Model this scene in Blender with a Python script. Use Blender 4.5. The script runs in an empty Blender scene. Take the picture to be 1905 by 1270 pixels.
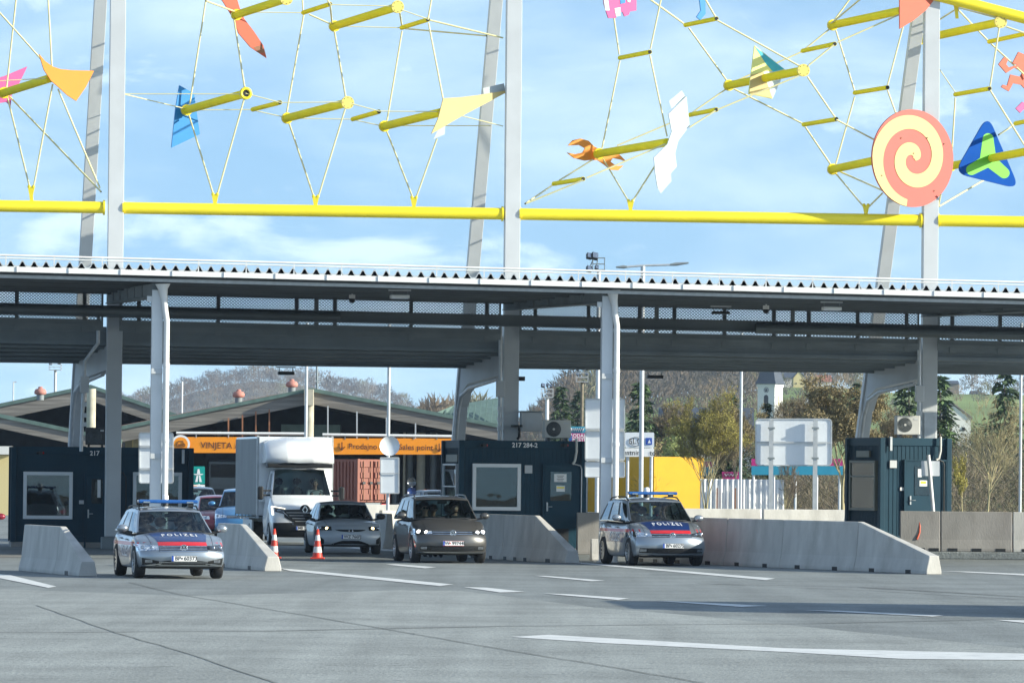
import bpy, bmesh, math, random
from mathutils import Vector, Matrix
from mathutils.bvhtree import BVHTree
random.seed(7)
PI = math.pi
SC = bpy.context.scene
COL = SC.collection
V = Vector
UP = V((0, 0, 1))
# ------------------------------------------------------------------ camera model
FPX = 200 / 36 * 1905.0
CAMH = 2.2
TH = math.atan((880 - 635) / FPX)
RO = 0.009
_r, _f, _u = V((1, 0, 0)), V((0, math.cos(TH), math.sin(TH))), V((0, -math.sin(TH), math.cos(TH)))
CR = _r * math.cos(RO) + _u * math.sin(RO)
CU = -_r * math.sin(RO) + _u * math.cos(RO)
CAMP = V((0, 0, CAMH))
def ray(x, y): return _f * FPX + CR * (x - 952.5) + CU * (635 - y)
def P(x, y, Y):                     # the point of the place at distance Y
    d = ray(x, y); return CAMP + d * (Y / d.y)
def G(x, y, z=0.0):                 # the point of the ground
    d = ray(x, y); return CAMP + d * ((z - CAMH) / d.z)
PHI = math.radians(7.5)
FU = V((math.cos(PHI), math.sin(PHI), 0))
FD = V((-math.sin(PHI), math.cos(PHI), 0))
FO = V((0, 159.5, 0))
def PV(x, y, v):                    # the point on a plane parallel to the canopy front
    d = ray(x, y); return CAMP + d * ((v - (CAMP - FO).dot(FD)) / d.dot(FD))
def F(u, v, z): return FO + FU * u + FD * v + UP * z
def ipol(tab, x):
    if x <= tab[0][0]: return tab[0][1]
    for (a, b), (c, d) in zip(tab, tab[1:]):
        if x <= c: return b + (d - b) * (x - a) / (c - a)
    return tab[-1][1]
# ------------------------------------------------------------------ mesh builder
class MB:
    def __init__(s): s.v, s.f, s.m, s.s = [], [], [], []
    def add(s, vs, fs, mat=0, smooth=False):
        n = len(s.v); s.v += [V(p) for p in vs]
        for f in fs:
            s.f.append([i + n for i in f]); s.m.append(mat); s.s.append(smooth)
        return s
    def box(s, c, size, R=None, mat=0):
        x, y, z = (q / 2 for q in size); c = V(c)
        vs = [V((a * x, b * y, d * z)) for d in (-1, 1) for a, b in ((-1, -1), (1, -1), (1, 1), (-1, 1))]
        if R is not None: vs = [R @ p for p in vs]
        return s.add([c + p for p in vs], [(3, 2, 1, 0), (4, 5, 6, 7), (0, 1, 5, 4), (1, 2, 6, 5), (2, 3, 7, 6), (3, 0, 4, 7)], mat)
    def bar(s, p0, p1, w, h, up=UP, mat=0):
        p0, p1 = V(p0), V(p1); d = (p1 - p0); L = d.length; d = d / L
        x = d.cross(up)
        if x.length < 1e-4: x = d.cross(V((0, 1, 0)))
        x.normalize(); z = x.cross(d)
        R = Matrix((x, d, z)).transposed()
        return s.box((p0 + p1) / 2, (w, L, h), R, mat)
    def tube(s, pts, r, n=8, caps=True, mat=0, smooth=True):
        pts = [V(p) for p in pts]; m = len(pts); rs = r if isinstance(r, (list, tuple)) else [r] * m
        vs, fs = [], []; x = None
        for i, p in enumerate(pts):
            t = (pts[min(i + 1, m - 1)] - pts[max(i - 1, 0)]).normalized()
            if x is None:
                x = t.cross(UP if abs(t.z) < .9 else V((1, 0, 0)))
            x = (x - t * x.dot(t)).normalized(); y = t.cross(x)
            for k in range(n):
                a = 2 * PI * k / n; vs.append(p + (x * math.cos(a) + y * math.sin(a)) * rs[i])
        for i in range(m - 1):
            for k in range(n):
                k2 = (k + 1) % n; fs.append((i * n + k, i * n + k2, i * n + n + k2, i * n + n + k))
        s.add(vs, fs, mat, smooth)
        if caps:
            s.add(vs[:n], [tuple(range(n))[::-1]], mat); s.add(vs[-n:], [tuple(range(n))], mat)
        return s
    def prism(s, poly, vec, mat=0):
        poly = [V(p) for p in poly]; vec = V(vec); n = len(poly)
        nrm = V((0, 0, 0))
        for i in range(n): nrm += poly[i].cross(poly[(i + 1) % n])
        if nrm.dot(vec) > 0: poly = poly[::-1]
        fs = [tuple(range(n)), tuple(range(2 * n - 1, n - 1, -1))]
        for i in range(n):
            j = (i + 1) % n; fs.append((i, n + i, n + j, j))
        return s.add(poly + [p + vec for p in poly], fs, mat)
    def lathe(s, prof, n=16, c=(0, 0, 0), R=None, mat=0, smooth=True):
        c = V(c); vs, fs = [], []
        for r, z in prof:
            for k in range(n):
                a = 2 * PI * k / n; p = V((r * math.cos(a), r * math.sin(a), z))
                vs.append(c + (R @ p if R is not None else p))
        for i in range(len(prof) - 1):
            for k in range(n):
                k2 = (k + 1) % n; fs.append((i * n + k, i * n + k2, i * n + n + k2, i * n + n + k))
        return s.add(vs, fs, mat, smooth)
    def ball(s, c, r, n=10, mat=0, R=None):
        r = r if isinstance(r, (tuple, list)) else (r, r, r); c = V(c); vs, fs = [], []
        for i in range(n // 2 + 1):
            t = PI * i / (n // 2)
            for k in range(n):
                a = 2 * PI * k / n; p = V((r[0] * math.sin(t) * math.cos(a), r[1] * math.sin(t) * math.sin(a), -r[2] * math.cos(t)))
                vs.append(c + (R @ p if R is not None else p))
        for i in range(n // 2):
            for k in range(n):
                k2 = (k + 1) % n; fs.append((i * n + k, i * n + k2, i * n + n + k2, i * n + n + k))
        return s.add(vs, fs, mat, True)
    def text(s, txt, h, fn, mat=0, bold=.0, align='CENTER'):
        vs, fs = text_geo(txt, bold, align)
        return s.add([fn(x * h, y * h) for x, y in vs], fs, mat)
    def build(s, name, mats, parent=None, world=True, bevel=0, bseg=2):
        vs = s.v
        if parent is not None and world:
            Mi = TM[parent.name].inverted(); vs = [Mi @ p for p in vs]
        me = bpy.data.meshes.new(name)
        me.from_pydata([tuple(p) for p in vs], [], s.f)
        mats = mats if isinstance(mats, (list, tuple)) else [mats]
        for m in mats: me.materials.append(m)
        me.polygons.foreach_set('material_index', s.m)
        me.polygons.foreach_set('use_smooth', s.s)
        me.validate(); me.update()
        o = bpy.data.objects.new(name, me); COL.objects.link(o)
        if parent is not None: o.parent = parent; TM[o.name] = TM[parent.name].copy()
        else: TM[o.name] = Matrix()
        if bevel:
            b = o.modifiers.new('bevel', 'BEVEL'); b.width = bevel; b.segments = bseg; b.limit_method = 'ANGLE'; b.angle_limit = .6
        return o
TM = {}
_tc = {}
def text_geo(txt, bold=0, align='CENTER'):
    k = (txt, bold, align)
    if k not in _tc:
        cu = bpy.data.curves.new('lettering', 'FONT'); cu.body = txt; cu.size = 1.4; cu.align_x = align; cu.align_y = 'CENTER'; cu.offset = bold; cu.resolution_u = 3
        ob = bpy.data.objects.new('lettering', cu); COL.objects.link(ob)
        dg = bpy.context.evaluated_depsgraph_get(); dg.update()
        me = ob.evaluated_get(dg).to_mesh()
        _tc[k] = ([(p.co.x, p.co.y) for p in me.vertices], [tuple(p.vertices) for p in me.polygons])
        ob.evaluated_get(dg).to_mesh_clear()
        bpy.data.objects.remove(ob); bpy.data.curves.remove(cu)
    return _tc[k]
def thing(name, label, cat, loc=(0, 0, 0), rz=0.0, group=None):
    o = bpy.data.objects.new(name, None); COL.objects.link(o); o.empty_display_size = .3
    o.location = loc; o.rotation_euler = (0, 0, rz)
    TM[o.name] = Matrix.Translation(V(loc)) @ Matrix.Rotation(rz, 4, 'Z')
    return tag(o, label, cat, group)
def tag(o, label=None, cat=None, group=None, kind=None):
    if label: o['label'] = label
    if cat: o['category'] = cat
    if group: o['group'] = group
    if kind: o['kind'] = kind
    return o
def dup(o, loc=None, rz=None, label=None, parent=None):
    c = o.copy(); COL.objects.link(c)
    if parent is not None: c.parent = parent
    if loc is not None: c.location = loc
    if rz is not None: c.rotation_euler = (0, 0, rz)
    if label: c['label'] = label
    for ch in list(o.children): dup(ch, parent=c)
    return c
# ------------------------------------------------------------------ materials
def M(name, col, rough=.6, metal=0.0, var=.12, scale=2.5, bump=0.0, bscale=30, coat=0.0, emit=0, stretch=(1, 1, 1), detail=5, dirt=0.0, dirtcol=(.1, .09, .08), spec=.5, alpha=1.0):
    m = bpy.data.materials.new(name); m.use_nodes = True
    nt = m.node_tree; N, L = nt.nodes, nt.links; b = N['Principled BSDF']
    b.inputs['Roughness'].default_value = rough; b.inputs['Metallic'].default_value = metal
    b.inputs['Coat Weight'].default_value = coat; b.inputs['Coat Roughness'].default_value = .04
    b.inputs['Specular IOR Level'].default_value = spec
    tc = N.new('ShaderNodeTexCoord'); mp = N.new('ShaderNodeMapping'); mp.inputs['Scale'].default_value = stretch
    L.new(tc.outputs['Object'], mp.inputs['Vector'])
    nz = N.new('ShaderNodeTexNoise'); nz.inputs['Scale'].default_value = scale; nz.inputs['Detail'].default_value = detail
    L.new(mp.outputs[0], nz.inputs['Vector'])
    cr = N.new('ShaderNodeValToRGB'); c = V(col)
    cr.color_ramp.elements[0].position = .3; cr.color_ramp.elements[1].position = .7
    cr.color_ramp.elements[0].color = (*(c * (1 - var)), 1); cr.color_ramp.elements[1].color = (*(c * (1 + var)), 1)
    L.new(nz.outputs['Fac'], cr.inputs[0]); out = cr.outputs[0]
    if dirt:
        n2 = N.new('ShaderNodeTexNoise'); n2.inputs['Scale'].default_value = scale * .6; n2.inputs['Detail'].default_value = 8; n2.inputs['Roughness'].default_value = .7
        L.new(mp.outputs[0], n2.inputs['Vector'])
        r2 = N.new('ShaderNodeValToRGB'); r2.color_ramp.elements[0].position = .5; r2.color_ramp.elements[1].position = .75
        r2.color_ramp.elements[1].color = (dirt,) * 3 + (1,)
        L.new(n2.outputs['Fac'], r2.inputs[0])
        mx = N.new('ShaderNodeMixRGB'); L.new(r2.outputs[0], mx.inputs[0]); L.new(out, mx.inputs[1]); mx.inputs[2].default_value = (*dirtcol, 1); out = mx.outputs[0]
    L.new(out, b.inputs['Base Color'])
    if bump:
        n3 = N.new('ShaderNodeTexNoise'); n3.inputs['Scale'].default_value = bscale; n3.inputs['Detail'].default_value = 4
        L.new(mp.outputs[0], n3.inputs['Vector'])
        bp = N.new('ShaderNodeBump'); bp.inputs['Strength'].default_value = bump; bp.inputs['Distance'].default_value = .02
        L.new(n3.outputs['Fac'], bp.inputs['Height']); L.new(bp.outputs[0], b.inputs['Normal'])
    if emit:
        b.inputs['Emission Color'].default_value = (*col, 1); b.inputs['Emission Strength'].default_value = emit
    return m
def glassmat(name, tint=(.75, .85, .85), refl=1.0, mirror=0.0):
    m = bpy.data.materials.new(name); m.use_nodes = True
    nt = m.node_tree; N, L = nt.nodes, nt.links; N.remove(N['Principled BSDF']); out = N['Material Output']
    tr = N.new('ShaderNodeBsdfTransparent'); tr.inputs[0].default_value = (*tint, 1)
    gl = N.new('ShaderNodeBsdfGlossy'); gl.inputs['Roughness'].default_value = .01; gl.inputs[0].default_value = (.95, .97, 1, 1)
    fr = N.new('ShaderNodeFresnel'); fr.inputs[0].default_value = 1.55
    ad = N.new('ShaderNodeMath'); ad.operation = 'MULTIPLY_ADD'; ad.inputs[1].default_value = refl; ad.inputs[2].default_value = mirror; ad.use_clamp = True
    L.new(fr.outputs[0], ad.inputs[0])
    tc = N.new('ShaderNodeTexCoord'); nz = N.new('ShaderNodeTexNoise'); nz.inputs['Scale'].default_value = 1.2
    L.new(tc.outputs['Object'], nz.inputs['Vector'])
    bp = N.new('ShaderNodeBump'); bp.inputs['Strength'].default_value = .012; bp.inputs['Distance'].default_value = .05; L.new(nz.outputs['Fac'], bp.inputs['Height']); L.new(bp.outputs[0], gl.inputs['Normal'])
    mx = N.new('ShaderNodeMixShader'); L.new(ad.outputs[0], mx.inputs[0]); L.new(tr.outputs[0], mx.inputs[1]); L.new(gl.outputs[0], mx.inputs[2])
    L.new(mx.outputs[0], out.inputs['Surface'])
    return m
MT = dict(
    white_paint=M('white_paint', (.78, .78, .76), .45, var=.04, dirt=.15, scale=1.5, dirtcol=(.4, .38, .34)),
    grey_steel=M('grey_steel', (.54, .56, .57), .5, var=.06, scale=1.2, dirt=.2, dirtcol=(.34, .34, .33)),
    pale_steel=M('pale_steel', (.66, .68, .69), .42, var=.05, scale=1.5, dirt=.15, dirtcol=(.45, .45, .44)),
    galv=M('galvanised', (.52, .54, .55), .42, metal=.3, var=.1, scale=6),
    dark_steel=M('dark_steel', (.21, .24, .25), .6, var=.12, scale=.8, dirt=.3, dirtcol=(.045, .05, .055)),
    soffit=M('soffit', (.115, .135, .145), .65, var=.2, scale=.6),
    duct=M('duct', (.13, .15, .155), .5, metal=.3, var=.15, scale=1.5),
    meshm=M('expanded_mesh', (.075, .085, .09), .6, var=.1),
    yellow=M('yellow_paint', (.86, .70, .02), .4, var=.04, coat=.15, scale=1.2, dirt=.12, dirtcol=(.5, .36, .03)),
    yellow_tube=M('yellow_tube', (.95, .78, .012), .7, var=.05, scale=1.2, spec=.12),
    cap=M('pale_yellow_cap', (.72, .58, .13), .6, var=.03),
    cable=M('cable', (.72, .66, .34), .5, var=.06),
    navy=M('navy_cladding', (.006, .040, .066), .55, var=.14, scale=1.0, dirt=.25, dirtcol=(.014, .040, .054), spec=.25),
    olive=M('olive_frame', (.20, .205, .165), .5, var=.1),
    white_frame=M('white_frame', (.75, .77, .78), .4, var=.03),
    concrete=M('concrete', (.49, .475, .44), .85, var=.16, scale=1.6, bump=.3, bscale=25, dirt=.75, dirtcol=(.30, .285, .25), stretch=(1, 1, .4)),
    concrete_b=M('shaded_brown_concrete', (.27, .255, .235), .85, var=.18, scale=1.6, bump=.3, bscale=25, dirt=.6, dirtcol=(.19, .165, .15), stretch=(1, 1, .4)),  # darker brownish concrete copy, shade put into the colour
    pillar=M('pillar_concrete', (.50, .46, .36), .9, var=.15, scale=2.5, dirt=.5, dirtcol=(.3, .28, .22)),
    black=M('black_plastic', (.012, .013, .014), .5, var=.1),
    rubber=M('rubber', (.02, .02, .021), .8, var=.2, scale=8),
    interior=M('interior', (.018, .02, .022), .8, var=.2),
    seat=M('seat_cloth', (.05, .055, .06), .9, var=.2),
    chrome=M('chrome', (.75, .77, .79), .12, metal=1, var=.03),
    alloy=M('alloy', (.42, .43, .44), .3, metal=.8, var=.05),
    silver=M('silver_paint', (.33, .37, .41), .28, metal=.65, coat=.8, var=.02),
    greycar=M('grey_paint', (.085, .082, .078), .35, metal=.35, coat=.8, var=.03),
    opelgrey=M('light_grey_paint', (.42, .47, .51), .35, coat=.6, var=.02),
    redcar=M('red_paint', (.28, .02, .04), .3, metal=.2, coat=.9, var=.03),
    bluecar=M('blue_paint', (.06, .22, .45), .3, metal=.2, coat=.9, var=.03),
    darkcar=M('dark_paint', (.02, .03, .04), .3, coat=.9, var=.05),
    whitecar=M('white_lacquer', (.76, .78, .80), .3, coat=.8, var=.02),
    pol_blue=M('livery_blue', (.006, .028, .13), .35, coat=.6, var=.03),
    pol_red=M('livery_red', (.55, .012, .02), .4, coat=.4, var=.03),
    lens=M('lamp_reflector', (.40, .43, .47), .12, metal=.9, var=.25, scale=14),
    lamp_dark=M('lamp_housing', (.06, .065, .07), .15, metal=.5, coat=1, var=.3, scale=12),
    lamp_on=M('lit_lamp', (1, .97, .9), .3, emit=6, var=.0),
    drl=M('daylight_strip', (1, .93, .72), .3, emit=1.3, var=.0),
    flap=M('grey_flap', (.40, .45, .46), .5, var=.05),
    lamp_warm=M('lit_warm_lamp', (1, .75, .38), .3, emit=5, var=.0),
    tail=M('tail_lamp', (.5, .01, .01), .2, coat=1),
    bluelight=M('blue_beacon', (.004, .08, .30), .12, coat=1, var=.15, scale=6),
    plate=M('plate_white', (.80, .80, .79), .4, var=.02),
    ink=M('black_lettering', (.015, .015, .016), .5, var=.05),
    ink_red=M('red_lettering', (.55, .02, .02), .5, var=.05),
    ink_white=M('white_lettering', (.8, .8, .8), .4, var=.02),
    ink_blue=M('blue_lettering', (.02, .08, .4), .4, var=.02),
    orange=M('orange_banner', (.90, .30, .006), .5, var=.03),
    brownink=M('brown_lettering', (.10, .03, .012), .5, var=.03),
    wood=M('weathered_fascia', (.20, .185, .165), .9, var=.45, scale=1.0, stretch=(.3, .3, 8), detail=9, dirt=.8, dirtcol=(.10, .095, .09)),
    greenroof=M('green_roof_edge', (.10, .16, .14), .6, var=.2),
    rustroof=M('rust_roof', (.28, .12, .06), .7, var=.25, scale=3),
    hall_dark=M('hall_shade', (.012, .018, .023), .8, var=.3),  # near-black tone that stands for deep shade
    stone=M('stone_wall', (.36, .31, .17), .9, var=.3, scale=3, bump=.3),
    signback=M('sign_back', (.76, .79, .82), .42, metal=.15, var=.03),
    teal=M('motorway_green', (.0, .30, .26), .4, var=.03),
    yellowtarp=M('yellow_tarpaulin', (.70, .38, .002), .45, var=.05, scale=1.5, bump=.1, bscale=3),
    greytarp=M('grey_tarpaulin', (.24, .255, .255), .7, var=.08, scale=1.0, bump=.1, bscale=2),
    rustbox=M('red_container', (.25, .075, .045), .6, var=.1, dirt=.3, dirtcol=(.15, .06, .04)),
    acwhite=M('ac_casing', (.55, .55, .52), .5, var=.05),
    grille=M('fan_grille', (.04, .042, .045), .5, var=.1),
    cone=M('cone_red', (.62, .045, .025), .5, var=.1, scale=6),
    conew=M('cone_white', (.72, .72, .70), .5, var=.08, scale=6),
    skin=M('skin', (.55, .32, .23), .5, var=.06, scale=12),
    hair=M('dark_hair', (.03, .022, .018), .6, var=.2, scale=30),
    greyhair=M('grey_hair', (.30, .29, .28), .6, var=.2, scale=30),
    shirt_dark=M('dark_shirt', (.02, .022, .03), .85, var=.15),
    shirt_white=M('white_shirt', (.65, .66, .68), .85, var=.06),
    shirt_navy=M('navy_uniform', (.02, .035, .07), .85, var=.1),
    pinkroof=M('terracotta_vent', (.45, .20, .16), .7, var=.12),
    white_wall=M('white_plaster', (.72, .71, .68), .8, var=.04, scale=.4),
    yellow_wall=M('yellow_plaster', (.66, .55, .28), .8, var=.05, scale=.4),
    redroof=M('red_tiles', (.38, .13, .08), .8, var=.15, scale=.8),
    greyroof=M('grey_tiles', (.20, .18, .17), .8, var=.15, scale=.8),
    slate=M('slate_roof', (.05, .06, .08), .6, var=.15, scale=.6),
    magenta=M('magenta_board', (.42, .02, .17), .5, var=.06),
    cyan=M('cyan_board', (.02, .25, .38), .5, var=.06),
    limeb=M('pale_green_board', (.35, .55, .25), .5, var=.06),
    bark=M('bark', (.20, .17, .12), .9, var=.25, scale=4),
    bark_lit=M('sunlit_bark', (.36, .31, .17), .9, var=.2, scale=4),  # bark with sunlight put into the colour
    bark_dark=M('dark_bark', (.09, .075, .06), .9, var=.25, scale=4),
    twig=M('bare_twigs', (.2, .16, .12), .9, var=.35, scale=.15),
    twig_b=M('brown_twigs', (.17, .135, .095), .9, var=.35, scale=.3),
    bud=M('yellow_buds', (.33, .29, .06), .8, var=.3, scale=1.5),
    bud_b=M('tan_buds', (.26, .21, .10), .8, var=.3, scale=1.5),
    willow=M('pale_green_leaves', (.32, .36, .13), .8, var=.25, scale=1.5),
    needle=M('needles', (.035, .065, .025), .8, var=.45, scale=1.2),
    needle_l=M('light_needles', (.07, .12, .035), .8, var=.4, scale=1.2),
    scrub=M('scrub_leaves', (.085, .085, .045), .9, var=.4, scale=.8),
    kite_orange=M('kite_orange', (.78, .25, .004), .5, var=.03),
    kite_pink=M('kite_pink', (.55, .06, .24), .5, var=.05),
    kite_blue=M('kite_blue', (.003, .21, .55), .5, var=.05),
    kite_red=M('kite_red', (.55, .085, .03), .5, var=.05),
    kite_salmon=M('kite_salmon', (.50, .075, .05), .5, var=.04),
    kite_cream=M('kite_cream', (.60, .46, .17), .5, var=.03),
    kite_white=M('kite_white', (.55, .64, .65), .5, var=.03),
    kite_teal=M('kite_teal', (.03, .40, .50), .5, var=.05),
    kite_lemon=M('kite_lemon', (.80, .80, .25), .5, var=.04),
    kite_navy=M('kite_navy', (.0, .065, .33), .7, var=.05, spec=.1),
    kite_lime=M('kite_lime', (.13, .50, .02), .5, var=.05),
    line=M('road_paint', (.62, .63, .62), .7, var=.10, scale=3, dirt=.85, dirtcol=(.34, .35, .35)),
    seam=M('road_seam', (.085, .092, .092), .8, var=.2),
)
MT['glass'] = glassmat('car_glass', (.42, .54, .55), refl=.75)
MT['sideglass'] = glassmat('side_glass', (.25, .30, .30), refl=1.3)
MT['window'] = glassmat('booth_glass', (.5, .66, .68), refl=1.0, mirror=.0)
MT['headglass'] = glassmat('lamp_cover', (.9, .92, .95), refl=.9)
def asphalt(name, col, seed):
    m = bpy.data.materials.new(name); m.use_nodes = True
    nt = m.node_tree; N, L = nt.nodes, nt.links; b = N['Principled BSDF']; b.inputs['Roughness'].default_value = .85
    b.inputs['Specular IOR Level'].default_value = .3
    tc = N.new('ShaderNodeTexCoord')
    def noise(sc, det, lo, hi, a, c, st=(1, 1, 1), ro=.55):
        mp = N.new('ShaderNodeMapping'); mp.inputs['Scale'].default_value = st; mp.inputs['Location'].default_value = (seed, seed, 0); L.new(tc.outputs['Object'], mp.inputs[0])
        n = N.new('ShaderNodeTexNoise'); n.inputs['Scale'].default_value = sc; n.inputs['Detail'].default_value = det; n.inputs['Roughness'].default_value = ro; L.new(mp.outputs[0], n.inputs['Vector'])
        r = N.new('ShaderNodeMapRange'); r.inputs[1].default_value = lo; r.inputs[2].default_value = hi; r.inputs[3].default_value = a; r.inputs[4].default_value = c; L.new(n.outputs['Fac'], r.inputs[0])
        return r.outputs[0]
    def mul(a, c):
        q = N.new('ShaderNodeMath'); q.operation = 'MULTIPLY'; L.new(a, q.inputs[0]); L.new(c, q.inputs[1]); return q.outputs[0]
    k = mul(mul(noise(14, 3, .3, .7, .72, 1.28, ro=.8), noise(.35, 6, .3, .7, .80, 1.14)), mul(mul(noise(1.1, 5, .35, .65, .86, 1.08, (1, .035, 1)), noise(2.2, 3, .58, .72, 1.0, .74)), noise(45, 2, .3, .7, .75, 1.25)))
    mx = N.new('ShaderNodeMixRGB'); mx.blend_type = 'MULTIPLY'; mx.inputs[0].default_value = 1; mx.inputs[1].default_value = (*col, 1); L.new(k, mx.inputs[2])
    L.new(mx.outputs[0], b.inputs['Base Color'])
    n3 = N.new('ShaderNodeTexNoise'); n3.inputs['Scale'].default_value = 20; L.new(tc.outputs['Object'], n3.inputs['Vector'])
    bp = N.new('ShaderNodeBump'); bp.inputs['Strength'].default_value = .5; bp.inputs['Distance'].default_value = .03; L.new(n3.outputs['Fac'], bp.inputs['Height']); L.new(bp.outputs[0], b.inputs['Normal'])
    return m
MT['asphalt'] = asphalt('asphalt', (.21, .228, .226), 3)
MT['asphalt_l'] = asphalt('worn_asphalt', (.285, .302, .292), 11)
MT['hillm'] = M('hill_ground', (.17, .145, .10), .95, var=.3, scale=.02)
MT['grass'] = M('meadow', (.16, .22, .06), .95, var=.25, scale=.05)
# ------------------------------------------------------------------ camera, world, sun
SUN_AZ = math.radians(-14); SUN_EL = math.radians(20)
sdir = V((math.cos(SUN_AZ) * math.cos(SUN_EL), math.sin(SUN_AZ) * math.cos(SUN_EL), math.sin(SUN_EL)))
cam = bpy.data.cameras.new('camera'); co = bpy.data.objects.new('camera', cam); COL.objects.link(co)
cam.lens = 200; cam.sensor_width = 36; cam.clip_start = 1; cam.clip_end = 20000
Mx = Matrix.Identity(4)
for i in range(3): Mx[i][0] = CR[i]; Mx[i][1] = CU[i]; Mx[i][2] = -_f[i]; Mx[i][3] = CAMP[i]
co.matrix_world = Mx; SC.camera = co
sl = bpy.data.lights.new('sun', 'SUN'); sl.energy = 5; sl.angle = math.radians(.5); sl.color = (1, .955, .80)
so = bpy.data.objects.new('sun', sl); COL.objects.link(so); so.rotation_euler = sdir.to_track_quat('Z', 'Y').to_euler(); so.location = (0, 0, 60)
w = bpy.data.worlds.new('World'); SC.world = w; w.use_nodes = True
N, L = w.node_tree.nodes, w.node_tree.links; bg = N['Background']; bg.inputs[1].default_value = .14
tc = N.new('ShaderNodeTexCoord')
sk = N.new('ShaderNodeTexSky'); sk.sky_type = 'NISHITA'; sk.sun_disc = False; sk.sun_elevation = SUN_EL; sk.sun_rotation = math.radians(90) - SUN_AZ
sk.air_density = 1.0; sk.dust_density = .6; sk.ozone_density = 2.5
mp = N.new('ShaderNodeMapping'); mp.vector_type = 'POINT'; mp.inputs['Location'].default_value = (0, 0, .14)
L.new(tc.outputs['Generated'], mp.inputs[0]); L.new(mp.outputs[0], sk.inputs[0])
def cloudlayer(scale, st, lo, hi, loc):
    q = N.new('ShaderNodeMapping'); q.inputs['Scale'].default_value = st; q.inputs['Location'].default_value = loc; L.new(tc.outputs['Generated'], q.inputs[0])
    n = N.new('ShaderNodeTexNoise'); n.inputs['Scale'].default_value = scale; n.inputs['Detail'].default_value = 9; n.inputs['Roughness'].default_value = .56; n.inputs['Distortion'].default_value = .25; L.new(q.outputs[0], n.inputs['Vector'])
    r = N.new('ShaderNodeMapRange'); r.interpolation_type = 'SMOOTHSTEP'; r.inputs[1].default_value = lo; r.inputs[2].default_value = hi; L.new(n.outputs['Fac'], r.inputs[0]); return r.outputs[0]
c1 = cloudlayer(11, (1, 1, 3.6), .36, .80, (3.1, 0, .7)); c2 = cloudlayer(26, (1, 1, 2.2), .53, .68, (1.3, 2, .2))
mxx = N.new('ShaderNodeMath'); mxx.operation = 'MAXIMUM'; L.new(c1, mxx.inputs[0])
m2 = N.new('ShaderNodeMath'); m2.operation = 'MULTIPLY'; m2.inputs[1].default_value = 1.0; L.new(c2, m2.inputs[0]); L.new(m2.outputs[0], mxx.inputs[1])
m3 = N.new('ShaderNodeMath'); m3.operation = 'MULTIPLY'; m3.inputs[1].default_value = .42; L.new(mxx.outputs[0], m3.inputs[0])
mc = N.new('ShaderNodeMixRGB'); L.new(m3.outputs[0], mc.inputs[0]); L.new(sk.outputs[0], mc.inputs[1]); mc.inputs[2].default_value = (7.4, 7.6, 7.7, 1)
tn = N.new('ShaderNodeMixRGB'); tn.blend_type = 'MULTIPLY'; tn.inputs[0].default_value = 1; tn.inputs[2].default_value = (.91, .99, 1.0, 1); L.new(mc.outputs[0], tn.inputs[1]); L.new(tn.outputs[0], bg.inputs[0])
SC.view_settings.view_transform = 'Standard'; SC.view_settings.look = 'None'; SC.view_settings.exposure = 0.74; SC.view_settings.gamma = 1
# ------------------------------------------------------------------ ground
def sheet(name, pts, z, m, kind='structure'):
    b = MB(); b.add([V((p[0], p[1], z)) for p in pts], [tuple(range(len(pts)))]); return tag(b.build(name, m), kind=kind)
sheet('ground', [(-6000, -200), (6000, -200), (6000, 12000), (-6000, 12000)], -.06, MT['hillm'])
sheet('asphalt_apron', [(-160, -60), (160, -60), (160, 345), (-160, 345)], 0, MT['asphalt'])
gp = [(-80, 1092), (345, 1108), (560, 1103), (750, 1097), (860, 1099), (950, 1110), (1110, 1130), (1320, 1147), (1600, 1176), (1990, 1214)]
sheet('worn_asphalt', [G(*p) for p in gp] + [(14, 20), (-14, 20)], .004, MT['asphalt_l'])
marks = [
    [(-40, 1064), (20, 1070), (105, 1091), (90, 1093.5), (-40, 1067.5)],
    [(520, 1057), (560, 1060), (843, 1087), (818, 1090), (540, 1062)],
    [(862, 1092), (905, 1093), (978, 1101), (930, 1102)],
    [(1010, 1104), (1055, 1105), (1170, 1113), (1150, 1116)],
    [(993, 1071), (1015, 1071), (1126, 1080), (1100, 1081)],
    [(1222, 1118), (1262, 1119), (1428, 1127), (1380, 1129)],
    [(1495, 1135), (1560, 1136), (1756, 1145), (1735, 1147)],
    [(1848, 1153), (1905, 1154), (2010, 1161), (1950, 1163)],
    [(950, 1185), (1020, 1181), (1460, 1206), (1990, 1218), (1990, 1229), (1680, 1226), (1480, 1214), (1130, 1197)],
    [(1055, 1046), (1078, 1046), (1442, 1076), (1425, 1079)],
    [(1750, 1062), (1800, 1063), (1990, 1071), (1990, 1075)],
    [(717, 1050), (735, 1049), (812, 1055), (790, 1057)],
    [(640, 1019), (660, 1018), (760, 1024), (740, 1026)],
    [(1700, 1027), (1990, 1031), (1990, 1033), (1720, 1029)],
]
for q in marks:
    sheet('lane_marking', [G(*p) for p in q], .009, MT['line'])
def strip(name, pts, w, z, m):
    b = MB(); g = [G(*p) for p in pts]; vs = []
    for i, p in enumerate(g):
        t = (g[min(i + 1, len(g) - 1)] - g[max(i - 1, 0)]); t.z = 0; t.normalize(); n = V((-t.y, t.x, 0)) * w / 2
        j = V((random.uniform(-.02, .02), random.uniform(-.02, .02), 0))
        vs += [V((p.x, p.y, z)) + n + j, V((p.x, p.y, z)) - n + j]
    b.add(vs, [(2 * i, 2 * i + 2, 2 * i + 3, 2 * i + 1) for i in range(len(g) - 1)])
    return tag(b.build(name, m), kind='structure')
def dense(pts, k=8):
    o = []
    for a, b in zip(pts, pts[1:]):
        o += [(a[0] + (b[0] - a[0]) * i / k, a[1] + (b[1] - a[1]) * i / k) for i in range(k)]
    return o + [pts[-1]]
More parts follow.
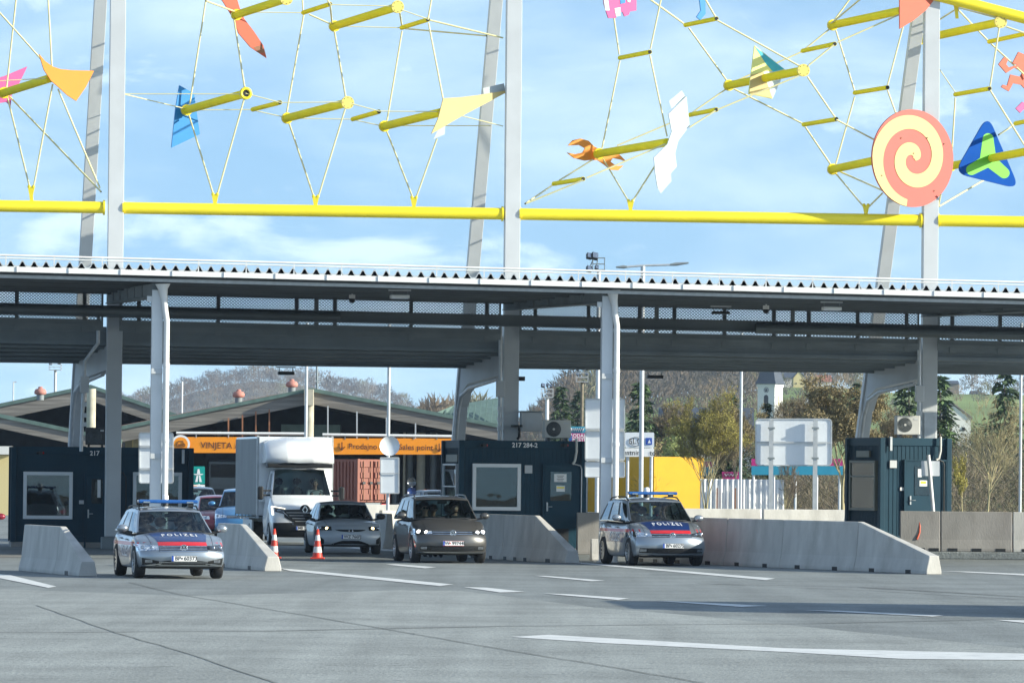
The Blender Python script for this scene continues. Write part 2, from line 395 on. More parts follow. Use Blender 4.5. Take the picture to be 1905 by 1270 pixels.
strip('asphalt_seam', dense([(240, 1083), (345, 1108), (600, 1150), (950, 1211), (1130, 1240), (1330, 1275)]), .028, .012, MT['seam'])
strip('asphalt_seam', dense([(70, 1126), (200, 1172), (330, 1210), (530, 1275)]), .03, .012, M('faint_seam', (.18, .194, .19), .8))
strip('asphalt_seam', dense([(-30, 1177), (500, 1174), (940, 1165), (1500, 1160), (1940, 1150)]), .10, .012, M('tar_band', (.125, .128, .125), .8))
strip('asphalt_seam', dense([(1330, 1086), (1600, 1092), (1940, 1112)]), .12, .012, M('tar_line', (.115, .118, .118), .8))
strip('asphalt_seam', dense([(1300, 1084), (1400, 1089), (1620, 1098), (1940, 1117)]), .06, .012, M('tar_thread', (.23, .235, .23), .8))
# ------------------------------------------------------------------ canopy over the lanes
VC, VF, VB = -17.2, -18.1, -.55
can = thing('toll_canopy', 'long grey canopy with a corrugated front edge and white gutter spanning all the lanes', 'canopy', F(0, VF, 0), PHI)
XA, XB = -260, 2200
def ln(y0, k, v, x): return PV(x, y0 + k * x, v)
fa, fb = ln(505, .0262, VF, XA), ln(505, .0262, VF, XB)       # gutter bottom edge, front
ba, bb = ln(537, .0243, VB, XA), ln(537, .0243, VB, XB)
b = MB(); dv = FD * .16
b.prism([fa + FD * .01, fb + FD * .01, fb + UP * .13, fa + UP * .13][:2] + [fb + UP * .13 + FD * .01, fa + UP * .13 + FD * .01], dv)
n = 26
for i in range(n + 1):
    p = fa.lerp(fb, i / n) - FD * .004 + UP * .065
    b.bar(p - UP * .068, p + UP * .068, .02, .02, up=FD)
b.build('gutter', MT['white_paint'], can)
# corrugated sheet
b = MB(); Lx = (fb - fa).length; wl = .29; prof = [(0, 0), (.30, .0), (.42, .035), (.58, .125), (.72, .125), (.88, .035)]
pts = []
k = 0
while k * wl < Lx:
    pts += [(k * wl + a * wl, h) for a, h in prof]; k += 1
vs = []
for off, z0 in ((0, .165), (0, .125)):
    for s_, h in pts: vs.append(fa.lerp(fb, s_ / Lx) + UP * (z0 + h) + FD * .03)
for off, z0 in ((0, .165), (0, .125)):
    for s_, h in pts: vs.append(ba.lerp(bb, s_ / Lx) + UP * (z0 + h + .02))
m_ = len(pts); fs = []
for i in range(m_ - 1):
    fs += [(i, i + 1, i + 1 + 2 * m_, i + 2 * m_), (i + m_, i + 3 * m_, i + 1 + 3 * m_, i + 1 + m_), (i, i + m_, i + m_ + 1, i + 1)]
b.add(vs, fs); b.build('corrugated_roof', MT['galv'], can)
b = MB()
q0, q1 = fa + UP * .405 + FD * .05, fb + UP * .405 + FD * .05
b.tube([q0, q1], .028, 6); b.tube([q0 - UP * .07, q1 - UP * .07], .018, 6)
n = 28
for i in range(n + 1):
    p = q0.lerp(q1, i / n); b.bar(p - UP * .38, p + UP * .03, .03, .03)
b.build('guard_rail', MT['white_paint'], can)
b = MB()
A0, B0, A1, B1 = fa + FD * .2, fb + FD * .2, ba, bb
h = UP * .11
b.add([A0, B0, B1, A1, A0 + h, B0 + h, B1 + h, A1 + h], [(0, 3, 2, 1), (4, 5, 6, 7), (0, 1, 5, 4), (1, 2, 6, 5), (2, 3, 7, 6), (3, 0, 4, 7)])
for t in (.06, .2, .34, .48, .62, .76, .9):
    b.bar(A0.lerp(A1, t) - UP * .06, B0.lerp(B1, t) - UP * .06, .09, .12)
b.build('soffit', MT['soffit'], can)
b = MB(); p0, p1 = fa.lerp(ba, .03) - UP * .1, fb.lerp(bb, .03) - UP * .1
b.bar(p0, p1, .05, .08); b.build('edge_trim', MT['galv'], can)
TX = [212, 950, 1728]
FX = [291, 1128, 2013]
for i, (fx, tx) in enumerate(zip(FX, TX)):
    top = PV(fx, 551 + .013 * (fx - 291), VC); back = PV(tx - 6, 563 + .016 * (tx - 212), -.35)
    b = MB(); b.bar(top + UP * .16, back + UP * .16, .24, .30)
    for t in (.18, .34, .5, .66, .82):
        p = top.lerp(back, t) + UP * .16; b.bar(p - UP * .14, p + UP * .14, .30, .03)
    b.bar(top - UP * .02, back - UP * .02, .30, .035)
    b.build('roof_beam', MT['dark_steel'], can)
    if i == 2: continue
    c = PV(fx, 700, VC); c.z = 0; zt = top.z + .15
    R = Matrix.Rotation(PHI, 3, 'Z')
    b = MB()
    b.box(c + UP * zt / 2 - FD * .12, (.27, .022, zt), R); b.box(c + UP * zt / 2 + FD * .12, (.27, .022, zt), R); b.box(c + UP * zt / 2, (.02, .22, zt), R)
    b.box(c + UP * .012, (.5, .5, .024), R)
    for sx in (-.2, .2):
        b.box(c + UP * (zt - .22) + FU * sx - FD * .1, (.12, .03, .14), R)
    for zz in (.45, zt - .42): b.box(c + UP * zz - FD * .134, (.30, .012, .10), R)
    col = b.build('front_column', MT['pale_steel'], can)
    px = c + FU * .225 - FD * .20
    b = MB(); b.tube([px + UP * .0, px + UP * (zt - .75), px + UP * (zt - .5) - FU * .04, px + UP * (zt - .12) - FU * .075], .075, 12)
    b.tube([px + UP * (zt - .2) - FU * .075, px + UP * (zt + .02) - FU * .10, px + UP * (zt + .15) - FU * .105], [.085, .12, .19], 12)
    for zz in (1.2, 2.9, 4.75): b.tube([px + UP * zz, px + UP * (zz + .09)], .088, 12)
    b.build('downpipe', MT['white_paint'], col)
    for zz in (2.55, 4.65):
        b = MB(); b.box(c + UP * zz - FD * .15, (.278, .05, .13), R); b.build('clamp_band', MT['grey_steel'], col)
# ------------------------------------------------------------------ walkway girder with mesh screen behind the canopy
gir = thing('walkway_girder', 'dark steel walkway girder with wire mesh screens hung between the grey pylons', 'girder', F(0, 0, 0), PHI)
fa2, fb2 = ln(603, .0238, .35, XA), ln(603, .0238, .35, XB)
ea, eb = ln(638, .0185, .35, XA), ln(638, .0185, .35, XB)
ga, gb = ln(673.5, .0115, 4.4, XA), ln(673.5, .0115, 4.4, XB)
b = MB(); t4 = FD * 4.05
b.add([fa2, fb2, eb, ea, ga, gb, fa2 + t4, fb2 + t4], [(0, 3, 2, 1), (3, 4, 5, 2), (4, 6, 7, 5), (6, 0, 1, 7), (0, 6, 4, 3), (1, 2, 5, 7)])
for k in range(5):
    t = (k + .5) / 5; b.bar(ea.lerp(ga, t) - UP * .03, eb.lerp(gb, t) - UP * .03, .10, .07)
b.bar(ea - FD * .05 + UP * .05, eb - FD * .05 + UP * .05, .1, .1); b.bar(fa2 - FD * .05 - UP * .12, fb2 - FD * .05 - UP * .12, .1, .08)
b.build('box_girder', MT['dark_steel'], gir)
VM = -.45
groups = [(-120, 192), (222, 588), (588, 932), (966, 1221), (1221, 1474), (1474, 1710), (1744, 2060)]
posts = [31, 157, 258, 406, 552, 623, 765, 906, 996, 1095, 1190, 1255, 1348, 1440, 1505, 1596, 1687, 1772, 1861]
for xa, xb in groups:
    a0, a1 = ln(599.5, .0238, VM, xa), ln(599.5, .0238, VM, xb); Lp = (a1 - a0).length; e = (a1 - a0) / Lp
    b = MB(); dx, dz = .047, .040; hgt = 1.12; n = int(Lp / dx); rows = int((hgt - .12) / dz)
    for r in range(rows):
        z0 = .13 + r * dz
        for i in range(n):
            h0, h1 = (0, dz) if (i + r) % 2 == 0 else (dz, 0)
            p = a0 + e * (i * dx) + UP * (z0 + h0); q = a0 + e * ((i + 1) * dx) + UP * (z0 + h1)
            tk = .015
            b.add([p - UP * tk, q - UP * tk, q + UP * tk, p + UP * tk], [(0, 1, 2, 3)])
    b.build('mesh_panel', MT['meshm'], gir)
    b = MB()
    b.bar(a0, a1, .05, .05); b.bar(a0 + UP * hgt, a1 + UP * hgt, .05, .05)
    b.add([a0 - UP * .16 + FD * .02, a1 - UP * .16 + FD * .02, a1 + UP * .14 + FD * .02, a0 + UP * .14 + FD * .02], [(0, 1, 2, 3)])
    for p in (a0, a1): b.bar(p + e * (.03 if p is a0 else -.03), p + e * (.03 if p is a0 else -.03) + UP * hgt, .06, .05)
    for x in posts:
        if xa < x < xb:
            p = ln(599.5, .0238, VM, x) + FD * .06; b.bar(p - UP * .15, p + UP * hgt, .11, .06)
            b.box(p - UP * .14 - FD * .08, (.16, .04, .16), Matrix.Rotation(PHI, 3, 'Z'))
    b.build('screen_frame', MT['dark_steel'], gir)
b = MB(); p0, p1 = ln(575, .0235, -2.6, XA), ln(575, .0235, -2.6, XB)
b.bar(p0 + UP * .15, p1 + UP * .15, .22, .04); b.bar(p0 - UP * .13, p1 - UP * .13, .22, .04); b.bar(p0, p1, .04, .28)
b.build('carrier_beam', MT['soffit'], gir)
for xa, xb in ((-260, 633), (1405, 2200)):
    b = MB(); d0, d1 = ln(574, .0262, -2.85, xa), ln(574, .0262, -2.85, xb); b.tube([d0, d1], .135, 14)
    n = int((d1 - d0).length / 1.5)
    for i in range(1, n): b.tube([d0.lerp(d1, i / n), d0.lerp(d1, i / n + .004)], .145, 14)
    b.build('cable_duct', MT['duct'], gir)
# ------------------------------------------------------------------ pylons
LEG = [((187, 0, 1.6), (139, 820, 5.2)), ((923, 0, 1.6), (852, 820, 5.2)), ((1712, 0, 1.6), (1603, 820, 5.2))]
PL = ['left grey A-frame pylon standing in front of the wide navy cabin',
      'middle grey A-frame pylon rising behind the navy cabin numbered 217 284-2',
      'right grey A-frame pylon behind the large spiral disc']
PYL = []
for i, tx in enumerate(TX):
    c = PV(tx, 700, 0); c.z = 0
    py = thing('portal_pylon', PL[i], 'pylon', c, PHI, 'A-frame pylons carrying the cable nets')
    PYL.append((py, c)); R = Matrix.Rotation(PHI, 3, 'Z')
    b = MB(); zb = .35 if i == 0 else .0
    b.box(c + UP * (8.8 + zb / 2), (.43, .32, 17.6 - zb), R)
    b.build('front_column', MT['grey_steel'], py, bevel=.012)
    l0, l1 = PV(*LEG[i][0]), PV(*LEG[i][1]); dl = (l0 - l1).normalized()
    foot = l1 + dl * (-(l1.z) / dl.z); head = l1 + dl * ((17.4 - l1.z) / dl.z)
    b = MB(); b.bar(foot, head, .36, .30, up=FD)
    b.build('raked_leg', MT['grey_steel'], py, bevel=.012)
    def lg(z): return foot + dl * (z / dl.z)
    def nr(z): return c + UP * z + FD * .16
    zt0 = 5.68; pl = [nr(zt0), lg(5.2) , lg(4.1) , lg(4.1) + (nr(4.1) - lg(4.1)) * .05, lg(4.5) + (nr(4.5) - lg(4.5)) * .09, lg(4.75) + (nr(4.75) - lg(4.75)) * .22, nr(5.0)]
    b = MB(); b.prism([p - FU * .15 for p in pl], FU * .3); b.build('haunch', MT['grey_steel'], py)
    s_ = lambda z, t: lg(z) + (nr(z) - lg(z)) * t - FU * .2
    b = MB(); b.tube([s_(4.95, .9) - UP * .1, s_(4.75, .3) - UP * .12, s_(4.4, .13), s_(3.9, .09), s_(1.0, .09)], .06, 8)
    b.build('drain_pipe', MT['galv'], py)
    b = MB(); q = c - FU * (.32 if i else .28) - FD * .2
    if i == 0: b.tube([q + FU * .02 + UP * 6.6 - FU * .2, q - FU * .18 + UP * 5.7, q - FU * .55 + UP * 5.2, q - FU * .62 + UP * 2.7], .05, 8)
    else: b.tube([q + UP * 6.3, q + UP * 2.8], .055, 8)
    for zz in (4.0, 3.7, 3.45):
        b.box(q - FU * (.55 if i == 0 else .0) + UP * zz - FD * .03, (.14, .12, .12), R)
    b.build('conduit', MT['galv'], py)
    b = MB(); b.box(q - FU * (.55 if i == 0 else 0) + UP * 4.55 - FD * .06, (.24, .16, .46), R); b.build('junction_box', MT['grey_steel'], py, bevel=.015)
# bottom details of each pylon
py, c = PYL[0]
R = Matrix.Rotation(PHI, 3, 'Z')
b = MB(); b.box(c + UP * .17, (.62, .5, .34), R); b.build('plinth', MT['dark_steel'], py, bevel=.02)
py, c = PYL[1]
b = MB(); q = c + FU * .30 - FD * .1
b.box(q + UP * 4.85, (.16, .22, .12), R); b.bar(q + UP * 4.85, q + UP * 4.85 - FU * .2, .05, .05); b.build('camera', MT['black'], py)
py, c = PYL[2]
b = MB(); b.box(c + UP * 3.55 - FD * .19, (.34, .06, .95), R); b.build('cover_plate', MT['galv'], py, bevel=.01)
# ------------------------------------------------------------------ yellow crossbars
def ybar(x): return 383.2 + .0156 * x
bays = [(-160, 195, 'leftmost yellow tube crossbar, ending at the left pylon'), (227, 936, 'yellow tube crossbar between the left and middle pylons'),
        (965, 1714, 'yellow tube crossbar between the middle and right pylons'), (1743, 2080, 'rightmost yellow tube crossbar, starting at the right pylon')]
for xa, xb, lab in bays:
    a, e_ = PV(xa, ybar(xa), 0), PV(xb, ybar(xb), 0); d = (e_ - a).normalized()
    r = thing('crossbar', lab, 'crossbar', (a.x, a.y, a.z), PHI, 'yellow crossbars between the pylons')
    b = MB(); b.tube([a, e_], .165, 20); b.build('tube', MT['yellow'], r)
    for q, sg in ((a, 1), (e_, -1)):
        b = MB(); b.tube([q, q + d * sg * .05], .21, 20); b.build('end_flange', MT['yellow'], r)
a, e_ = PV(1690, -22, -.2), PV(2010, 61, -.2)
b = MB(); b.tube([a, e_], .165, 20); b.tube([a, a.lerp(e_, .02)], .2, 20); b.tube([e_, e_.lerp(a, .02)], .2, 20)
tag(b.build('crossbar', MT['yellow']), 'sloping yellow tube in the upper right corner, right of the right pylon', 'crossbar', 'yellow crossbars between the pylons')
# ------------------------------------------------------------------ cable nets
VFAR = 6.3
def pp(p): return PV(p[0], p[1], {'n': -.25, 'f': VFAR, 'c': 0.0, 'm': 3.0}[p[2]])
nets = [
 dict(lab='partial yellow cable net at the far left with a pink and an orange kite panel', big=[((7, 173), (93, 146), 'k')], small=[],
      lug=[(58, 358)], cab=[((33, -30, 'f'), (12, 165, 'f')), ((88, -30, 'n'), (97, 135, 'n')), ((-20, 2, 'n'), (76, 110, 'n')), ((14, 182, 'f'), (57, 356, 'c')), ((98, 157, 'n'), (61, 356, 'c')),
       ((18, 180, 'f'), (188, 357, 'c')), ((108, 166, 'n'), (186, 350, 'c')), ((-20, 152, 'n'), (85, 146, 'n'))]),
 dict(lab='yellow cable net of tubes between the left and middle pylons', big=[((347, 205), (457, 174), 'ring'), ((534, 220), (647, 191), 'cap'), ((715, 235), (821, 209), 'k'), ((440, 28), (533, -2), 'cap'), ((622, 49), (740, 13), 'cap')],
      small=[((470, 204), (521, 191)), ((656, 222), (705, 208)), ((564, 24), (614, 8)), ((747, 52), (796, 37))], lug=[(400, 372), (587, 376), (770, 378)],
      cab=[((383, 0, 'f'), (353, 194, 'f')), ((352, 216, 'f'), (398, 366, 'c')), ((454, 185, 'n'), (403, 366, 'c')), ((435, 34, 'f'), (455, 163, 'n')), ((229, 175, 'c'), (347, 203, 'f')), ((229, 175, 'c'), (446, 175, 'n')),
       ((347, 205, 'f'), (470, 204, 'f')), ((457, 174, 'n'), (521, 191, 'n')), ((470, 205, 'f'), (533, 219, 'f')), ((521, 191, 'n'), (643, 190, 'n')), ((533, 212, 'f'), (565, 28, 'f')), ((643, 181, 'n'), (622, 58, 'f')),
       ((538, 230, 'f'), (584, 367, 'c')), ((642, 203, 'n'), (592, 367, 'c')), ((534, 220, 'f'), (656, 222, 'f')), ((647, 191, 'n'), (705, 207, 'n')), ((658, 223, 'f'), (713, 235, 'f')), ((720, 225, 'f'), (748, 58, 'f')),
       ((824, 183, 'n'), (797, 43, 'n')), ((720, 246, 'f'), (768, 368, 'c')), ((813, 258, 'n'), (774, 368, 'c')), ((470, 23, 'f'), (564, 24, 'f')), ((575, 27, 'f'), (617, 46, 'f')), ((614, 9, 'n'), (735, 12, 'n')),
       ((748, 19, 'n'), (796, 36, 'n')), ((800, 38, 'n'), (936, 71, 'c')), ((747, 53, 'f'), (905, 67, 'c')), ((860, 216, 'n'), (936, 235, 'c')), ((720, 234, 'f'), (912, 234, 'c')), ((564, 24, 'f'), (561, -30, 'f')),
       ((796, 37, 'n'), (808, -30, 'n')), ((743, 20, 'n'), (748, 50, 'f')), ((614, 8, 'n'), (618, 45, 'f')), ((622, 49, 'f'), (747, 52, 'f')), ((383, 2, 'n'), (437, 22, 'f')), ((596, -20, 'n'), (614, 8, 'n')), ((705, 207, 'n'), (818, 208, 'n'))]),
 dict(lab='yellow cable net of tubes between the middle and right pylons', big=[((1114, 286), (1241, 265), 'k'), ((1356, 159), (1495, 131), 'cap'), ((1549, 47), (1678, 20), 'k'), ((1549, 315), (1668, 290), 'k')],
      small=[((1153, 108), (1209, 97)), ((1030, 342), (1085, 333)), ((1283, 214), (1333, 204)), ((1275, 47), (1333, 35)), ((1493, 95), (1553, 82)), ((1590, 173), (1651, 163)), ((1495, 232), (1556, 222))], lug=[(1173, 384), (1611, 392)],
      cab=[((1133, -30, 'f'), (1152, 102, 'f')), ((1236, -30, 'n'), (1210, 91, 'n')), ((1153, 113, 'f'), (1120, 276, 'f')), ((1209, 103, 'n'), (1241, 254, 'n')), ((1122, 296, 'f'), (1169, 374, 'c')), ((1222, 303, 'n'), (1177, 374, 'c')),
       ((1030, 343, 'f'), (977, 379, 'c')), ((1085, 335, 'n'), (980, 378, 'c')), ((1103, 297, 'f'), (1040, 336, 'f')), ((1091, 331, 'n'), (1238, 268, 'n')), ((1148, 271, 'f'), (1283, 214, 'f')), ((1283, 213, 'f'), (1352, 165, 'f')),
       ((1283, 237, 'n'), (1331, 206, 'n')), ((1335, 204, 'n'), (1494, 138, 'n')), ((1190, -15, 'n'), (1273, 45, 'f')), ((1281, 52, 'f'), (1352, 150, 'f')), ((1334, 38, 'n'), (1487, 123, 'n')), ((1306, -12, 'n'), (1331, 32, 'n')),
       ((1366, 166, 'f'), (1495, 231, 'f')), ((1502, 143, 'n'), (1553, 218, 'n')), ((1504, 122, 'n'), (1551, 84, 'n')), ((1362, 154, 'f'), (1493, 96, 'f')), ((1497, 92, 'f'), (1545, 53, 'f')), ((1558, 79, 'n'), (1672, 28, 'n')),
       ((1552, 38, 'f'), (1595, -20, 'f')), ((1555, 57, 'f'), (1590, 170, 'f')), ((1680, 50, 'n'), (1651, 159, 'n')), ((1590, 180, 'f'), (1555, 305, 'f')), ((1651, 168, 'n'), (1668, 215, 'n')), ((1498, 236, 'f'), (1546, 307, 'f')),
       ((1556, 223, 'n'), (1630, 262, 'n')), ((1555, 323, 'f'), (1607, 385, 'c')), ((1642, 359, 'n'), (1616, 385, 'c')), ((1564, 320, 'f'), (1650, 358, 'n')), ((1605, -5, 'n'), (1545, 45, 'f'))]),
 dict(lab='partial yellow cable net at the right edge with a blue triangular panel', big=[((1715, 73), (1862, 41), 'cap'), ((1768, 309), (1925, 279), 'cap')],
      small=[((1840, 78), (1912, 62)), ((1777, 176), (1841, 165)), ((1889, 230), (1950, 217))], lug=[(1779, 14)],
      cab=[((1779, 17, 'c'), (1722, 53, 'f')), ((1782, 18, 'c'), (1840, 78, 'f')), ((1782, 15, 'c'), (1860, 34, 'n')), ((1780, 14, 'c'), (1860, 36, 'n')), ((1859, 52, 'n'), (1842, 160, 'n')), ((1872, 50, 'n'), (1912, 64, 'n')),
       ((1743, 122, 'c'), (1777, 172, 'f')), ((1777, 182, 'f'), (1770, 300, 'f')), ((1842, 168, 'n'), (1915, 285, 'n')), ((1844, 82, 'f'), (1912, 145, 'f')), ((1846, 326, 'f'), (1747, 384, 'c')), ((1750, 362, 'n'), (1746, 384, 'c')), ((1858, 251, 'm'), (1892, 229, 'f'))]),
]
for nd in nets:
    p0 = pp((nd['lug'][0][0], nd['lug'][0][1], 'c'))
    nt_ = thing('cable_net', nd['lab'], 'cable net', p0, PHI, 'yellow cable nets hung between the pylons')
    for f_, n_, end in nd['big']:
        a, e_ = pp((*f_, 'f')), pp((*n_, 'n')); d = (e_ - a).normalized()
        b = MB(); b.tube([a, e_], .118, 14); t = b.build('strut', MT['yellow_tube'], nt_)
        b = MB(); b.tube([a - d * .05, a + d * .06], .165, 14)
        if end == 'cap': b.tube([e_ - d * .1, e_], .175, 16)
        b.build('end_disc', MT['yellow'], t)
        if end == 'cap':
            b = MB(); b.tube([e_, e_ + d * .02], .18, 18); b.build('cap_plate', MT['cap'], t)
            b = MB()
            x = d.cross(UP).normalized(); y = x.cross(d)
            for k in range(8): b.tube([e_ + d * .02 + (x * math.cos(k * PI / 4) + y * math.sin(k * PI / 4)) * .14, e_ + d * .03 + (x * math.cos(k * PI / 4) + y * math.sin(k * PI / 4)) * .14], .014, 6)
            b.build('bolt', MT['grille'], t)
        if end == 'ring':
            b = MB(); b.lathe([(.1, 0), (.175, 0), (.175, .1), (.1, .1), (.1, 0)], 18, e_ - d * .05, d.to_track_quat('Z', 'Y').to_matrix()); b.build('end_ring', MT['yellow'], t)
            b = MB(); b.tube([e_ - d * .02, e_ + d * .01], .1, 14); b.build('bore', MT['interior'], t)
    for f_, n_ in nd['small']:
        a, e_ = pp((*f_, 'f')), pp((*n_, 'n'))
        # short struts sit midway between both faces of the net
        k = .5; a2, e2 = PV(f_[0], f_[1], 4.6), PV(n_[0], n_[1], 1.4); d = (e2 - a2).normalized()
        b = MB(); b.tube([a2, e2], .066, 10); t = b.build('short_strut', MT['yellow_tube'], nt_)
        b = MB(); b.tube([e2, e2 + d * .012], .055, 10); b.build('bore', MT['interior'], t)
    for x, y in nd['lug']:
        p = PV(x, y, 0); b = MB(); b.prism([p + V((-.1, -.03, .16)), p + V((.1, -.03, .16)), p + V((.05, -.03, -.08)), p + V((.07, -.03, -.32)), p + V((-.02, -.03, -.32)), p + V((-.05, -.03, -.08))], V((0, .06, 0)))
        b.ball(p + V((-.06, 0, .16)), .05, 8); b.ball(p + V((.06, 0, .16)), .05, 8)
        b.build('lug', MT['yellow'], nt_)
    for a, e_ in nd['cab']:
        a, e_ = pp(a), pp(e_); b = MB()
        thin = abs(a.z - e_.z) < .35 and abs(a.x - e_.x) > .7
        b.tube([a, e_], .015 if thin else .026, 6, caps=False); b.build('cable', MT['cable'], nt_)
    for a, e_ in nd['cab']:
        pass
# wall lugs where cables meet the pylons
# ------------------------------------------------------------------ kite panels
KN = V((math.sin(math.radians(28)), -math.cos(math.radians(28)), 0))
def onplane(x, y, p0, n=KN):
    d = ray(x, y); return CAMP + d * ((p0 - CAMP).dot(n) / d.dot(n))
def kite(label, poly, ctr, v, m, group='coloured kite panels on the cable nets', extra=(), n=KN):
    p0 = PV(ctr[0], ctr[1], v); o = thing('kite_panel', label, 'kite panel', p0, 0, group)
    b = MB(); b.prism([onplane(x, y, p0, n) for x, y in poly], -n * .045); b.build('panel', MT[m], o)
    for k, (pl, mm) in enumerate(extra):
        b = MB(); b.prism([onplane(x, y, p0, n) + n * ((.006 + .003 * k) if mm != 'flap' else -.05) for x, y in pl], -n * .004); b.build('coloured_patch', MT[mm], o)
    return o, p0
kite('curved orange sail panel with three points, left of the left pylon', [(73, 101), (84, 114), (98, 124), (113, 129), (135, 131), (175, 132), (160, 162), (142, 188), (125, 177), (110, 163), (95, 150), (82, 130)], (110, 145), -.35, 'kite_orange')
kite('pink pointed panel cut off by the left picture edge', [(51, 124), (35, 157), (22, 176), (20, 197), (12, 190), (-20, 195), (-20, 150), (8, 142)], (12, 165), VFAR + .25, 'kite_pink')
kite('blue four-cornered panel at the far end of an open tube', [(334, 159), (361, 174), (372, 250), (319, 275), (327, 200)], (347, 210), VFAR + .2, 'kite_blue')
kite('red leaf-shaped panel hanging near the top left', [(405, -12), (418, 8), (434, 34), (444, 62), (466, 88), (496, 108), (490, 85), (472, 58), (455, 36), (446, 15), (438, -12)], (447, 45), VFAR + .2, 'kite_red',
     extra=[([(471, 88), (487, 84), (493, 98), (482, 99)], 'rustroof')])
kite('pale yellow pointed wing panel beside the middle pylon', [(825, 183), (858, 181), (890, 177), (952, 167), (905, 192), (860, 216), (803, 249), (815, 222)], (850, 195), -.4, 'kite_cream', extra=[([(900, 164), (939, 155), (942, 170), (903, 180)], 'flap'), ([(818, 237), (830, 232), (829, 250), (808, 259)], 'flap')])
kite('pale bow-tie panel at the near end of a tube', [(1277, 179), (1283, 234), (1262, 262), (1256, 285), (1259, 310), (1224, 350), (1219, 320), (1217, 293), (1242, 268), (1250, 245), (1244, 212)], (1250, 265), -.4, 'kite_white', extra=[([(1246, 188), (1270, 168), (1277, 180), (1251, 203)], 'flap'), ([(1224, 348), (1250, 323), (1251, 337), (1231, 360)], 'flap')])
kite('orange double-ended spanner-shaped panel', [(1057, 271), (1066, 261), (1080, 258), (1095, 262), (1106, 273), (1122, 281), (1140, 287), (1152, 287), (1166, 301), (1155, 297), (1140, 294), (1136, 301), (1147, 309), (1160, 308), (1150, 317), (1136, 316), (1124, 306), (1112, 298), (1098, 298), (1088, 299), (1068, 294), (1055, 284), (1070, 287), (1084, 284), (1089, 276), (1078, 270)], (1112, 288), VFAR + .2, 'kite_orange')
kite('four-sided kite panel in lemon, white and teal', [(1404, 85), (1461, 130), (1437, 184), (1393, 175)], (1425, 140), 3.1, 'kite_lemon',
     extra=[([(1420, 134), (1461, 131), (1437, 183)], 'kite_white'), ([(1404, 87), (1459, 129), (1438, 134), (1424, 118)], 'kite_teal'), ([(1396, 140), (1420, 134), (1436, 183), (1394, 174)], 'kite_cream')])
kite('salmon triangular flag panel on top of the right pylon', [(1674, -8), (1674, 54), (1700, 38), (1722, 20), (1745, -8)], (1690, 15), -.45, 'kite_red')
kite('pink and white stepped panel at the top edge', [(1122, -12), (1124, 8), (1128, 22), (1132, 34), (1146, 34), (1150, 24), (1158, 22), (1162, 31), (1170, 28), (1172, 22), (1184, 20), (1184, -12)], (1150, 10), VFAR, 'kite_pink',
     extra=[([(1122, -10), (1130, -10), (1134, 20), (1126, 20)], 'kite_white'), ([(1143, 16), (1154, 14), (1154, 30), (1146, 31)], 'kite_white'), ([(1153, -10), (1164, -10), (1163, 6), (1154, 8)], 'kite_blue'), ([(1166, -8), (1174, -10), (1172, 5), (1167, 4)], 'kite_white')])
kite('bent blue strip panel at the top edge', [(1300, -12), (1312, -12), (1313, 26), (1303, 38), (1296, 32), (1304, 20)], (1306, 15), 2.0, 'kite_blue')
def bl(cx, cy, q): return [(cx + x, cy + y) for x, y in q]
kite('orange panel with jagged arms at the right edge', [(1884, 118), (1895, 97), (1912, 104), (1920, 180), (1900, 158), (1885, 155), (1877, 170), (1863, 162), (1866, 158), (1874, 160), (1880, 139), (1898, 143), (1903, 135), (1888, 126), (1872, 136), (1858, 120), (1868, 107), (1876, 110), (1872, 120), (1877, 126), (1893, 121)], (1895, 135), VFAR, 'kite_red')
kite('small purple zigzag panel at the right edge', [(1890, 202), (1902, 190), (1920, 196), (1918, 202), (1904, 204), (1898, 210)], (1900, 200), 2.0, 'kite_pink')
# rounded blue triangle with a green three-lobed patch
def rounded(c3, r, k=6):
    out = []; n = len(c3); cx = sum(p[0] for p in c3) / n; cy = sum(p[1] for p in c3) / n
    for i, p in enumerate(c3):
        a, e = V((*c3[i - 1], 0)), V((*c3[(i + 1) % n], 0)); q = V((*p, 0)); d0 = (a - q).normalized(); d1 = (e - q).normalized()
        for j in range(k + 1):
            t = j / k; s0, s1 = q + d0 * r, q + d1 * r
            w_ = s0 * (1 - t) ** 2 + q * 2 * t * (1 - t) + s1 * t ** 2; out.append((w_.x, w_.y))
    return out
def lobe(c, tip, r):
    a = math.atan2(tip[1] - c[1], tip[0] - c[0]); return [(tip[0] + r * math.cos(a - PI / 2 + PI * k / 8), tip[1] + r * math.sin(a - PI / 2 + PI * k / 8)) for k in range(9)]
cc = (1838, 300)
lob = []
for tp, wq in (((1838, 258), (1853, 294)), ((1868, 322), (1838, 312)), ((1807, 316), (1823, 294))): lob += lobe(cc, tp, 10.0) + [wq]
kite('blue rounded triangle panel with a green three-lobed shape', rounded([(1838, 214), (1897, 352), (1776, 322)], 26), (1838, 300), 3.0, 'kite_navy', extra=[(lob, 'kite_lime')])
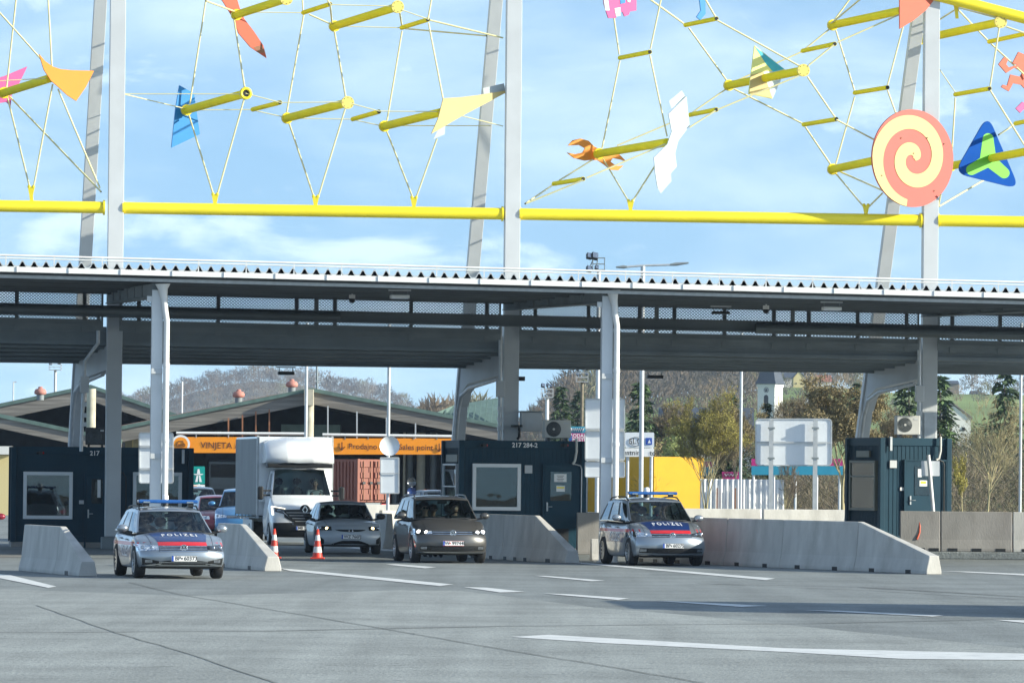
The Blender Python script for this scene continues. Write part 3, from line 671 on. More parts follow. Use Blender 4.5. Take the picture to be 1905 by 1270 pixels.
# spiral disc
p0 = PV(1698.5, 294.5, -.5); SN = V((math.sin(math.radians(30)), -math.cos(math.radians(30)), 0)); e1 = V((math.cos(math.radians(30)), math.sin(math.radians(30)), 0))
sp = thing('spiral_disc', 'large round disc with a red and cream spiral in front of the right pylon', 'disc', p0, 0)
RS = 91 / (FPX / p0.y)
b = MB(); b.prism([p0 + e1 * RS * math.cos(2 * PI * k / 64) + UP * RS * math.sin(2 * PI * k / 64) for k in range(64)], -SN * .06); b.build('disc', MT['kite_salmon'], sp)
b = MB(); vs = []; q = -.9
def sprad(q): return (269 - 37.5 * q) / 265
while q <= 6.45:
    ro = min(sprad(q), 1.0); ri = min(max(sprad(q) - 75 / 265 * (1 if q < 4.8 else max(.0, 1 - (q - 4.8) / 1.65 * .25)), .0), .999)
    if q > 6.0: ri = ri + (ro - ri) * min(.5, (q - 6) * 1.1); ro = ro - (ro - ri) * min(.45, (q - 6) * 1.0)
    a = PI - q * PI / 2; dr = e1 * math.cos(a) + UP * math.sin(a)
    vs += [p0 + SN * .012 + dr * RS * ro, p0 + SN * .012 + dr * RS * ri]; q += .06
b.add(vs, [(2 * i, 2 * i + 2, 2 * i + 3, 2 * i + 1) for i in range(len(vs) // 2 - 1)])
b.build('spiral_stripe', MT['kite_cream'], sp)
b = MB()
for a, r in ((.4, .83), (.9, .55), (2.2, .5), (3.6, .86), (5.4, .84), (1.5, .1)):
    p = p0 + SN * .015 + (e1 * math.cos(a) + UP * math.sin(a)) * RS * r; b.tube([p, p + SN * .01], .022, 8)
b.build('bolt', MT['rustroof'], sp)
# ------------------------------------------------------------------ vehicles
def ibox(us, vs, ws, fn, mf):
    nu, nv, nw = len(us) - 1, len(vs) - 1, len(ws) - 1; idx, P_, fs, ms = {}, [], [], []
    def vid(i, j, k):
        if (i, j, k) not in idx:
            idx[(i, j, k)] = len(P_); P_.append(V(fn(us[i], vs[j], ws[k])))
        return idx[(i, j, k)]
    def face(side, a, b, c, d):
        q = [vid(*a), vid(*b), vid(*c), vid(*d)]
        cu = sum(us[t[0]] for t in (a, b, c, d)) / 4; cv = sum(vs[t[1]] for t in (a, b, c, d)) / 4; cw = sum(ws[t[2]] for t in (a, b, c, d)) / 4
        fs.append(q); ms.append(mf(side, cu, cv, cw))
    for i in range(nu):
        for k in range(nw):
            face('front', (i, 0, k), (i + 1, 0, k), (i + 1, 0, k + 1), (i, 0, k + 1)); face('back', (i + 1, nv, k), (i, nv, k), (i, nv, k + 1), (i + 1, nv, k + 1))
        for j in range(nv):
            face('top', (i, j, nw), (i + 1, j, nw), (i + 1, j + 1, nw), (i, j + 1, nw)); face('bottom', (i, j + 1, 0), (i + 1, j + 1, 0), (i + 1, j, 0), (i, j, 0))
    for j in range(nv):
        for k in range(nw):
            face('left', (0, j + 1, k), (0, j, k), (0, j, k + 1), (0, j + 1, k + 1)); face('right', (nu, j, k), (nu, j + 1, k), (nu, j + 1, k + 1), (nu, j, k + 1))
    return P_, fs, ms
def subdivide(geo, lvl=2):
    P_, fs, ms = geo; me = bpy.data.meshes.new('cage'); me.from_pydata([tuple(p) for p in P_], [], fs); me.polygons.foreach_set('material_index', ms)
    for _ in range(12): me.materials.append(None)
    o = bpy.data.objects.new('cage', me); COL.objects.link(o); s = o.modifiers.new('s', 'SUBSURF'); s.levels = lvl; s.render_levels = lvl
    dg = bpy.context.evaluated_depsgraph_get(); dg.update(); ev = o.evaluated_get(dg); m2 = ev.to_mesh()
    vs = [p.co.copy() for p in m2.vertices]; F_ = [tuple(p.vertices) for p in m2.polygons]; mi = [p.material_index for p in m2.polygons]
    ev.to_mesh_clear(); bpy.data.objects.remove(o); bpy.data.meshes.remove(me)
    return vs, F_, mi
def split(geo, k):
    vs, F_, mi = geo; mp_, out, ff = {}, [], []
    for f, m in zip(F_, mi):
        if m != k: continue
        g = []
        for i in f:
            if i not in mp_: mp_[i] = len(out); out.append(vs[i])
            g.append(mp_[i])
        ff.append(g)
    return out, ff
def compact(v_, f_):
    mp_, out, ff = {}, [], []
    for f in f_:
        g = []
        for i in f:
            if i not in mp_: mp_[i] = len(out); out.append(v_[i])
            g.append(mp_[i])
        ff.append(g)
    return out, ff
class Skin:                                  # projects details on a body surface
    def __init__(s, geo): s.t = BVHTree.FromPolygons([tuple(p) for p in geo[0]], [tuple(f) for f in geo[1]])
    def front(s, x, z, off=.006):
        for k in range(30):
            h = s.t.ray_cast(V((x, -3, z)), V((0, 1, 0)))
            if h[0] and h[0].y < 1.2: return V((x, h[0].y - off, z))
            x *= .988; z -= .003
        return V((x, .3, z))
    def top(s, x, y, off=.006):
        h = s.t.ray_cast(V((x, y, 4)), V((0, 0, -1))); return V((x, y, (h[0].z if h[0] else .8) + off))
    def side(s, sg, y, z, off=.006):
        h = s.t.ray_cast(V((sg * 3, y, z)), V((-sg, 0, 0))); return V(((h[0].x if h[0] else sg * .85) + sg * off, y, z))
def patch(b, fn, s0, s1, lo, hi, n=10, m=3, mat=0):
    vs = []
    for i in range(n + 1):
        s_ = s0 + (s1 - s0) * i / n; a = lo(s_) if callable(lo) else lo; c = hi(s_) if callable(hi) else hi
        for j in range(m + 1): vs.append(fn(s_, a + (c - a) * j / m))
    return b.add(vs, [(i * (m + 1) + j, (i + 1) * (m + 1) + j, (i + 1) * (m + 1) + j + 1, i * (m + 1) + j + 1) for i in range(n) for j in range(m)], mat, True)
RYm = Matrix.Rotation(PI / 2, 3, 'Y')
def wheel(par, x, y, r, wd, sg, spokes=10, name='wheel'):
    c = V((x, y, r)); R = RYm if sg > 0 else Matrix.Rotation(-PI / 2, 3, 'Y')
    b = MB(); h = wd / 2
    b.lathe([(r * .60, -h * .8), (r * .93, -h), (r, -h * .6), (r, h * .6), (r * .95, h * .95), (r * .66, h), (r * .64, h * .8), (r * .6, -h * .8)], 28, c, R)
    ty = b.build(name, MT['rubber'], par, world=False)
    b = MB(); b.lathe([(r * .66, h * .97), (r * .60, h * .9), (r * .56, h * .35), (.0, h * .3)], 24, c, R, 1)
    b.lathe([(r * .67, h * 1.0), (r * .62, h * 1.03), (r * .59, h * .8)], 24, c, R)
    for k in range(spokes):
        a = 2 * PI * k / spokes; e = V((math.cos(a), math.sin(a), 0))
        b.bar(c + R @ (e * r * .12 + V((0, 0, h * .62))), c + R @ (e * r * .61 + V((0, 0, h * .82))), .035, .03, up=R @ V((0, 0, 1)))
    b.lathe([(r * .17, h * .5), (r * .15, h * .78), (0, h * .8)], 14, c, R)
    b.build('rim', [MT['alloy'], MT['black']], ty, world=False)
def plate(par, x, y, z, txt, w=.52, h=.12, gap=None, red=False):
    b = MB(); b.box((x, y, z), (w, .015, h)); o = b.build('number_plate', MT['plate'], par, world=False, bevel=.004)
    fn = lambda cx: (lambda px, pz: V((x + cx + px, y - .011, z + pz)))
    b = MB(); b.text(txt, h * .66, fn(.042), bold=.022); sc = b
    b.build('lettering', MT['ink'], o, world=False)
    b = MB(); b.box((x - w / 2 + .026, y - .009, z), (.04, .004, h * .9)); b.build('country_band', MT['ink_blue'], o, world=False)
    if gap is not None:
        b = MB(); s_ = .017
        b.prism([V((x + gap + a * s_, y - .0125, z + c * s_)) for a, c in ((-1, 1), (1, 1), (1, -.2), (0, -1.3), (-1, -.2))], V((0, .003, 0))); b.build('crest', MT['ink_red' if red else 'ink'], o, world=False)
    b = MB()
    for c in (h / 2 - .004, -h / 2 + .004): b.box((x, y - .0095, z + c), (w, .004, .006))
    b.build('edge_stripe', MT['ink_red'] if red else MT['ink'], o, world=False)
def seat(par, x, y, z, zt):
    b = MB(); b.ball((x, y, z), (.24, .10, (zt - .22 - z)), 10); b.ball((x, y + .03, zt - .10), (.13, .06, .11), 8); b.build('seat', MT['seat'], par, world=False)
def ringlogo(par, p, r, kind):
    if kind == 'vw':
        b = MB(); R = Matrix.Rotation(PI / 2, 3, 'X')
        b.lathe([(0, .0), (r * .92, .0)], 24, p - V((0, .004, 0)), R); o = b.build('badge', MT['pol_blue'] if False else MT['lamp_dark'], par, world=False)
        b = MB(); b.lathe([(r * .84, .0), (r * .84, .012), (r, .012), (r, .0), (r * .84, 0)], 28, p, R)
        def st(a, c): b.bar(p + V((a[0] * r, -.010, a[1] * r)), p + V((c[0] * r, -.010, c[1] * r)), r * .17, .008, up=V((0, 1, 0)))
        st((-.34, .80), (0, .08)); st((.34, .80), (0, .08))
        st((-.74, .46), (-.36, -.70)); st((-.36, -.70), (0, -.06)); st((.74, .46), (.36, -.70)); st((.36, -.70), (0, -.06))
        b.build('badge_letters', MT['chrome'], o, world=False)
    if kind == 'diamond':
        b = MB(); q = [(0, 1), (.62, 0), (0, -1), (-.62, 0)]
        for i in range(4):
            a, c = q[i], q[(i + 1) % 4]; b.bar(p + V((a[0] * r, -.012, a[1] * r)), p + V((c[0] * r, -.012, c[1] * r)), r * .28, .02, up=V((0, 1, 0)))
        b.build('badge', MT['chrome'], par, world=False)
    if kind == 'bolt':
        b = MB(); R = Matrix.Rotation(PI / 2, 3, 'X'); b.lathe([(r * .82, .0), (r * .82, .012), (r, .012), (r, .0), (r * .82, 0)], 24, p, R)
        b.prism([p + V((x * r, -.006, z * r)) for x, z in ((-1.15, .10), (.12, .12), (.05, -.03), (1.15, -.10), (-.12, -.12), (-.05, .03))], V((0, .008, 0)))
        b.build('badge', MT['chrome'], par, world=False)
CARS = {
 'mpv': dict(L=4.53, W=1.83, FA=.92, WB=2.68, r=.335, zt=[(0, .80), (.14, .87), (.45, .985), (1.0, 1.10), (1.7, 1.07), (3.5, 1.10), (4.53, 1.08)], zr=[(1.6, 1.56), (2.3, 1.645), (3.2, 1.65), (4.2, 1.58)],
             yc=.92, yf=1.78, yb=4.10, yr=4.50, tw=.735, head=(.50, .90, .70, .84), gr=(.695, .79), intake=(.30, .43, .78), plate=.49, logo=.735, zh=1.6),
 'wagon': dict(L=4.77, W=1.832, FA=.93, WB=2.79, r=.335, zt=[(0, .69), (.14, .76), (.5, .85), (1.15, .955), (1.9, .93), (3.6, .97), (4.77, .97)], zr=[(1.8, 1.36), (2.5, 1.455), (3.4, 1.46), (4.4, 1.39)],
             yc=1.10, yf=2.05, yb=4.22, yr=4.70, tw=.70, head=(.50, .90, .57, .70), gr=(.555, .685), intake=(.27, .38, .80), plate=.415, logo=.625, zh=1.4),
 'hatch': dict(L=4.06, W=1.765, FA=.83, WB=2.54, r=.32, zt=[(0, .72), (.14, .80), (.45, .88), (1.0, .955), (1.6, .93), (3.2, .97), (4.06, .98)], zr=[(1.6, 1.34), (2.2, 1.42), (2.9, 1.41), (3.6, 1.33)],
             yc=.95, yf=1.75, yb=3.30, yr=3.92, tw=.70, head=(.50, .87, .64, .74), gr=(.575, .685), intake=(.235, .37, .55), plate=.47, logo=.63, zh=1.4),
}
def car(name, label, kind, paint, loc, rz, lights=None, police=None, plate_txt=None, gap=None, red=False, roof=None, cat='car', group=None, detail=True, logo='vw', rails=True, mirrorpaint=None, blackface=False):
    S = CARS[kind]; W, Lc, FA, WB = S['W'], S['L'], S['FA'], S['WB']; ca, sa = math.cos(rz), math.sin(rz)
    # loc = ground point under the middle of the front axle; the car's own origin is below the middle of its nose
    o = thing(name, label, cat, V(loc) - V((-sa * FA, ca * FA, 0)), rz, group)
    ax = (FA, FA + WB); ar = S['r'] + .055
    def zb(v, a):
        z = .20 + .05 * max(0, 1 - v / .5) + .05 * max(0, 1 - (Lc - v) / .5)
        if a > .9:
            for q in ax:
                if abs(v - q) < ar: z = max(z, S['r'] - .02 + math.sqrt(ar * ar - (v - q) ** 2))
        return z
    wt = [(0, .94), (.12, .975), (.45, 1.0), (.75, .985), (1, .905)]
    plan = [(0, .955), (.5, .985), (1.0, 1), (Lc - 1, 1), (Lc, .93)]
    ff = [(0, .10), (.15, .02), (.5, 0), (.8, .035), (1, .12)]
    def body(u, v, w_):
        a = abs(u); z0, z1 = zb(v, a), ipol(S['zt'], v); z = z0 + (z1 - z0) * w_
        x = u * W / 2 * ipol(wt, w_) * ipol(plan, v)
        z -= .085 * a ** 2.6 * w_ ** 3
        k = max(0, 1 - v / 1.1); kr = max(0, 1 - (Lc - v) / .8)
        return (x, v + k * (ipol(ff, w_) + .27 * a ** 3.0) - kr * (.03 + .16 * a ** 3), z)
    vs = [0, .10, .28]
    for q in ax: vs += [q - ar - .02, q - ar * .75, q - ar * .3, q + ar * .3, q + ar * .75, q + ar + .02]
    vs += [FA + WB * .36, FA + WB * .64, Lc - .25, Lc]; vs = sorted(vs)
    yin = (S['yc'] + .25, S['yr'] - .2)
    def mb(side, u, v, w_):
        if side == 'bottom': return 2
        if side == 'top' and yin[0] < v < yin[1] and abs(u) < .9: return 2
        return 0
    bg_ = subdivide(ibox([-1, -.90, -.66, -.33, 0, .33, .66, .90, 1], vs, [0, .06, .2, .5, .8, .94, 1], body, mb))
    def gh(u, v, w_):
        a = abs(u); ys, ye = S['yc'] + (S['yf'] - S['yc']) * w_, S['yr'] + (S['yb'] - S['yr']) * w_
        y = ys + (ye - ys) * v + (1 - v) ** 3 * .24 * a ** 2.4 * (1 - .25 * w_) - v ** 3 * .14 * a ** 2.4
        hw = W / 2 * (.905 + (S['tw'] - .905) * (w_ ** 1.25)) * (1 - .05 * (1 - min(v / .25, 1)) * (1 - w_))
        z0 = ipol(S['zt'], y) - .05; z1 = ipol(S['zr'], y) - .055 * a ** 2.6
        return (u * hw, y, z0 + (z1 - z0) * w_)
    pil = [(.34, .365), (.665, .69), (.93, 1)]
    def mg(side, u, v, w_):
        if side == 'front': return 1 if abs(u) < .93 and .07 < w_ < .93 else (2 if w_ < .07 else 0)
        if side == 'back': return 1 if abs(u) < .9 and .1 < w_ < .9 else 0
        if side in ('left', 'right'):
            if w_ > .86 or v < .045: return 0
            if w_ < .1: return 0
            if any(a <= v <= c for a, c in pil): return 2
            return 3
        if side == 'top': return 4
        return 2
    gg = subdivide(ibox([-1, -.955, -.90, -.5, 0, .5, .90, .955, 1], [0, .045, .075, .2, .34, .365, .5, .665, .69, .8, .93, 1], [0, .10, .14, .5, .80, .86, .95, 1], gh, mg))
    pm, bm = MT[paint], MT['black']
    def shell(geo, k, nm, m, par=o):
        v_, f_ = split(geo, k)
        if not f_: return None
        b = MB(); b.add(v_, f_, 0, True); return b.build(nm, m, par, world=False)
    bd = shell(bg_, 0, 'body', pm); shell(bg_, 2, 'underbody', MT['interior'])
    shell(gg, 0, 'pillars', pm); shell(gg, 4, 'roof', MT[roof] if roof else pm); shell(gg, 2, 'window_trim', bm)
    v_, f_ = split(gg, 1)
    for nm, sel in (('windscreen', lambda y: y < 2.6), ('rear_window', lambda y: y >= 2.6)):
        b = MB(); b.add(*compact(v_, [f for f in f_ if sel(v_[f[0]].y)]), 0, True); b.build(nm, MT['glass'], o, world=False)
    v_, f_ = split(gg, 3)
    for sg in (-1, 1):
        b = MB(); b.add(*compact(v_, [f for f in f_ if v_[f[0]].x * sg > 0]), 0, True); b.build('side_window', MT['sideglass'], o, world=False)
    sk_ = Skin(bg_); fr = sk_.front
    for sg in (-1, 1):
        for q in ax: wheel(o, sg * (W / 2 - .115), q, S['r'], .215, sg)
        # mirror
        b = MB(); yb_ = S['yc'] + .62; zb_ = ipol(S['zt'], yb_) + .07
        b.ball((sg * (W / 2 + .11), yb_ + .04, zb_), (.125, .085, .082), 12); b.build('wing_mirror', MT[mirrorpaint] if mirrorpaint else pm, o, world=False)
        b = MB(); b.bar((sg * (W / 2 - .09), yb_ + .06, zb_ - .09), (sg * (W / 2 + .08), yb_ + .05, zb_ - .05), .08, .05); b.build('mirror_arm', bm, o, world=False)
    zi = S['zh']
    for sx in (-.37, .37): seat(o, sx, S['yf'] + .55, .75, zi - .10)
    for sx in (-.4, 0, .4): seat(o, sx, S['yf'] + 1.4, .75, zi - .18)
    b = MB(); ys = S['yf'] + .02; zs = ipol(S['zt'], 1.5) + .0
    b.lathe([(.17, 0), (.185, .012), (.17, .024), (.155, .012), (.17, 0)], 20, (.37, ys, zs), Matrix.Rotation(math.radians(-62), 3, 'X')); b.bar((.21, ys, zs + .01), (.53, ys, zs + .01), .04, .03); b.build('steering_wheel', bm, o, world=False)
    b = MB(); b.box((0, S['yf'] + .02, zi - .13), (.24, .03, .07)); b.bar((0, S['yf'] + .02, zi - .1), (0, S['yf'] + .05, zi - .04), .02, .02); b.build('inside_mirror', bm, o, world=False)
    b = MB()
    for x0 in (-.55, .08): b.bar(V((x0, S['yc'] + .06, ipol(S['zt'], S['yc']) + .0)), V((x0 + .5, S['yc'] + .10, ipol(S['zt'], S['yc']) + .02)), .02, .02)
    b.build('wiper', bm, o, world=False)
    # --- face
    h0, h1, hz0, hz1 = S['head']; g0, g1 = S['gr']
    for sg in (-1, 1):
        t = lambda x: (abs(x) - h0) / (h1 - h0)
        lo = lambda x: (hz0 + .02) * (1 - t(x)) + (hz0 - .01) * t(x) if kind != 'hatch' else hz0
        hi = lambda x: (g1 - .01) * (1 - t(x)) + hz1 * t(x) if kind != 'hatch' else hz1
        b = MB(); patch(b, lambda x, z: fr(x, z, .006), sg * h0, sg * (h1 + (.015 if kind != 'hatch' else .0)), lo, hi, 12, 4); hl = b.build('headlight', MT['lamp_dark'], o, world=False)
        b = MB(); patch(b, lambda x, z: fr(x, z, .010), sg * (h0 + .06), sg * (h1 - .01), lambda x: lo(x) + .015, lambda x: hi(x) - .015, 10, 3); b.build('reflector', MT['lens'], hl, world=False)
        for xx, rr, lit in (((h0 + h1) / 2 + .09, .048, 1), ((h0 + h1) / 2 - .07, .040, 2)):
            zc = (lo(sg * xx) + hi(sg * xx)) / 2; p = fr(sg * xx, zc, .012)
            b = MB(); b.ball(p, (rr, .02, rr), 12); on = lights is not None and (lights != 'warm' or lit == 2)
            b.build('lamp', MT['lamp_on'] if (lights == 'white') else MT['lamp_warm'] if (lights == 'warm' and lit == 2) else MT['lens'], hl, world=False)
        b = MB(); patch(b, lambda x, z: fr(x, z, .020), sg * h0, sg * (h1 + .01), lo, hi, 12, 4); b.build('cover', MT['headglass'], hl, world=False)
    if kind != 'hatch':
        b = MB(); patch(b, lambda x, z: fr(x, z, .006), -h0 + .005, h0 - .005, g0, g1, 16, 3); g_ = b.build('grille', bm, o, world=False)
        nb = 2 if kind == 'mpv' else 4
        for i in range(nb):
            z = g0 + (g1 - g0) * (i + .5) / nb - .004; b = MB(); patch(b, lambda x, zz: fr(x, zz, .014), -h0 + .01, h0 - .01, z - .007, z + .009, 16, 1); b.build('grille_bar', MT['chrome'], g_, world=False)
        i0, i1, iw = S['intake']
        if kind == 'mpv':
            b = MB(); patch(b, lambda x, z: fr(x, z, .006), -iw, iw, lambda x: i0 + .02 * abs(x), i1, 18, 3); q = b.build('lower_intake', bm, o, world=False)
            for k in range(3):
                z = i0 + .035 + .035 * k; b = MB(); patch(b, lambda x, zz: fr(x, zz, .010), -.55, .55, z - .004, z + .004, 14, 1); b.build('intake_bar', MT['lamp_dark'], q, world=False)
            b = MB(); patch(b, lambda x, z: fr(x, z, .016), -iw - .02, iw + .02, i0 - .045, i0 - .025, 18, 1); b.build('bumper_trim', MT['chrome'], o, world=False)
            b = MB(); patch(b, lambda x, z: fr(x, z, .010), -iw + .02, iw - .02, i0 - .075, i0 - .052, 18, 1); b.build('lower_lip', bm, o, world=False)
        else:
            b = MB(); patch(b, lambda x, z: fr(x, z, .006), -.56, .56, i0 - .02, lambda x: i1 - .05 * (abs(x) / .56) ** 3, 14, 3); q = b.build('lower_intake', bm, o, world=False)
            for k in range(2):
                z = i0 + .015 + .05 * k; b = MB(); patch(b, lambda x, zz: fr(x, zz, .012), -.5, .5, z - .007, z + .007, 14, 1); b.build('intake_bar', MT['chrome'], q, world=False)
            for sg in (-1, 1):
                b = MB(); patch(b, lambda x, z: fr(x, z, .006), sg * .50, sg * .86, lambda x: .325 - .05 * (abs(x) - .5) / .36, lambda x: .36 + .075 * (abs(x) - .5) / .36, 8, 3); b.build('fog_surround', bm, o, world=False)
                b = MB(); patch(b, lambda x, z: fr(x, z, .018), sg * .45, sg * .84, lambda x: .30 - .055 * (abs(x) - .45) / .4, lambda x: .318 - .055 * (abs(x) - .45) / .4, 8, 1); b.build('bumper_trim', MT['chrome'], o, world=False)
        for sg in (-1, 1):
            z = .375 if kind == 'mpv' else .36; x = .70
            b = MB(); p = fr(sg * x, z, .012); patch(b, lambda xx, zz: fr(xx, zz, .014), sg * (x - .07), sg * (x + .07), z - .03, z + .03, 4, 2); b.build('fog_light', MT['lens'], o, world=False)
    else:
        gl = lambda x: g0 + .03 + .055 * (abs(x) / .42) ** 4; gu = lambda x: g1 - .02
        b = MB(); patch(b, lambda x, z: fr(x, z, .006), -.42, .42, gl, gu, 14, 3); b.build('grille', bm, o, world=False)
        i0, i1, iw = S['intake']
        b = MB(); patch(b, lambda x, z: fr(x, z, .006), -.56, .56, i0, lambda x: i1 - .12 * max(0, (abs(x) - .22) / .34) ** 1.2, 16, 3); b.build('lower_intake', bm, o, world=False)
        for sg in (-1, 1):
            b = MB(); patch(b, lambda x, z: fr(x, z, .006), sg * .70, sg * .835, lambda x: .27 + .35 * max(0, abs(x) - .80), lambda x: .50 - .8 * (.835 - abs(x)), 6, 4); b.build('side_intake', bm, o, world=False)
        b = MB(); patch(b, lambda x, y: sk_.top(x, y, .007), -.62, .62, .955, .985, 8, 1); b.build('hood_crease', MT['chrome'], o, world=False)
    pc = fr(0, S['plate'], .02)
    if plate_txt: plate(o, 0, pc.y, S['plate'], plate_txt, gap=gap, red=red)
    ringlogo(o, fr(0, S['logo'], .016), .075 if kind != 'hatch' else .055, logo)
    # shut lines on the bonnet and doors
    b = MB()
    for sg in (-1, 1): patch(b, lambda y, x: sk_.top(x, y, .004), .22, S['yc'] - .02, lambda y: sg * (W * .335 + .05 * y), lambda y: sg * (W * .335 + .05 * y) + .008, 8, 1)
    b.build('bonnet_gap', bm, o, world=False)
    for sg in (-1, 1):
        b = MB()
        for y in (S['FA'] + .52, S['FA'] + 1.45, S['FA'] + 2.32):
            patch(b, lambda z, yy: sk_.side(sg, yy, z, .004), .34, ipol(S['zt'], y) - .1, y, y + .01, 6, 1)
        b.build('door_gap', bm, o, world=False)
        for y in (S['FA'] + 1.28, S['FA'] + 2.15):
            z = ipol(S['zt'], y) - .16; b = MB(); b.tube([sk_.side(sg, y - .11, z, .0), sk_.side(sg, y - .09, z, .035), sk_.side(sg, y + .09, z, .035), sk_.side(sg, y + .11, z, .0)], .014, 6); b.build('door_handle', pm, o, world=False)
    if rails:
        sk2 = Skin(gg)
        for sg in (-1, 1):
            pts = []
            for i in range(9):
                y = S['yf'] + .2 + (S['yb'] - S['yf'] - .3) * i / 8; x = sg * W / 2 * (S['tw'] - .04); pts.append(sk2.top(x, y, .055 if 0 < i < 8 else .0))
            b = MB(); b.tube(pts, .018, 6); b.build('roof_rail', MT['alloy'] if not police else bm, o, world=False)
    if police:
        sk2 = Skin(gg); zt_ = S['zr'][1][1]; yl = S['yf'] + .42
        b = MB(); b.bar((-.62, yl, zt_ + .10), (.62, yl, zt_ + .10), .26, .075); lb = b.build('light_bar', MT['bluelight'], o, world=False, bevel=.03, bseg=3)
        for sg in (-1, 1):
            b = MB(); b.box((sg * .45, yl - .133, zt_ + .085), (.14, .012, .03)); b.build('flash_lens', MT['lens'], lb, world=False)
            b = MB(); b.box((sg * .47, yl, zt_ + .03), (.10, .16, .07)); b.build('mount', bm, lb, world=False)
        b = MB(); yy = S['yf'] + 1.2; b.lathe([(.07, 0), (.075, .10), (.07, .11)], 14, (.06, yy, zt_)); bc = b.build('beacon_base', bm, o, world=False)
        b = MB(); b.lathe([(.068, .11), (.07, .20), (.055, .235), (0, .245)], 14, (.06, yy, zt_)); b.build('beacon', MT['ink_white'], bc, world=False)
        # livery: the stripe runs level across the front edge of the bonnet, the blue field lies behind it
        zs0 = S['zt'][0][1] - .012; zs1 = zs0 + .075; y0, y1 = .22, S['yc'] + .0
        b = MB(); patch(b, lambda x, z: fr(x, z, .006), -.50, .50, lambda x: zs0 - .03 * abs(x) ** 2, lambda x: zs1 - .03 * abs(x) ** 2, 16, 4); b.build('bonnet_stripe', MT['pol_red'], o, world=False)
        nn, mm = 14, 16; vs_ = []
        for i in range(nn + 1):
            for j in range(mm + 1):
                u = -1 + 2 * j / mm; ya = fr(u * .5, zs1 - .03 * (u * .5) ** 2 + .002, 0).y; y = ya + (y1 - ya) * i / nn
                vs_.append(sk_.top(u * (.50 + .10 * i / nn), y, .005))
        b = MB(); b.add(vs_, [(i * (mm + 1) + j, i * (mm + 1) + j + 1, (i + 1) * (mm + 1) + j + 1, (i + 1) * (mm + 1) + j) for i in range(nn) for j in range(mm)], 0, True)
        b.build('bonnet_livery', MT['pol_blue'], o, world=False)
        ym = y0 + (y1 - y0) * .56
        b = MB(); b.text('P O L I Z E I', .17, lambda x, q: sk_.top(x * .60, ym + .02 + q * 1.35, .011), bold=.03); b.build('bonnet_lettering', MT['ink_white'], o, world=False)
        for sg in (-1, 1):
            zs_ = ipol(S['zt'], 2) - .27
            b = MB(); patch(b, lambda y, z: sk_.side(sg, y, z, .006), .42, Lc - .35, zs_, zs_ + .075, 26, 1); b.build('side_stripe', MT['pol_red'], o, world=False)
            b = MB(); patch(b, lambda y, z: sk_.side(sg, y, z, .006), FA + ar + .08, FA + WB - ar - .05, zs_ - .25, zs_ - .015, 16, 3); b.build('side_livery', MT['pol_blue'], o, world=False)
            b = MB(); b.text('POLIZEI', .22, lambda x, q: sk_.side(sg, FA + WB / 2 + sg * x, zs_ - .13 + q, .012), bold=.02); b.build('side_lettering', MT['ink_white'], o, world=False)
    return o, sk_
PHC = PHI
car('police_car', 'silver and blue police estate car at the left, plate BP 60373', 'wagon', 'silver', G(330, 1075), PHC + .07, police=True, plate_txt='BP  60373', gap=-.045, cat='police car', group='police cars')
car('police_car', 'silver and blue police people carrier at the right, plate BP 60275', 'mpv', 'silver', G(1235, 1051.5), PHC + .085, police=True, plate_txt='BP  60275', gap=-.045, cat='police car', group='police cars')
tour, _s = car('people_carrier', 'dark grey people carrier with two people in front and lit headlights', 'mpv', 'greycar', G(832, 1046.5), PHC + .04, lights='white', plate_txt='W  99744L', gap=-.085, red=True)
cors, _s = car('hatchback', 'light grey hatchback with glowing yellow headlights and black mirrors beside the truck', 'hatch', 'opelgrey', G(646, 1030), PHC + .01, lights='warm', plate_txt='WZ 766FJ', roof='black', logo='bolt', rails=False, mirrorpaint='black')
car('hatchback', 'dark red hatchback queueing behind the left barrier', 'hatch', 'redcar', G(414, 1002), PHC + .03, logo='bolt', rails=False)
car('people_carrier', 'bright blue car mostly hidden beside the grey truck box', 'mpv', 'bluecar', G(452, 1004), PHC - .12, logo='vw', rails=False)
car('dark_car', 'dark car with pale visor strip behind the dark red hatchback', 'mpv', 'darkcar', G(366, 992), PHC + .02, rails=False)
far, _s = car('small_car', 'dark car seen from behind over the barrier, left of the middle booth', 'hatch', 'darkcar', G(775, 966) , PHC + PI + .3, rails=False)
car('hatchback', 'white car glimpsed through the gap left of the small right booth', 'hatch', 'whitecar', G(1600, 985), PHC - .9, rails=False)
car('hatchback', 'car with red lamps at the left picture edge', 'hatch', 'redcar', G(-70, 1035), PHC + .02, rails=False)
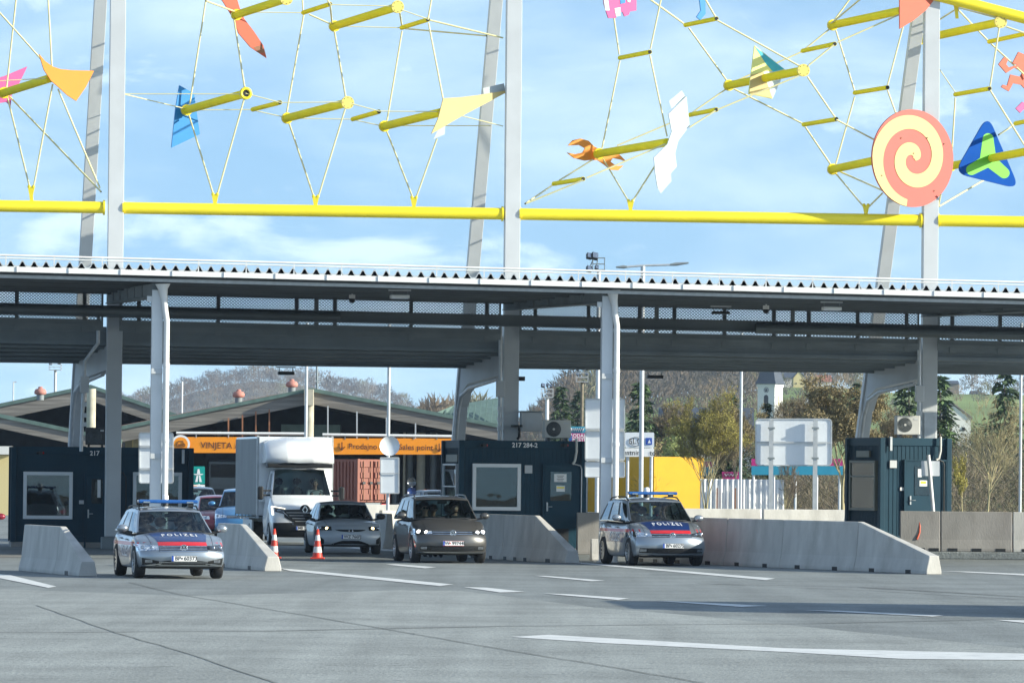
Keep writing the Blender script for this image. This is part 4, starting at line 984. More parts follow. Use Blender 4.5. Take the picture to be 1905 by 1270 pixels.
# ------------------------------------------------------------------ box truck
def truck(name, label, loc, rz, plate_txt=None):
    FA = 1.0; ca, sa = math.cos(rz), math.sin(rz)
    o = thing(name, label, 'truck', V(loc) - V((-sa * FA, ca * FA, 0)), rz)
    W = 2.02
    zt = [(0, 1.12), (.12, 1.20), (.55, 1.36), (1.0, 1.50), (2.6, 1.50)]
    wt = [(0, .94), (.2, .99), (.5, 1), (1, .92)]
    ff = [(0, .12), (.2, .0), (.6, .03), (.85, .09), (1, .20)]
    ar = .42
    def body(u, v, w_):
        a = abs(u); z0 = .24
        if a > .9 and abs(v - FA) < ar: z0 = max(z0, .36 + math.sqrt(ar * ar - (v - FA) ** 2))
        z1 = ipol(zt, v); k = max(0, 1 - v / 1.0)
        return (u * W / 2 * ipol(wt, w_) * (.95 + .05 * min(1, v / .6)), v + k * (ipol(ff, w_) + .20 * a ** 3), z0 + (z1 - z0) * w_ - .06 * a ** 3 * w_ ** 3)
    bg_ = subdivide(ibox([-1, -.9, -.6, -.3, 0, .3, .6, .9, 1], [0, .1, .3, FA - ar - .02, FA - ar * .7, FA, FA + ar * .7, FA + ar + .02, 1.8, 2.6], [0, .06, .25, .5, .75, .94, 1], body,
                         lambda s, u, v, w_: 2 if s == 'bottom' or (s == 'top' and v > .95 and abs(u) < .9) else (5 if s in ('front',) and w_ < .56 else 0)))
    def gh(u, v, w_):
        a = abs(u); ys = .78 + (1.42 - .78) * w_; ye = 2.6
        return (u * W / 2 * (.93 - .16 * w_), ys + (ye - ys) * v + (1 - v) ** 3 * .18 * a ** 2.5, 1.40 + (2.28 - 1.40) * w_ - .04 * a ** 3 * w_)
    def mg(s, u, v, w_):
        if s == 'front': return 1 if abs(u) < .93 and .08 < w_ < .93 else 0
        if s in ('left', 'right'): return 3 if .12 < w_ < .86 and .06 < v < .55 else 0
        return 0 if s == 'top' else 2
    gg = subdivide(ibox([-1, -.95, -.9, -.45, 0, .45, .9, .95, 1], [0, .06, .12, .3, .55, 1], [0, .12, .16, .5, .82, .86, 1], gh, mg))
    def shell(geo, k, nm, m):
        v_, f_ = split(geo, k); b = MB(); b.add(v_, f_, 0, True); return b.build(nm, m, o, world=False)
    wm = MT['whitecar']
    shell(bg_, 0, 'cab', wm); shell(bg_, 2, 'underbody', MT['interior']); shell(bg_, 5, 'bumper', MT['black'])
    shell(gg, 0, 'cab_top', wm); shell(gg, 1, 'windscreen', MT['glass']); shell(gg, 3, 'side_window', MT['sideglass']); shell(gg, 2, 'cab_back', MT['interior'])
    sk_ = Skin(bg_); fr = sk_.front
    b = MB(); patch(b, lambda x, z: fr(x, z, .008), -.62, .62, lambda x: .62 + .22 * (abs(x) / .62) ** 2, lambda x: 1.08 - .03 * abs(x), 14, 4); g_ = b.build('grille', MT['black'], o, world=False)
    for k in range(4):
        z = .72 + .085 * k; hw = .30 + .085 * k; b = MB(); patch(b, lambda x, q: fr(x, q, .018), -hw, hw, z - .008, z + .008, 12, 1); b.build('grille_bar', MT['galv'], g_, world=False)
    for sg in (-1, 1):
        b = MB(); patch(b, lambda z, x: fr(x, z, .020), .62, 1.0, lambda z: sg * (.36 + .28 * ((z - .62) / .38) ** 1.5), lambda z: sg * (.375 + .28 * ((z - .62) / .38) ** 1.5), 8, 1); b.build('grille_trim', MT['chrome'], g_, world=False)
    ringlogo(o, fr(0, 1.06, .03), .12, 'diamond')
    b = MB(); R = Matrix.Rotation(PI / 2, 3, 'X'); b.lathe([(0, 0), (.15, 0), (.155, -.02)], 20, fr(0, 1.06, .02), R); b.build('badge_plate', MT['black'], o, world=False)
    for sg in (-1, 1):
        lo, hi = (lambda x: .93 + .08 * (abs(x) - .62) / .3), (lambda x: 1.12 + .05 * (abs(x) - .62) / .3)
        b = MB(); patch(b, lambda x, z: fr(x, z, .008), sg * .60, sg * .955, lo, hi, 8, 3); hl = b.build('headlight', MT['lamp_dark'], o, world=False)
        b = MB(); patch(b, lambda x, z: fr(x, z, .016), sg * .58, sg * .95, lambda x: hi(x) - .035, lambda x: hi(x) - .005, 8, 1); patch(b, lambda x, z: fr(x, z, .016), sg * .915, sg * .955, .90, lambda x: hi(x) - .03, 3, 3)
        b.build('daylight_strip', MT['drl'], hl, world=False)
        b = MB(); b.ball(fr(sg * .76, 1.03, .01), (.055, .02, .05), 10); b.build('lamp', MT['lens'], hl, world=False)
        wheel(o, sg * (W / 2 - .12), FA, .34, .22, sg); wheel(o, sg * (W / 2 - .15), FA + 4.4, .34, .40, sg, name='rear_wheel')
        b = MB(); b.box((sg * 1.22, 1.12, 1.55), (.17, .16, .40)); mr = b.build('wing_mirror', MT['black'], o, world=False, bevel=.05, bseg=3)
        b = MB(); b.bar((sg * .88, 1.2, 1.48), (sg * 1.18, 1.14, 1.48), .06, .05); b.bar((sg * .88, 1.2, 1.62), (sg * 1.18, 1.14, 1.62), .06, .05); b.build('mirror_arm', MT['black'], mr, world=False)
    if plate_txt: plate(o, -.02, fr(-.02, .52, .02).y, .52, plate_txt)
    for sx in (-.55, .0, .52): seat(o, sx, 2.1, 1.2, 2.0)
    b = MB(); b.lathe([(.2, 0), (.215, .012), (.2, .024), (.185, .012), (.2, 0)], 20, (.52, 1.5, 1.5), Matrix.Rotation(math.radians(-40), 3, 'X')); b.build('steering_wheel', MT['black'], o, world=False)
    # chassis and box
    b = MB(); b.box((-.4, 5.2, .62), (.09, 6.4, .16)); b.box((.4, 5.2, .62), (.09, 6.4, .16))
    for y in (2.8, 4.0, 5.2, 6.4): b.box((0, y, .72), (1.9, .08, .1))
    b.box((0, 5.4, .80), (2.2, 5.8, .05)); b.build('chassis', MT['dark_steel'], o, world=False)
    z0, z1, y0, y1, hw = .84, 3.26, 2.62, 8.6, 1.13
    b = MB(); b.box((0, (y0 + y1) / 2, (z0 + z1) / 2), (2 * hw - .04, y1 - y0 - .04, z1 - z0 - .04)); b.build('box_body', MT['whitecar'], o, world=False, bevel=.02)
    for sg in (-1, 1):
        b = MB(); n = 24; vs = []
        for i in range(n + 1):
            y = y0 + .12 + (y1 - y0 - .24) * i / n
            for z in (z0 + .02, z0 + .8, z0 + 1.6, z1 - .08): vs.append((sg * (hw + .006 + .006 * math.sin(i * 1.7 + z) + (.0 if i % 6 else .01)), y, z))
        b.add(vs, [(i * 4 + j, (i + 1) * 4 + j, (i + 1) * 4 + j + 1, i * 4 + j + 1) for i in range(n) for j in range(3)], 0, True); cu = b.build('side_curtain', MT['greytarp'], o, world=False)
        for k in range(7):
            y = y0 + .3 + k * (y1 - y0 - .6) / 6; b = MB(); b.bar((sg * (hw + .022), y, z0 - .05), (sg * (hw + .022), y, z0 + .06), .02, .008); b.build('strap', MT['dark_steel'], cu, world=False)
        b = MB(); b.box((sg * hw, y0 + .05, (z0 + z1) / 2), (.06, .12, z1 - z0 + .02)); b.build('corner_post', MT['galv'], o, world=False)
        b = MB(); b.box((sg * (hw - .1), (y0 + y1) / 2 + .3, .55), (.05, 2.4, .35)); b.build('side_guard', MT['galv'], o, world=False)
    # roof wind deflector: curved white fairing over the cab
    b = MB(); prof = [(1.30, 2.45), (1.33, 2.62), (1.45, 2.82), (1.68, 3.02), (2.0, 3.15), (2.55, 3.20)]; us = [-1, -.97, -.85, -.4, -.36, 0, .36, .40, .85, .97, 1]; vs = []
    for y, z in prof:
        for u in us:
            t = (z - 2.4) / .8; hwid = 1.02 - .02 * t; bump = .025 if abs(abs(u) - .38) < .03 else 0
            vs.append((u * hwid, y + .28 * abs(u) ** 4 * (1 - t * .6) - bump, z - .16 * abs(u) ** 6 * max(0, t - .2) + bump * .6))
    m_ = len(us); b.add(vs, [(i * m_ + j, i * m_ + j + 1, (i + 1) * m_ + j + 1, (i + 1) * m_ + j) for i in range(len(prof) - 1) for j in range(m_ - 1)], 0, True)
    for sg in (-1, 1):
        col_ = [0 if sg < 0 else m_ - 1]
        edge = [V(vs[i * m_ + (0 if sg < 0 else m_ - 1)]) for i in range(len(prof))]; back = [V((e.x, 2.56, e.z)) for e in edge]
        b.add(edge + back, [(i, i + 1, len(edge) + i + 1, len(edge) + i) for i in range(len(edge) - 1)], 0)
    fa_ = b.build('wind_deflector', MT['whitecar'], o, world=False)
    sd = fa_.modifiers.new('thick', 'SOLIDIFY'); sd.thickness = .03
    b = MB(); b.box((0, 1.62, 2.37), (1.98, .50, .13)); b.build('deflector_band', MT['black'], o, world=False, bevel=.03)
    b = MB(); b.box((0, 2.58, 2.25), (2.2, .08, 1.95)); b.build('front_bulkhead', MT['whitecar'], o, world=False)
    return o
tr = truck('box_truck', 'white box truck with roof wind deflector and grey curtain side, facing the viewer', G(560, 1013.5), PHC + .03, 'MB 284KR')
# unseen copy, added so that a long shadow reaches in from the right
dup(tr, V((11.9, 88.5, 0)), PHC - PI * .02, label='unseen truck copy added right of the picture to cast the long road shadow')
# ------------------------------------------------------------------ people in the cars
def person(label, seat_loc, rz, cloth, hair, glasses=False, driver=True, bald=False):
    o = thing('person', label, 'person', seat_loc, rz)
    bm = bmesh.new(); sk = bm.verts.layers.skin.verify(); vl = {}
    pts = {'pel': (0, 0, .10, .15), 'waist': (0, .02, .30, .135), 'chest': (0, .0, .50, .155), 'neck0': (0, 0, .62, .075), 'neck': (0, -.01, .68, .055), 'jaw': (0, -.03, .755, .072), 'brow': (0, -.02, .835, .088), 'crown': (0, .0, .89, .062), 'nose': (0, -.105, .785, .018)}
    for sg, q in ((-1, 'l'), (1, 'r')):
        pts['sh' + q] = (sg * .19, .01, .57, .062); pts['el' + q] = (sg * .25, -.16, .38, .045); pts['wr' + q] = (sg * .15, -.38, .47, .028)
        pts['pa' + q] = (sg * .135, -.43, .49, .032)
        for k in range(4):
            pts['fa%s%d' % (q, k)] = (sg * (.115 - .004 * k), -.455 - .006 * (k % 2), .52 - .02 * k, .010); pts['fb%s%d' % (q, k)] = (sg * .085, -.445, .522 - .02 * k, .008)
        pts['ta' + q] = (sg * .12, -.42, .53, .011); pts['tb' + q] = (sg * .09, -.43, .545, .009)
        pts['hip' + q] = (sg * .10, -.05, .08, .10); pts['kn' + q] = (sg * .14, -.46, .12, .07); pts['an' + q] = (sg * .13, -.55, -.28, .045); pts['toe' + q] = (sg * .13, -.72, -.33, .038)
    for k, (x, y, z, r) in pts.items():
        v = bm.verts.new((x, y, z)); v[sk].radius = (r, r * (.82 if k in ('chest', 'waist', 'pel') else 1)); vl[k] = v
    vl['pel'][sk].use_root = True
    ed = [('pel', 'waist'), ('waist', 'chest'), ('chest', 'neck0'), ('neck0', 'neck'), ('neck', 'jaw'), ('jaw', 'brow'), ('brow', 'crown'), ('jaw', 'nose')]
    for q in 'lr':
        ed += [('chest', 'sh' + q), ('sh' + q, 'el' + q), ('el' + q, 'wr' + q), ('wr' + q, 'pa' + q), ('pa' + q, 'ta' + q), ('ta' + q, 'tb' + q), ('pel', 'hip' + q), ('hip' + q, 'kn' + q), ('kn' + q, 'an' + q), ('an' + q, 'toe' + q)]
        for k in range(4): ed += [('pa' + q, 'fa%s%d' % (q, k)), ('fa%s%d' % (q, k), 'fb%s%d' % (q, k))]
    for a, c in ed: bm.edges.new((vl[a], vl[c]))
    me = bpy.data.meshes.new('body'); bm.to_mesh(me); bm.free()
    t = bpy.data.objects.new('cage', me); COL.objects.link(t); t.modifiers.new('s', 'SKIN').use_smooth_shade = True; s2 = t.modifiers.new('d', 'SUBSURF'); s2.levels = 2
    dg = bpy.context.evaluated_depsgraph_get(); dg.update(); ev = t.evaluated_get(dg); m2 = ev.to_mesh()
    vs = [p.co.copy() for p in m2.vertices]; F_ = [tuple(p.vertices) for p in m2.polygons]; ev.to_mesh_clear(); bpy.data.objects.remove(t)
    b = MB(); b.add(vs, F_, 0, True); bo = b.build('body', MT['skin'], o, world=False)
    bo.data.materials.append(MT[cloth])
    # clothing: the same surface below the collar, slightly larger
    sel = [f for f in F_ if all(vs[i].z < .625 and not (abs(vs[i].x) < .2 and vs[i].y < -.36 and vs[i].z > .4) for i in f)]
    me = bo.data; nrm = [v.normal.copy() for v in me.vertices]
    mp_, out, ff_ = {}, [], []
    for f in sel:
        g = []
        for i in f:
            if i not in mp_: mp_[i] = len(out); out.append(vs[i] + nrm[i] * .010)
            g.append(mp_[i])
        ff_.append(g)
    b = MB(); b.add(out, ff_, 0, True); b.build('clothing', MT[cloth], o, world=False)
    b = MB()
    n = 14; hv = []
    for i in range(7):
        t_ = PI * .52 * i / 6
        for k in range(n):
            a = 2 * PI * k / n; fwd = max(0, -math.sin(a)); tt = t_ * (1 - .42 * fwd) if not bald else t_ * (1 - .6 * fwd)
            hv.append((.093 * math.sin(tt) * math.cos(a), -.005 + .104 * math.sin(tt) * math.sin(a), .835 + .095 * math.cos(tt) - (.03 * math.sin(t_) if fwd == 0 else 0)))
    b.add(hv, [(i * n + k, i * n + (k + 1) % n, (i + 1) * n + (k + 1) % n, (i + 1) * n + k) for i in range(6) for k in range(n)], 0, True)
    b.build('hair', MT[hair], o, world=False)
    for sg in (-1, 1):
        b = MB(); b.ball((sg * .034, -.095, .825), (.014, .01, .008), 8); b.build('eye', MT['ink'], o, world=False)
        b = MB(); b.ball((sg * .088, .0, .80), (.014, .026, .034), 8); b.build('ear', MT['skin'], o, world=False)
        b = MB(); b.bar((sg * .018, -.102, .845), (sg * .055, -.092, .846), .012, .008, up=V((0, 1, 0))); b.build('eyebrow', MT[hair], o, world=False)
    b = MB(); b.ball((0, -.096, .742), (.026, .008, .006), 8); b.build('mouth', MT['kite_red'], o, world=False)
    if glasses:
        b = MB()
        for sg in (-1, 1): b.ball((sg * .037, -.106, .822), (.030, .008, .023), 10)
        b.bar((-.07, -.10, .828), (.07, -.10, .828), .01, .01); b.build('sunglasses', MT['ink'], o, world=False)
    return o
def incar(o, x, y, z): return TM[o.name] @ V((x, y, z))
person('driver with short dark hair and dark top, at the wheel of the dark grey car', incar(tour, .37, 2.18, .52), PHC + .35, 'shirt_dark', 'hair')
person('passenger in sunglasses and a dark top in the dark grey people carrier', incar(tour, -.37, 2.18, .50), PHC + .1, 'shirt_dark', 'hair', glasses=True)
person('back seat passenger leaning to the middle in the dark grey people carrier', incar(tour, -.06, 2.85, .48), PHC, 'shirt_navy', 'hair')
person('grey-haired truck driver in a white shirt holding the steering wheel', incar(tr, .52, 1.98, 1.02), PHC, 'shirt_white', 'greyhair', bald=True)
# ------------------------------------------------------------------ toll booths (container cabins)
def hit(x, y, p0, n): return onplane(x, y, p0, n)
def booth(label, xl, xr, xb, D, rz, ytop):
    A = P(xl, 900, D); A.z = 0; e = V((math.cos(rz), math.sin(rz), 0)); d = V((-math.sin(rz), math.cos(rz), 0))
    q = hit(xr, 900, A, -d); w_ = (q - A).dot(e)
    q = hit(xb, 900, A, -e) if xb is not None else A + d * 2.4; dep = max(2.0, min(3.4, (q - A).dot(d))) if xb is not None else 2.4
    h = hit((xl + xr) / 2, ytop, A, -d).z
    o = thing('toll_booth', label, 'booth', A + e * w_ / 2 + d * dep / 2, rz, 'navy cabins between the lanes'); R = Matrix.Rotation(rz, 3, 'Z')
    c = A + e * w_ / 2 + d * dep / 2; z0 = .15
    b = MB(); b.box(c + UP * (z0 / 2), (w_ + .1, dep + .1, z0), R); b.build('base', MT['concrete_b'], o)
    b = MB(); b.box(c + UP * ((h + z0) / 2), (w_ - .06, dep - .06, h - z0 - .04), R)
    n = int(w_ / .12)
    for i in range(1, n): b.box(A + e * (w_ * i / n) + d * .025 + UP * ((h + z0) / 2), (.035, .012, h - z0 - .4), R)
    n = int(dep / .1)
    for i in range(1, n): b.box(A + d * (dep * i / n) + e * .025 + UP * ((h + z0) / 2), (.012, .035, h - z0 - .4), R)
    b.build('walls', MT['navy'], o)
    for z, nm in ((h - .10, 'top_rail'), (z0 + .09, 'bottom_rail')):
        b = MB(); hh = .22 if nm == 'top_rail' else .18
        b.box(A + e * w_ / 2 + d * .03 + UP * z, (w_, .07, hh), R); b.box(c + d * (dep / 2 - .03) + UP * z, (w_, .07, hh), R)
        b.box(A + d * dep / 2 + e * .03 + UP * z, (.07, dep - .14, hh), R); b.box(A + e * (w_ - .03) + d * dep / 2 + UP * z, (.07, dep - .14, hh), R)
        b.build(nm, MT['navy'], o, bevel=.008)
    for i, (a, c_) in enumerate(((0, 0), (w_, 0), (0, dep), (w_, dep))):
        b = MB(); b.box(A + e * a + d * c_ + UP * ((h + z0) / 2), (.15, .15, h - z0 + .012), R); b.build('corner_post', MT['navy'], o, bevel=.012)
    b = MB(); b.box(c + UP * (h - .02), (w_ - .1, dep - .1, .03), R); b.build('roof', MT['grey_steel'], o)
    T = dict(o=o, A=A, e=e, d=d, w=w_, dep=dep, h=h, R=R)
    return T
def fr_pt(T, x, y): return hit(x, y, T['A'], -T['d'])
def sd_pt(T, x, y): return hit(x, y, T['A'], -T['e'])
def rect(T, x0, y0, x1, y1, face='f'):
    f = fr_pt if face == 'f' else sd_pt; ax = T['e'] if face == 'f' else -T['d']
    a, c = f(T, x0, (y0 + y1) / 2), f(T, x1, (y0 + y1) / 2); zt, zb_ = f(T, (x0 + x1) / 2, y0).z, f(T, (x0 + x1) / 2, y1).z
    m = (a + c) / 2; m.z = (zt + zb_) / 2; return m, abs((c - a).dot(ax)), zt - zb_
def window(T, x0, y0, x1, y1, face='f', fm='white_frame', ft=.10, split_=None, pane='window'):
    m, w_, h = rect(T, x0, y0, x1, y1, face); out = -T['d'] if face == 'f' else -T['e']; ax = T['e'] if face == 'f' else -T['d']
    R = T['R'] if face == 'f' else T['R'] @ Matrix.Rotation(-PI / 2, 3, 'Z')
    b = MB(); m0 = m + out * .03
    for s in (-1, 1):
        b.box(m0 + UP * s * (h / 2 - ft / 2), (w_, .10, ft), R); b.box(m0 + ax * s * (w_ / 2 - ft / 2), (ft, .10, h - 2 * ft), R)
    if split_: b.box(m0 + UP * split_, (w_ - 2 * ft, .09, ft * .7), R)
    f = b.build('window_frame', MT[fm], T['o'], bevel=.006)
    b = MB(); b.box(m - out * .012, (w_ - 2 * ft, .006, h - 2 * ft), R); b.build('window_backing', MT['interior'], f)
    b = MB(); b.box(m + out * .045, (w_ - 2 * ft, .008, h - 2 * ft), R); b.build('pane', MT[pane], f)
    return f
def panel(T, x0, y0, x1, y1, nm, m_, off=.012, th=.02, face='f', par=None, bevel=.003):
    m, w_, h = rect(T, x0, y0, x1, y1, face); out = -T['d'] if face == 'f' else -T['e']; R = T['R'] if face == 'f' else T['R'] @ Matrix.Rotation(-PI / 2, 3, 'Z')
    b = MB(); b.box(m + out * (off), (w_, th, h), R); return b.build(nm, MT[m_], par or T['o'], bevel=bevel)
def lettering(T, x, y, hpx, txt, m_='ink_white', off=.03, bold=.02, par=None, name='lettering'):
    p = fr_pt(T, x, y) - T['d'] * off; s = p.y / FPX; b = MB(); b.text(txt, hpx * s, lambda a, c: p + T['e'] * a + UP * c, bold=bold); return b.build(name, MT[m_], par or T['o'])
def door(T, x0, y0, x1, y1, px0, py0, px1, py1, hx, hy):
    o = panel(T, x0, y0, x1, y1, 'door', 'navy', .02, .05, bevel=.008)
    m, w_, h = rect(T, x0, y0, x1, y1); b = MB()
    for s in (-1, 1): b.box(m + T['e'] * s * (w_ / 2 + .03) - T['d'] * .03, (.05, .07, h + .06), T['R'])
    b.box(m + UP * (h / 2 + .03) - T['d'] * .03, (w_ + .11, .068, .05), T['R']); b.build('door_frame', MT['navy'], o)
    panel(T, px0, py0, px1, py1, 'door_backing', 'interior', .048, .004, par=o); panel(T, px0, py0, px1, py1, 'door_pane', 'window', .056, .006, par=o)
    p = fr_pt(T, hx, hy) - T['d'] * .07; b = MB(); b.box(p, (.04, .02, .24), T['R']); b.tube([p, p - T['d'] * .05, p - T['d'] * .05 + T['e'] * .13], .011, 6); b.build('door_handle', MT['galv'], o)
    return o
def pod(T, x, y):
    p = fr_pt(T, x, y) - T['d'] * .1; b = MB(); b.box(p, (.10, .16, .09), T['R']); b.tube([p - T['e'] * .05, p - T['e'] * .12], .03, 8); o = b.build('lamp_pod', MT['black'], T['o'])
    b = MB(); b.ball(p + T['e'] * .06 - T['d'] * .02, .035, 8); b.build('lamp_glass', MT['tail'], o)
# middle cabin
T2 = booth('middle navy cabin marked 217 284-2 with a white framed window and closed door', 858, 1085, 826, 156, math.radians(11.5), 820)
window(T2, 878, 862, 968, 949); lettering(T2, 976, 828, 8.5, '217 284-2', bold=.03); panel(T2, 976, 865, 990, 880, 'wall_plate', 'grey_steel')
dr = door(T2, 1012, 866, 1078, 1022, 1023, 877, 1062, 931, 1017, 942)
n_ = panel(T2, 1030, 881, 1053, 896, 'paper_notice', 'plate', .064, .004, par=dr, bevel=0); n2 = panel(T2, 1034, 903, 1050, 914, 'paper_notice', 'plate', .064, .004, par=dr, bevel=0)
b = MB()
for k in range(4):
    m, w_, h = rect(T2, 1034, 884 + 3 * k, 1049, 885 + 3 * k); b.box(m - T2['d'] * .068, (w_ * (.9 - .2 * (k % 2)), .002, .014), T2['R'])
b.build('print_lines', MT['ink'], n_)
panel(T2, 1035, 905, 1049, 908, 'yellow_band', 'kite_orange' if False else 'yellow', .068, .002, par=n2, bevel=0)
panel(T2, 1033, 983, 1057, 1010, 'door_hatch', 'interior', .05, .006, par=dr, bevel=0)
pod(T2, 900, 828); pod(T2, 1050, 828)
window(T2, 828, 862, 853, 960, 's', 'white_frame', .05, .1); panel(T2, 831, 845, 852, 859, 'vent_louvre', 'olive', face='s')
b = MB(); b.tube([fr_pt(T2, 1071, 815) - T2['d'] * .1, fr_pt(T2, 1071, 840) - T2['d'] * .1, fr_pt(T2, 1068, 857) - T2['d'] * .1, fr_pt(T2, 1064, 863) - T2['d'] * .1], .035, 8); b.build('cable_sleeve', MT['acwhite'], T2['o'])
b = MB(); b.tube([fr_pt(T2, 1064, 862) - T2['d'] * .08, fr_pt(T2, 1079, 866) - T2['d'] * .08, fr_pt(T2, 1081, 872) - T2['d'] * .08, fr_pt(T2, 1079, 1015) - T2['d'] * .08], .018, 6); b.build('cable', MT['galv'], T2['o'])
# left cabin
T1 = booth('long navy cabin at the left marked 217 with two white framed windows', 25, 355, None, 160.5, math.radians(6.5), 832)
window(T1, 43, 877, 135, 965); window(T1, 247, 878, 338, 966); lettering(T1, 190, 842, 8.5, '217 284-1' if False else '217', bold=.03) if False else None
lettering(T1, 176, 843, 8.5, '217', bold=.03); panel(T1, 147, 930, 156, 937, 'wall_plate', 'grey_steel')
dr = door(T1, 160, 884, 212, 1030, 170, 890, 190, 936, 164, 955)
panel(T1, 181, 892, 187, 925, 'paper_notice', 'plate', .064, .004, par=dr, bevel=0)
pod(T1, 76, 842)
b = MB(); b.tube([fr_pt(T1, 219, 878) - T1['d'] * .08, fr_pt(T1, 229, 879) - T1['d'] * .08, fr_pt(T1, 234, 888) - T1['d'] * .08, fr_pt(T1, 234, 1000) - T1['d'] * .08], .018, 6); b.build('cable', MT['black'], T1['o'])
panel(T1, 338, 836, 343, 862, 'bracket', 'galv', .06, .08)
# right cabin
T3 = booth('small navy cabin at the right with an olive framed side window and a door notice', 1640, 1764, 1578, 158, math.radians(19.5), 815)
window(T3, 1584, 856, 1632, 949, 's', 'olive', .07, .25, 'window'); panel(T3, 1596, 838, 1620, 850, 'vent_louvre', 'olive', face='s', off=.03, th=.05)
panel(T3, 1655, 856, 1668, 870, 'wall_plate', 'grey_steel'); panel(T3, 1674, 906, 1681, 912, 'socket', 'plate')
dr = door(T3, 1684, 858, 1757, 990, 1700, 867, 1735, 921, 1692, 930)
n2 = panel(T3, 1709, 893, 1723, 904, 'paper_notice', 'plate', .064, .004, par=dr, bevel=0); panel(T3, 1711, 895, 1721, 899, 'yellow_band', 'yellow', .068, .002, par=n2, bevel=0)
panel(T3, 1706, 872, 1713, 887, 'paper_notice', 'plate', .064, .004, par=dr, bevel=0)
b = MB(); b.tube([fr_pt(T3, 1747, 812) - T3['d'] * .1, fr_pt(T3, 1747, 838) - T3['d'] * .1, fr_pt(T3, 1744, 852) - T3['d'] * .1, fr_pt(T3, 1739, 855) - T3['d'] * .1], .035, 8); b.build('cable_sleeve', MT['acwhite'], T3['o'])
b = MB(); b.tube([fr_pt(T3, 1739, 854) - T3['d'] * .08, fr_pt(T3, 1752, 858) - T3['d'] * .08, fr_pt(T3, 1754, 864) - T3['d'] * .08, fr_pt(T3, 1753, 1000) - T3['d'] * .08], .02, 6); b.build('cable', MT['black'], T3['o'])
panel(T3, 1653, 812, 1657, 838, 'bracket', 'galv', .08, .08)
# air conditioners and cabinets on the cabin roofs
def ac(label, x0, y0, x1, y1, fx, fy, frad, D, rz, m='acwhite'):
    a, c = P(x0, y1, D), P(x1, y0, D); w_, h = (c.x - a.x), (c.z - a.z); ctr = (a + c) / 2
    o = thing('air_conditioner', label, 'air conditioner', V((ctr.x, D + .15, a.z)), rz); R = Matrix.Rotation(rz, 3, 'Z'); d = R @ V((0, 1, 0))
    cc = V((ctr.x, D + .15, ctr.z)); b = MB(); b.box(cc, (w_, .34, h), R); b.build('casing', MT[m], o, bevel=.02)
    p = P(fx, fy, D); r = frad * D / FPX; p = cc + R @ V((p.x - ctr.x, -.172, p.z - ctr.z)); Rx = R @ Matrix.Rotation(PI / 2, 3, 'X')
    b = MB(); b.lathe([(0, .004), (r, .004), (r * 1.02, -.006)], 24, p, Rx); f = b.build('fan_opening', MT['grille'], o)
    b = MB()
    for k in range(1, 6): b.lathe([(r * k / 5.5, .012), (r * k / 5.5 + .008, .016), (r * k / 5.5 + .016, .012)], 24, p, Rx)
    b.build('fan_guard', MT['duct'], f)
    b = MB(); b.lathe([(0, .02), (r * .16, .018)], 12, p, Rx); b.build('hub', MT[m], f)
    for s in (-1, 1):
        b = MB(); b.box(cc + R @ V((s * w_ * .33, 0, -h / 2 - .05)), (.06, .4, .1), R); b.build('foot', MT['black'], o)
    q = cc + R @ V((w_ * .32, -.174, h * .32)); b = MB(); b.box(q, (w_ * .18, .006, .045), R); b.build('type_label', MT['grey_steel'], o)
ac('white air conditioner on the roof of the middle cabin', 1010, 781, 1061, 814, 1028, 798, 14, 157.5, math.radians(10))
ac('pale air conditioner on the roof of the right cabin', 1666, 773, 1711, 808, 1682, 790, 13.5, 159, math.radians(8))
ac('dark fan unit on the roof of the left cabin beside the pylon', 158, 795, 196, 827, 175, 812, 14, 161.5, math.radians(4), 'grille')
a, c = P(968, 802, 159.2), P(1007, 767, 159.2); R = Matrix.Rotation(PHI, 3, 'Z')
o = thing('control_cabinet', 'grey sheet metal control cabinet fixed to the right of the middle pylon', 'cabinet', V(((a.x + c.x) / 2, 159.4, a.z)), PHI)
b = MB(); b.box(V(((a.x + c.x) / 2, 159.4, (a.z + c.z) / 2)), (c.x - a.x, .4, c.z - a.z), R); b.build('casing', MT['grey_steel'], o, bevel=.012)
b = MB(); b.box(V(((a.x + c.x) / 2, 159.38, c.z + .02)), (c.x - a.x + .06, .5, .04), R); b.build('rain_hood', MT['dark_steel'], o)
b = MB(); b.box(V(((a.x + c.x) / 2 - .03, 159.19, (a.z + c.z) / 2 - .05)), (.22, .02, .2), R); b.build('hatch', MT['galv'], o)
b = MB(); b.tube([P(966, 792, 159.1), P(966, 812, 159), P(962, 817, 159)], .04, 8); b.bar(P(950, 792, 159.1), P(972, 792, 159.1), .06, .06); b.build('bracket', MT['black'], o)
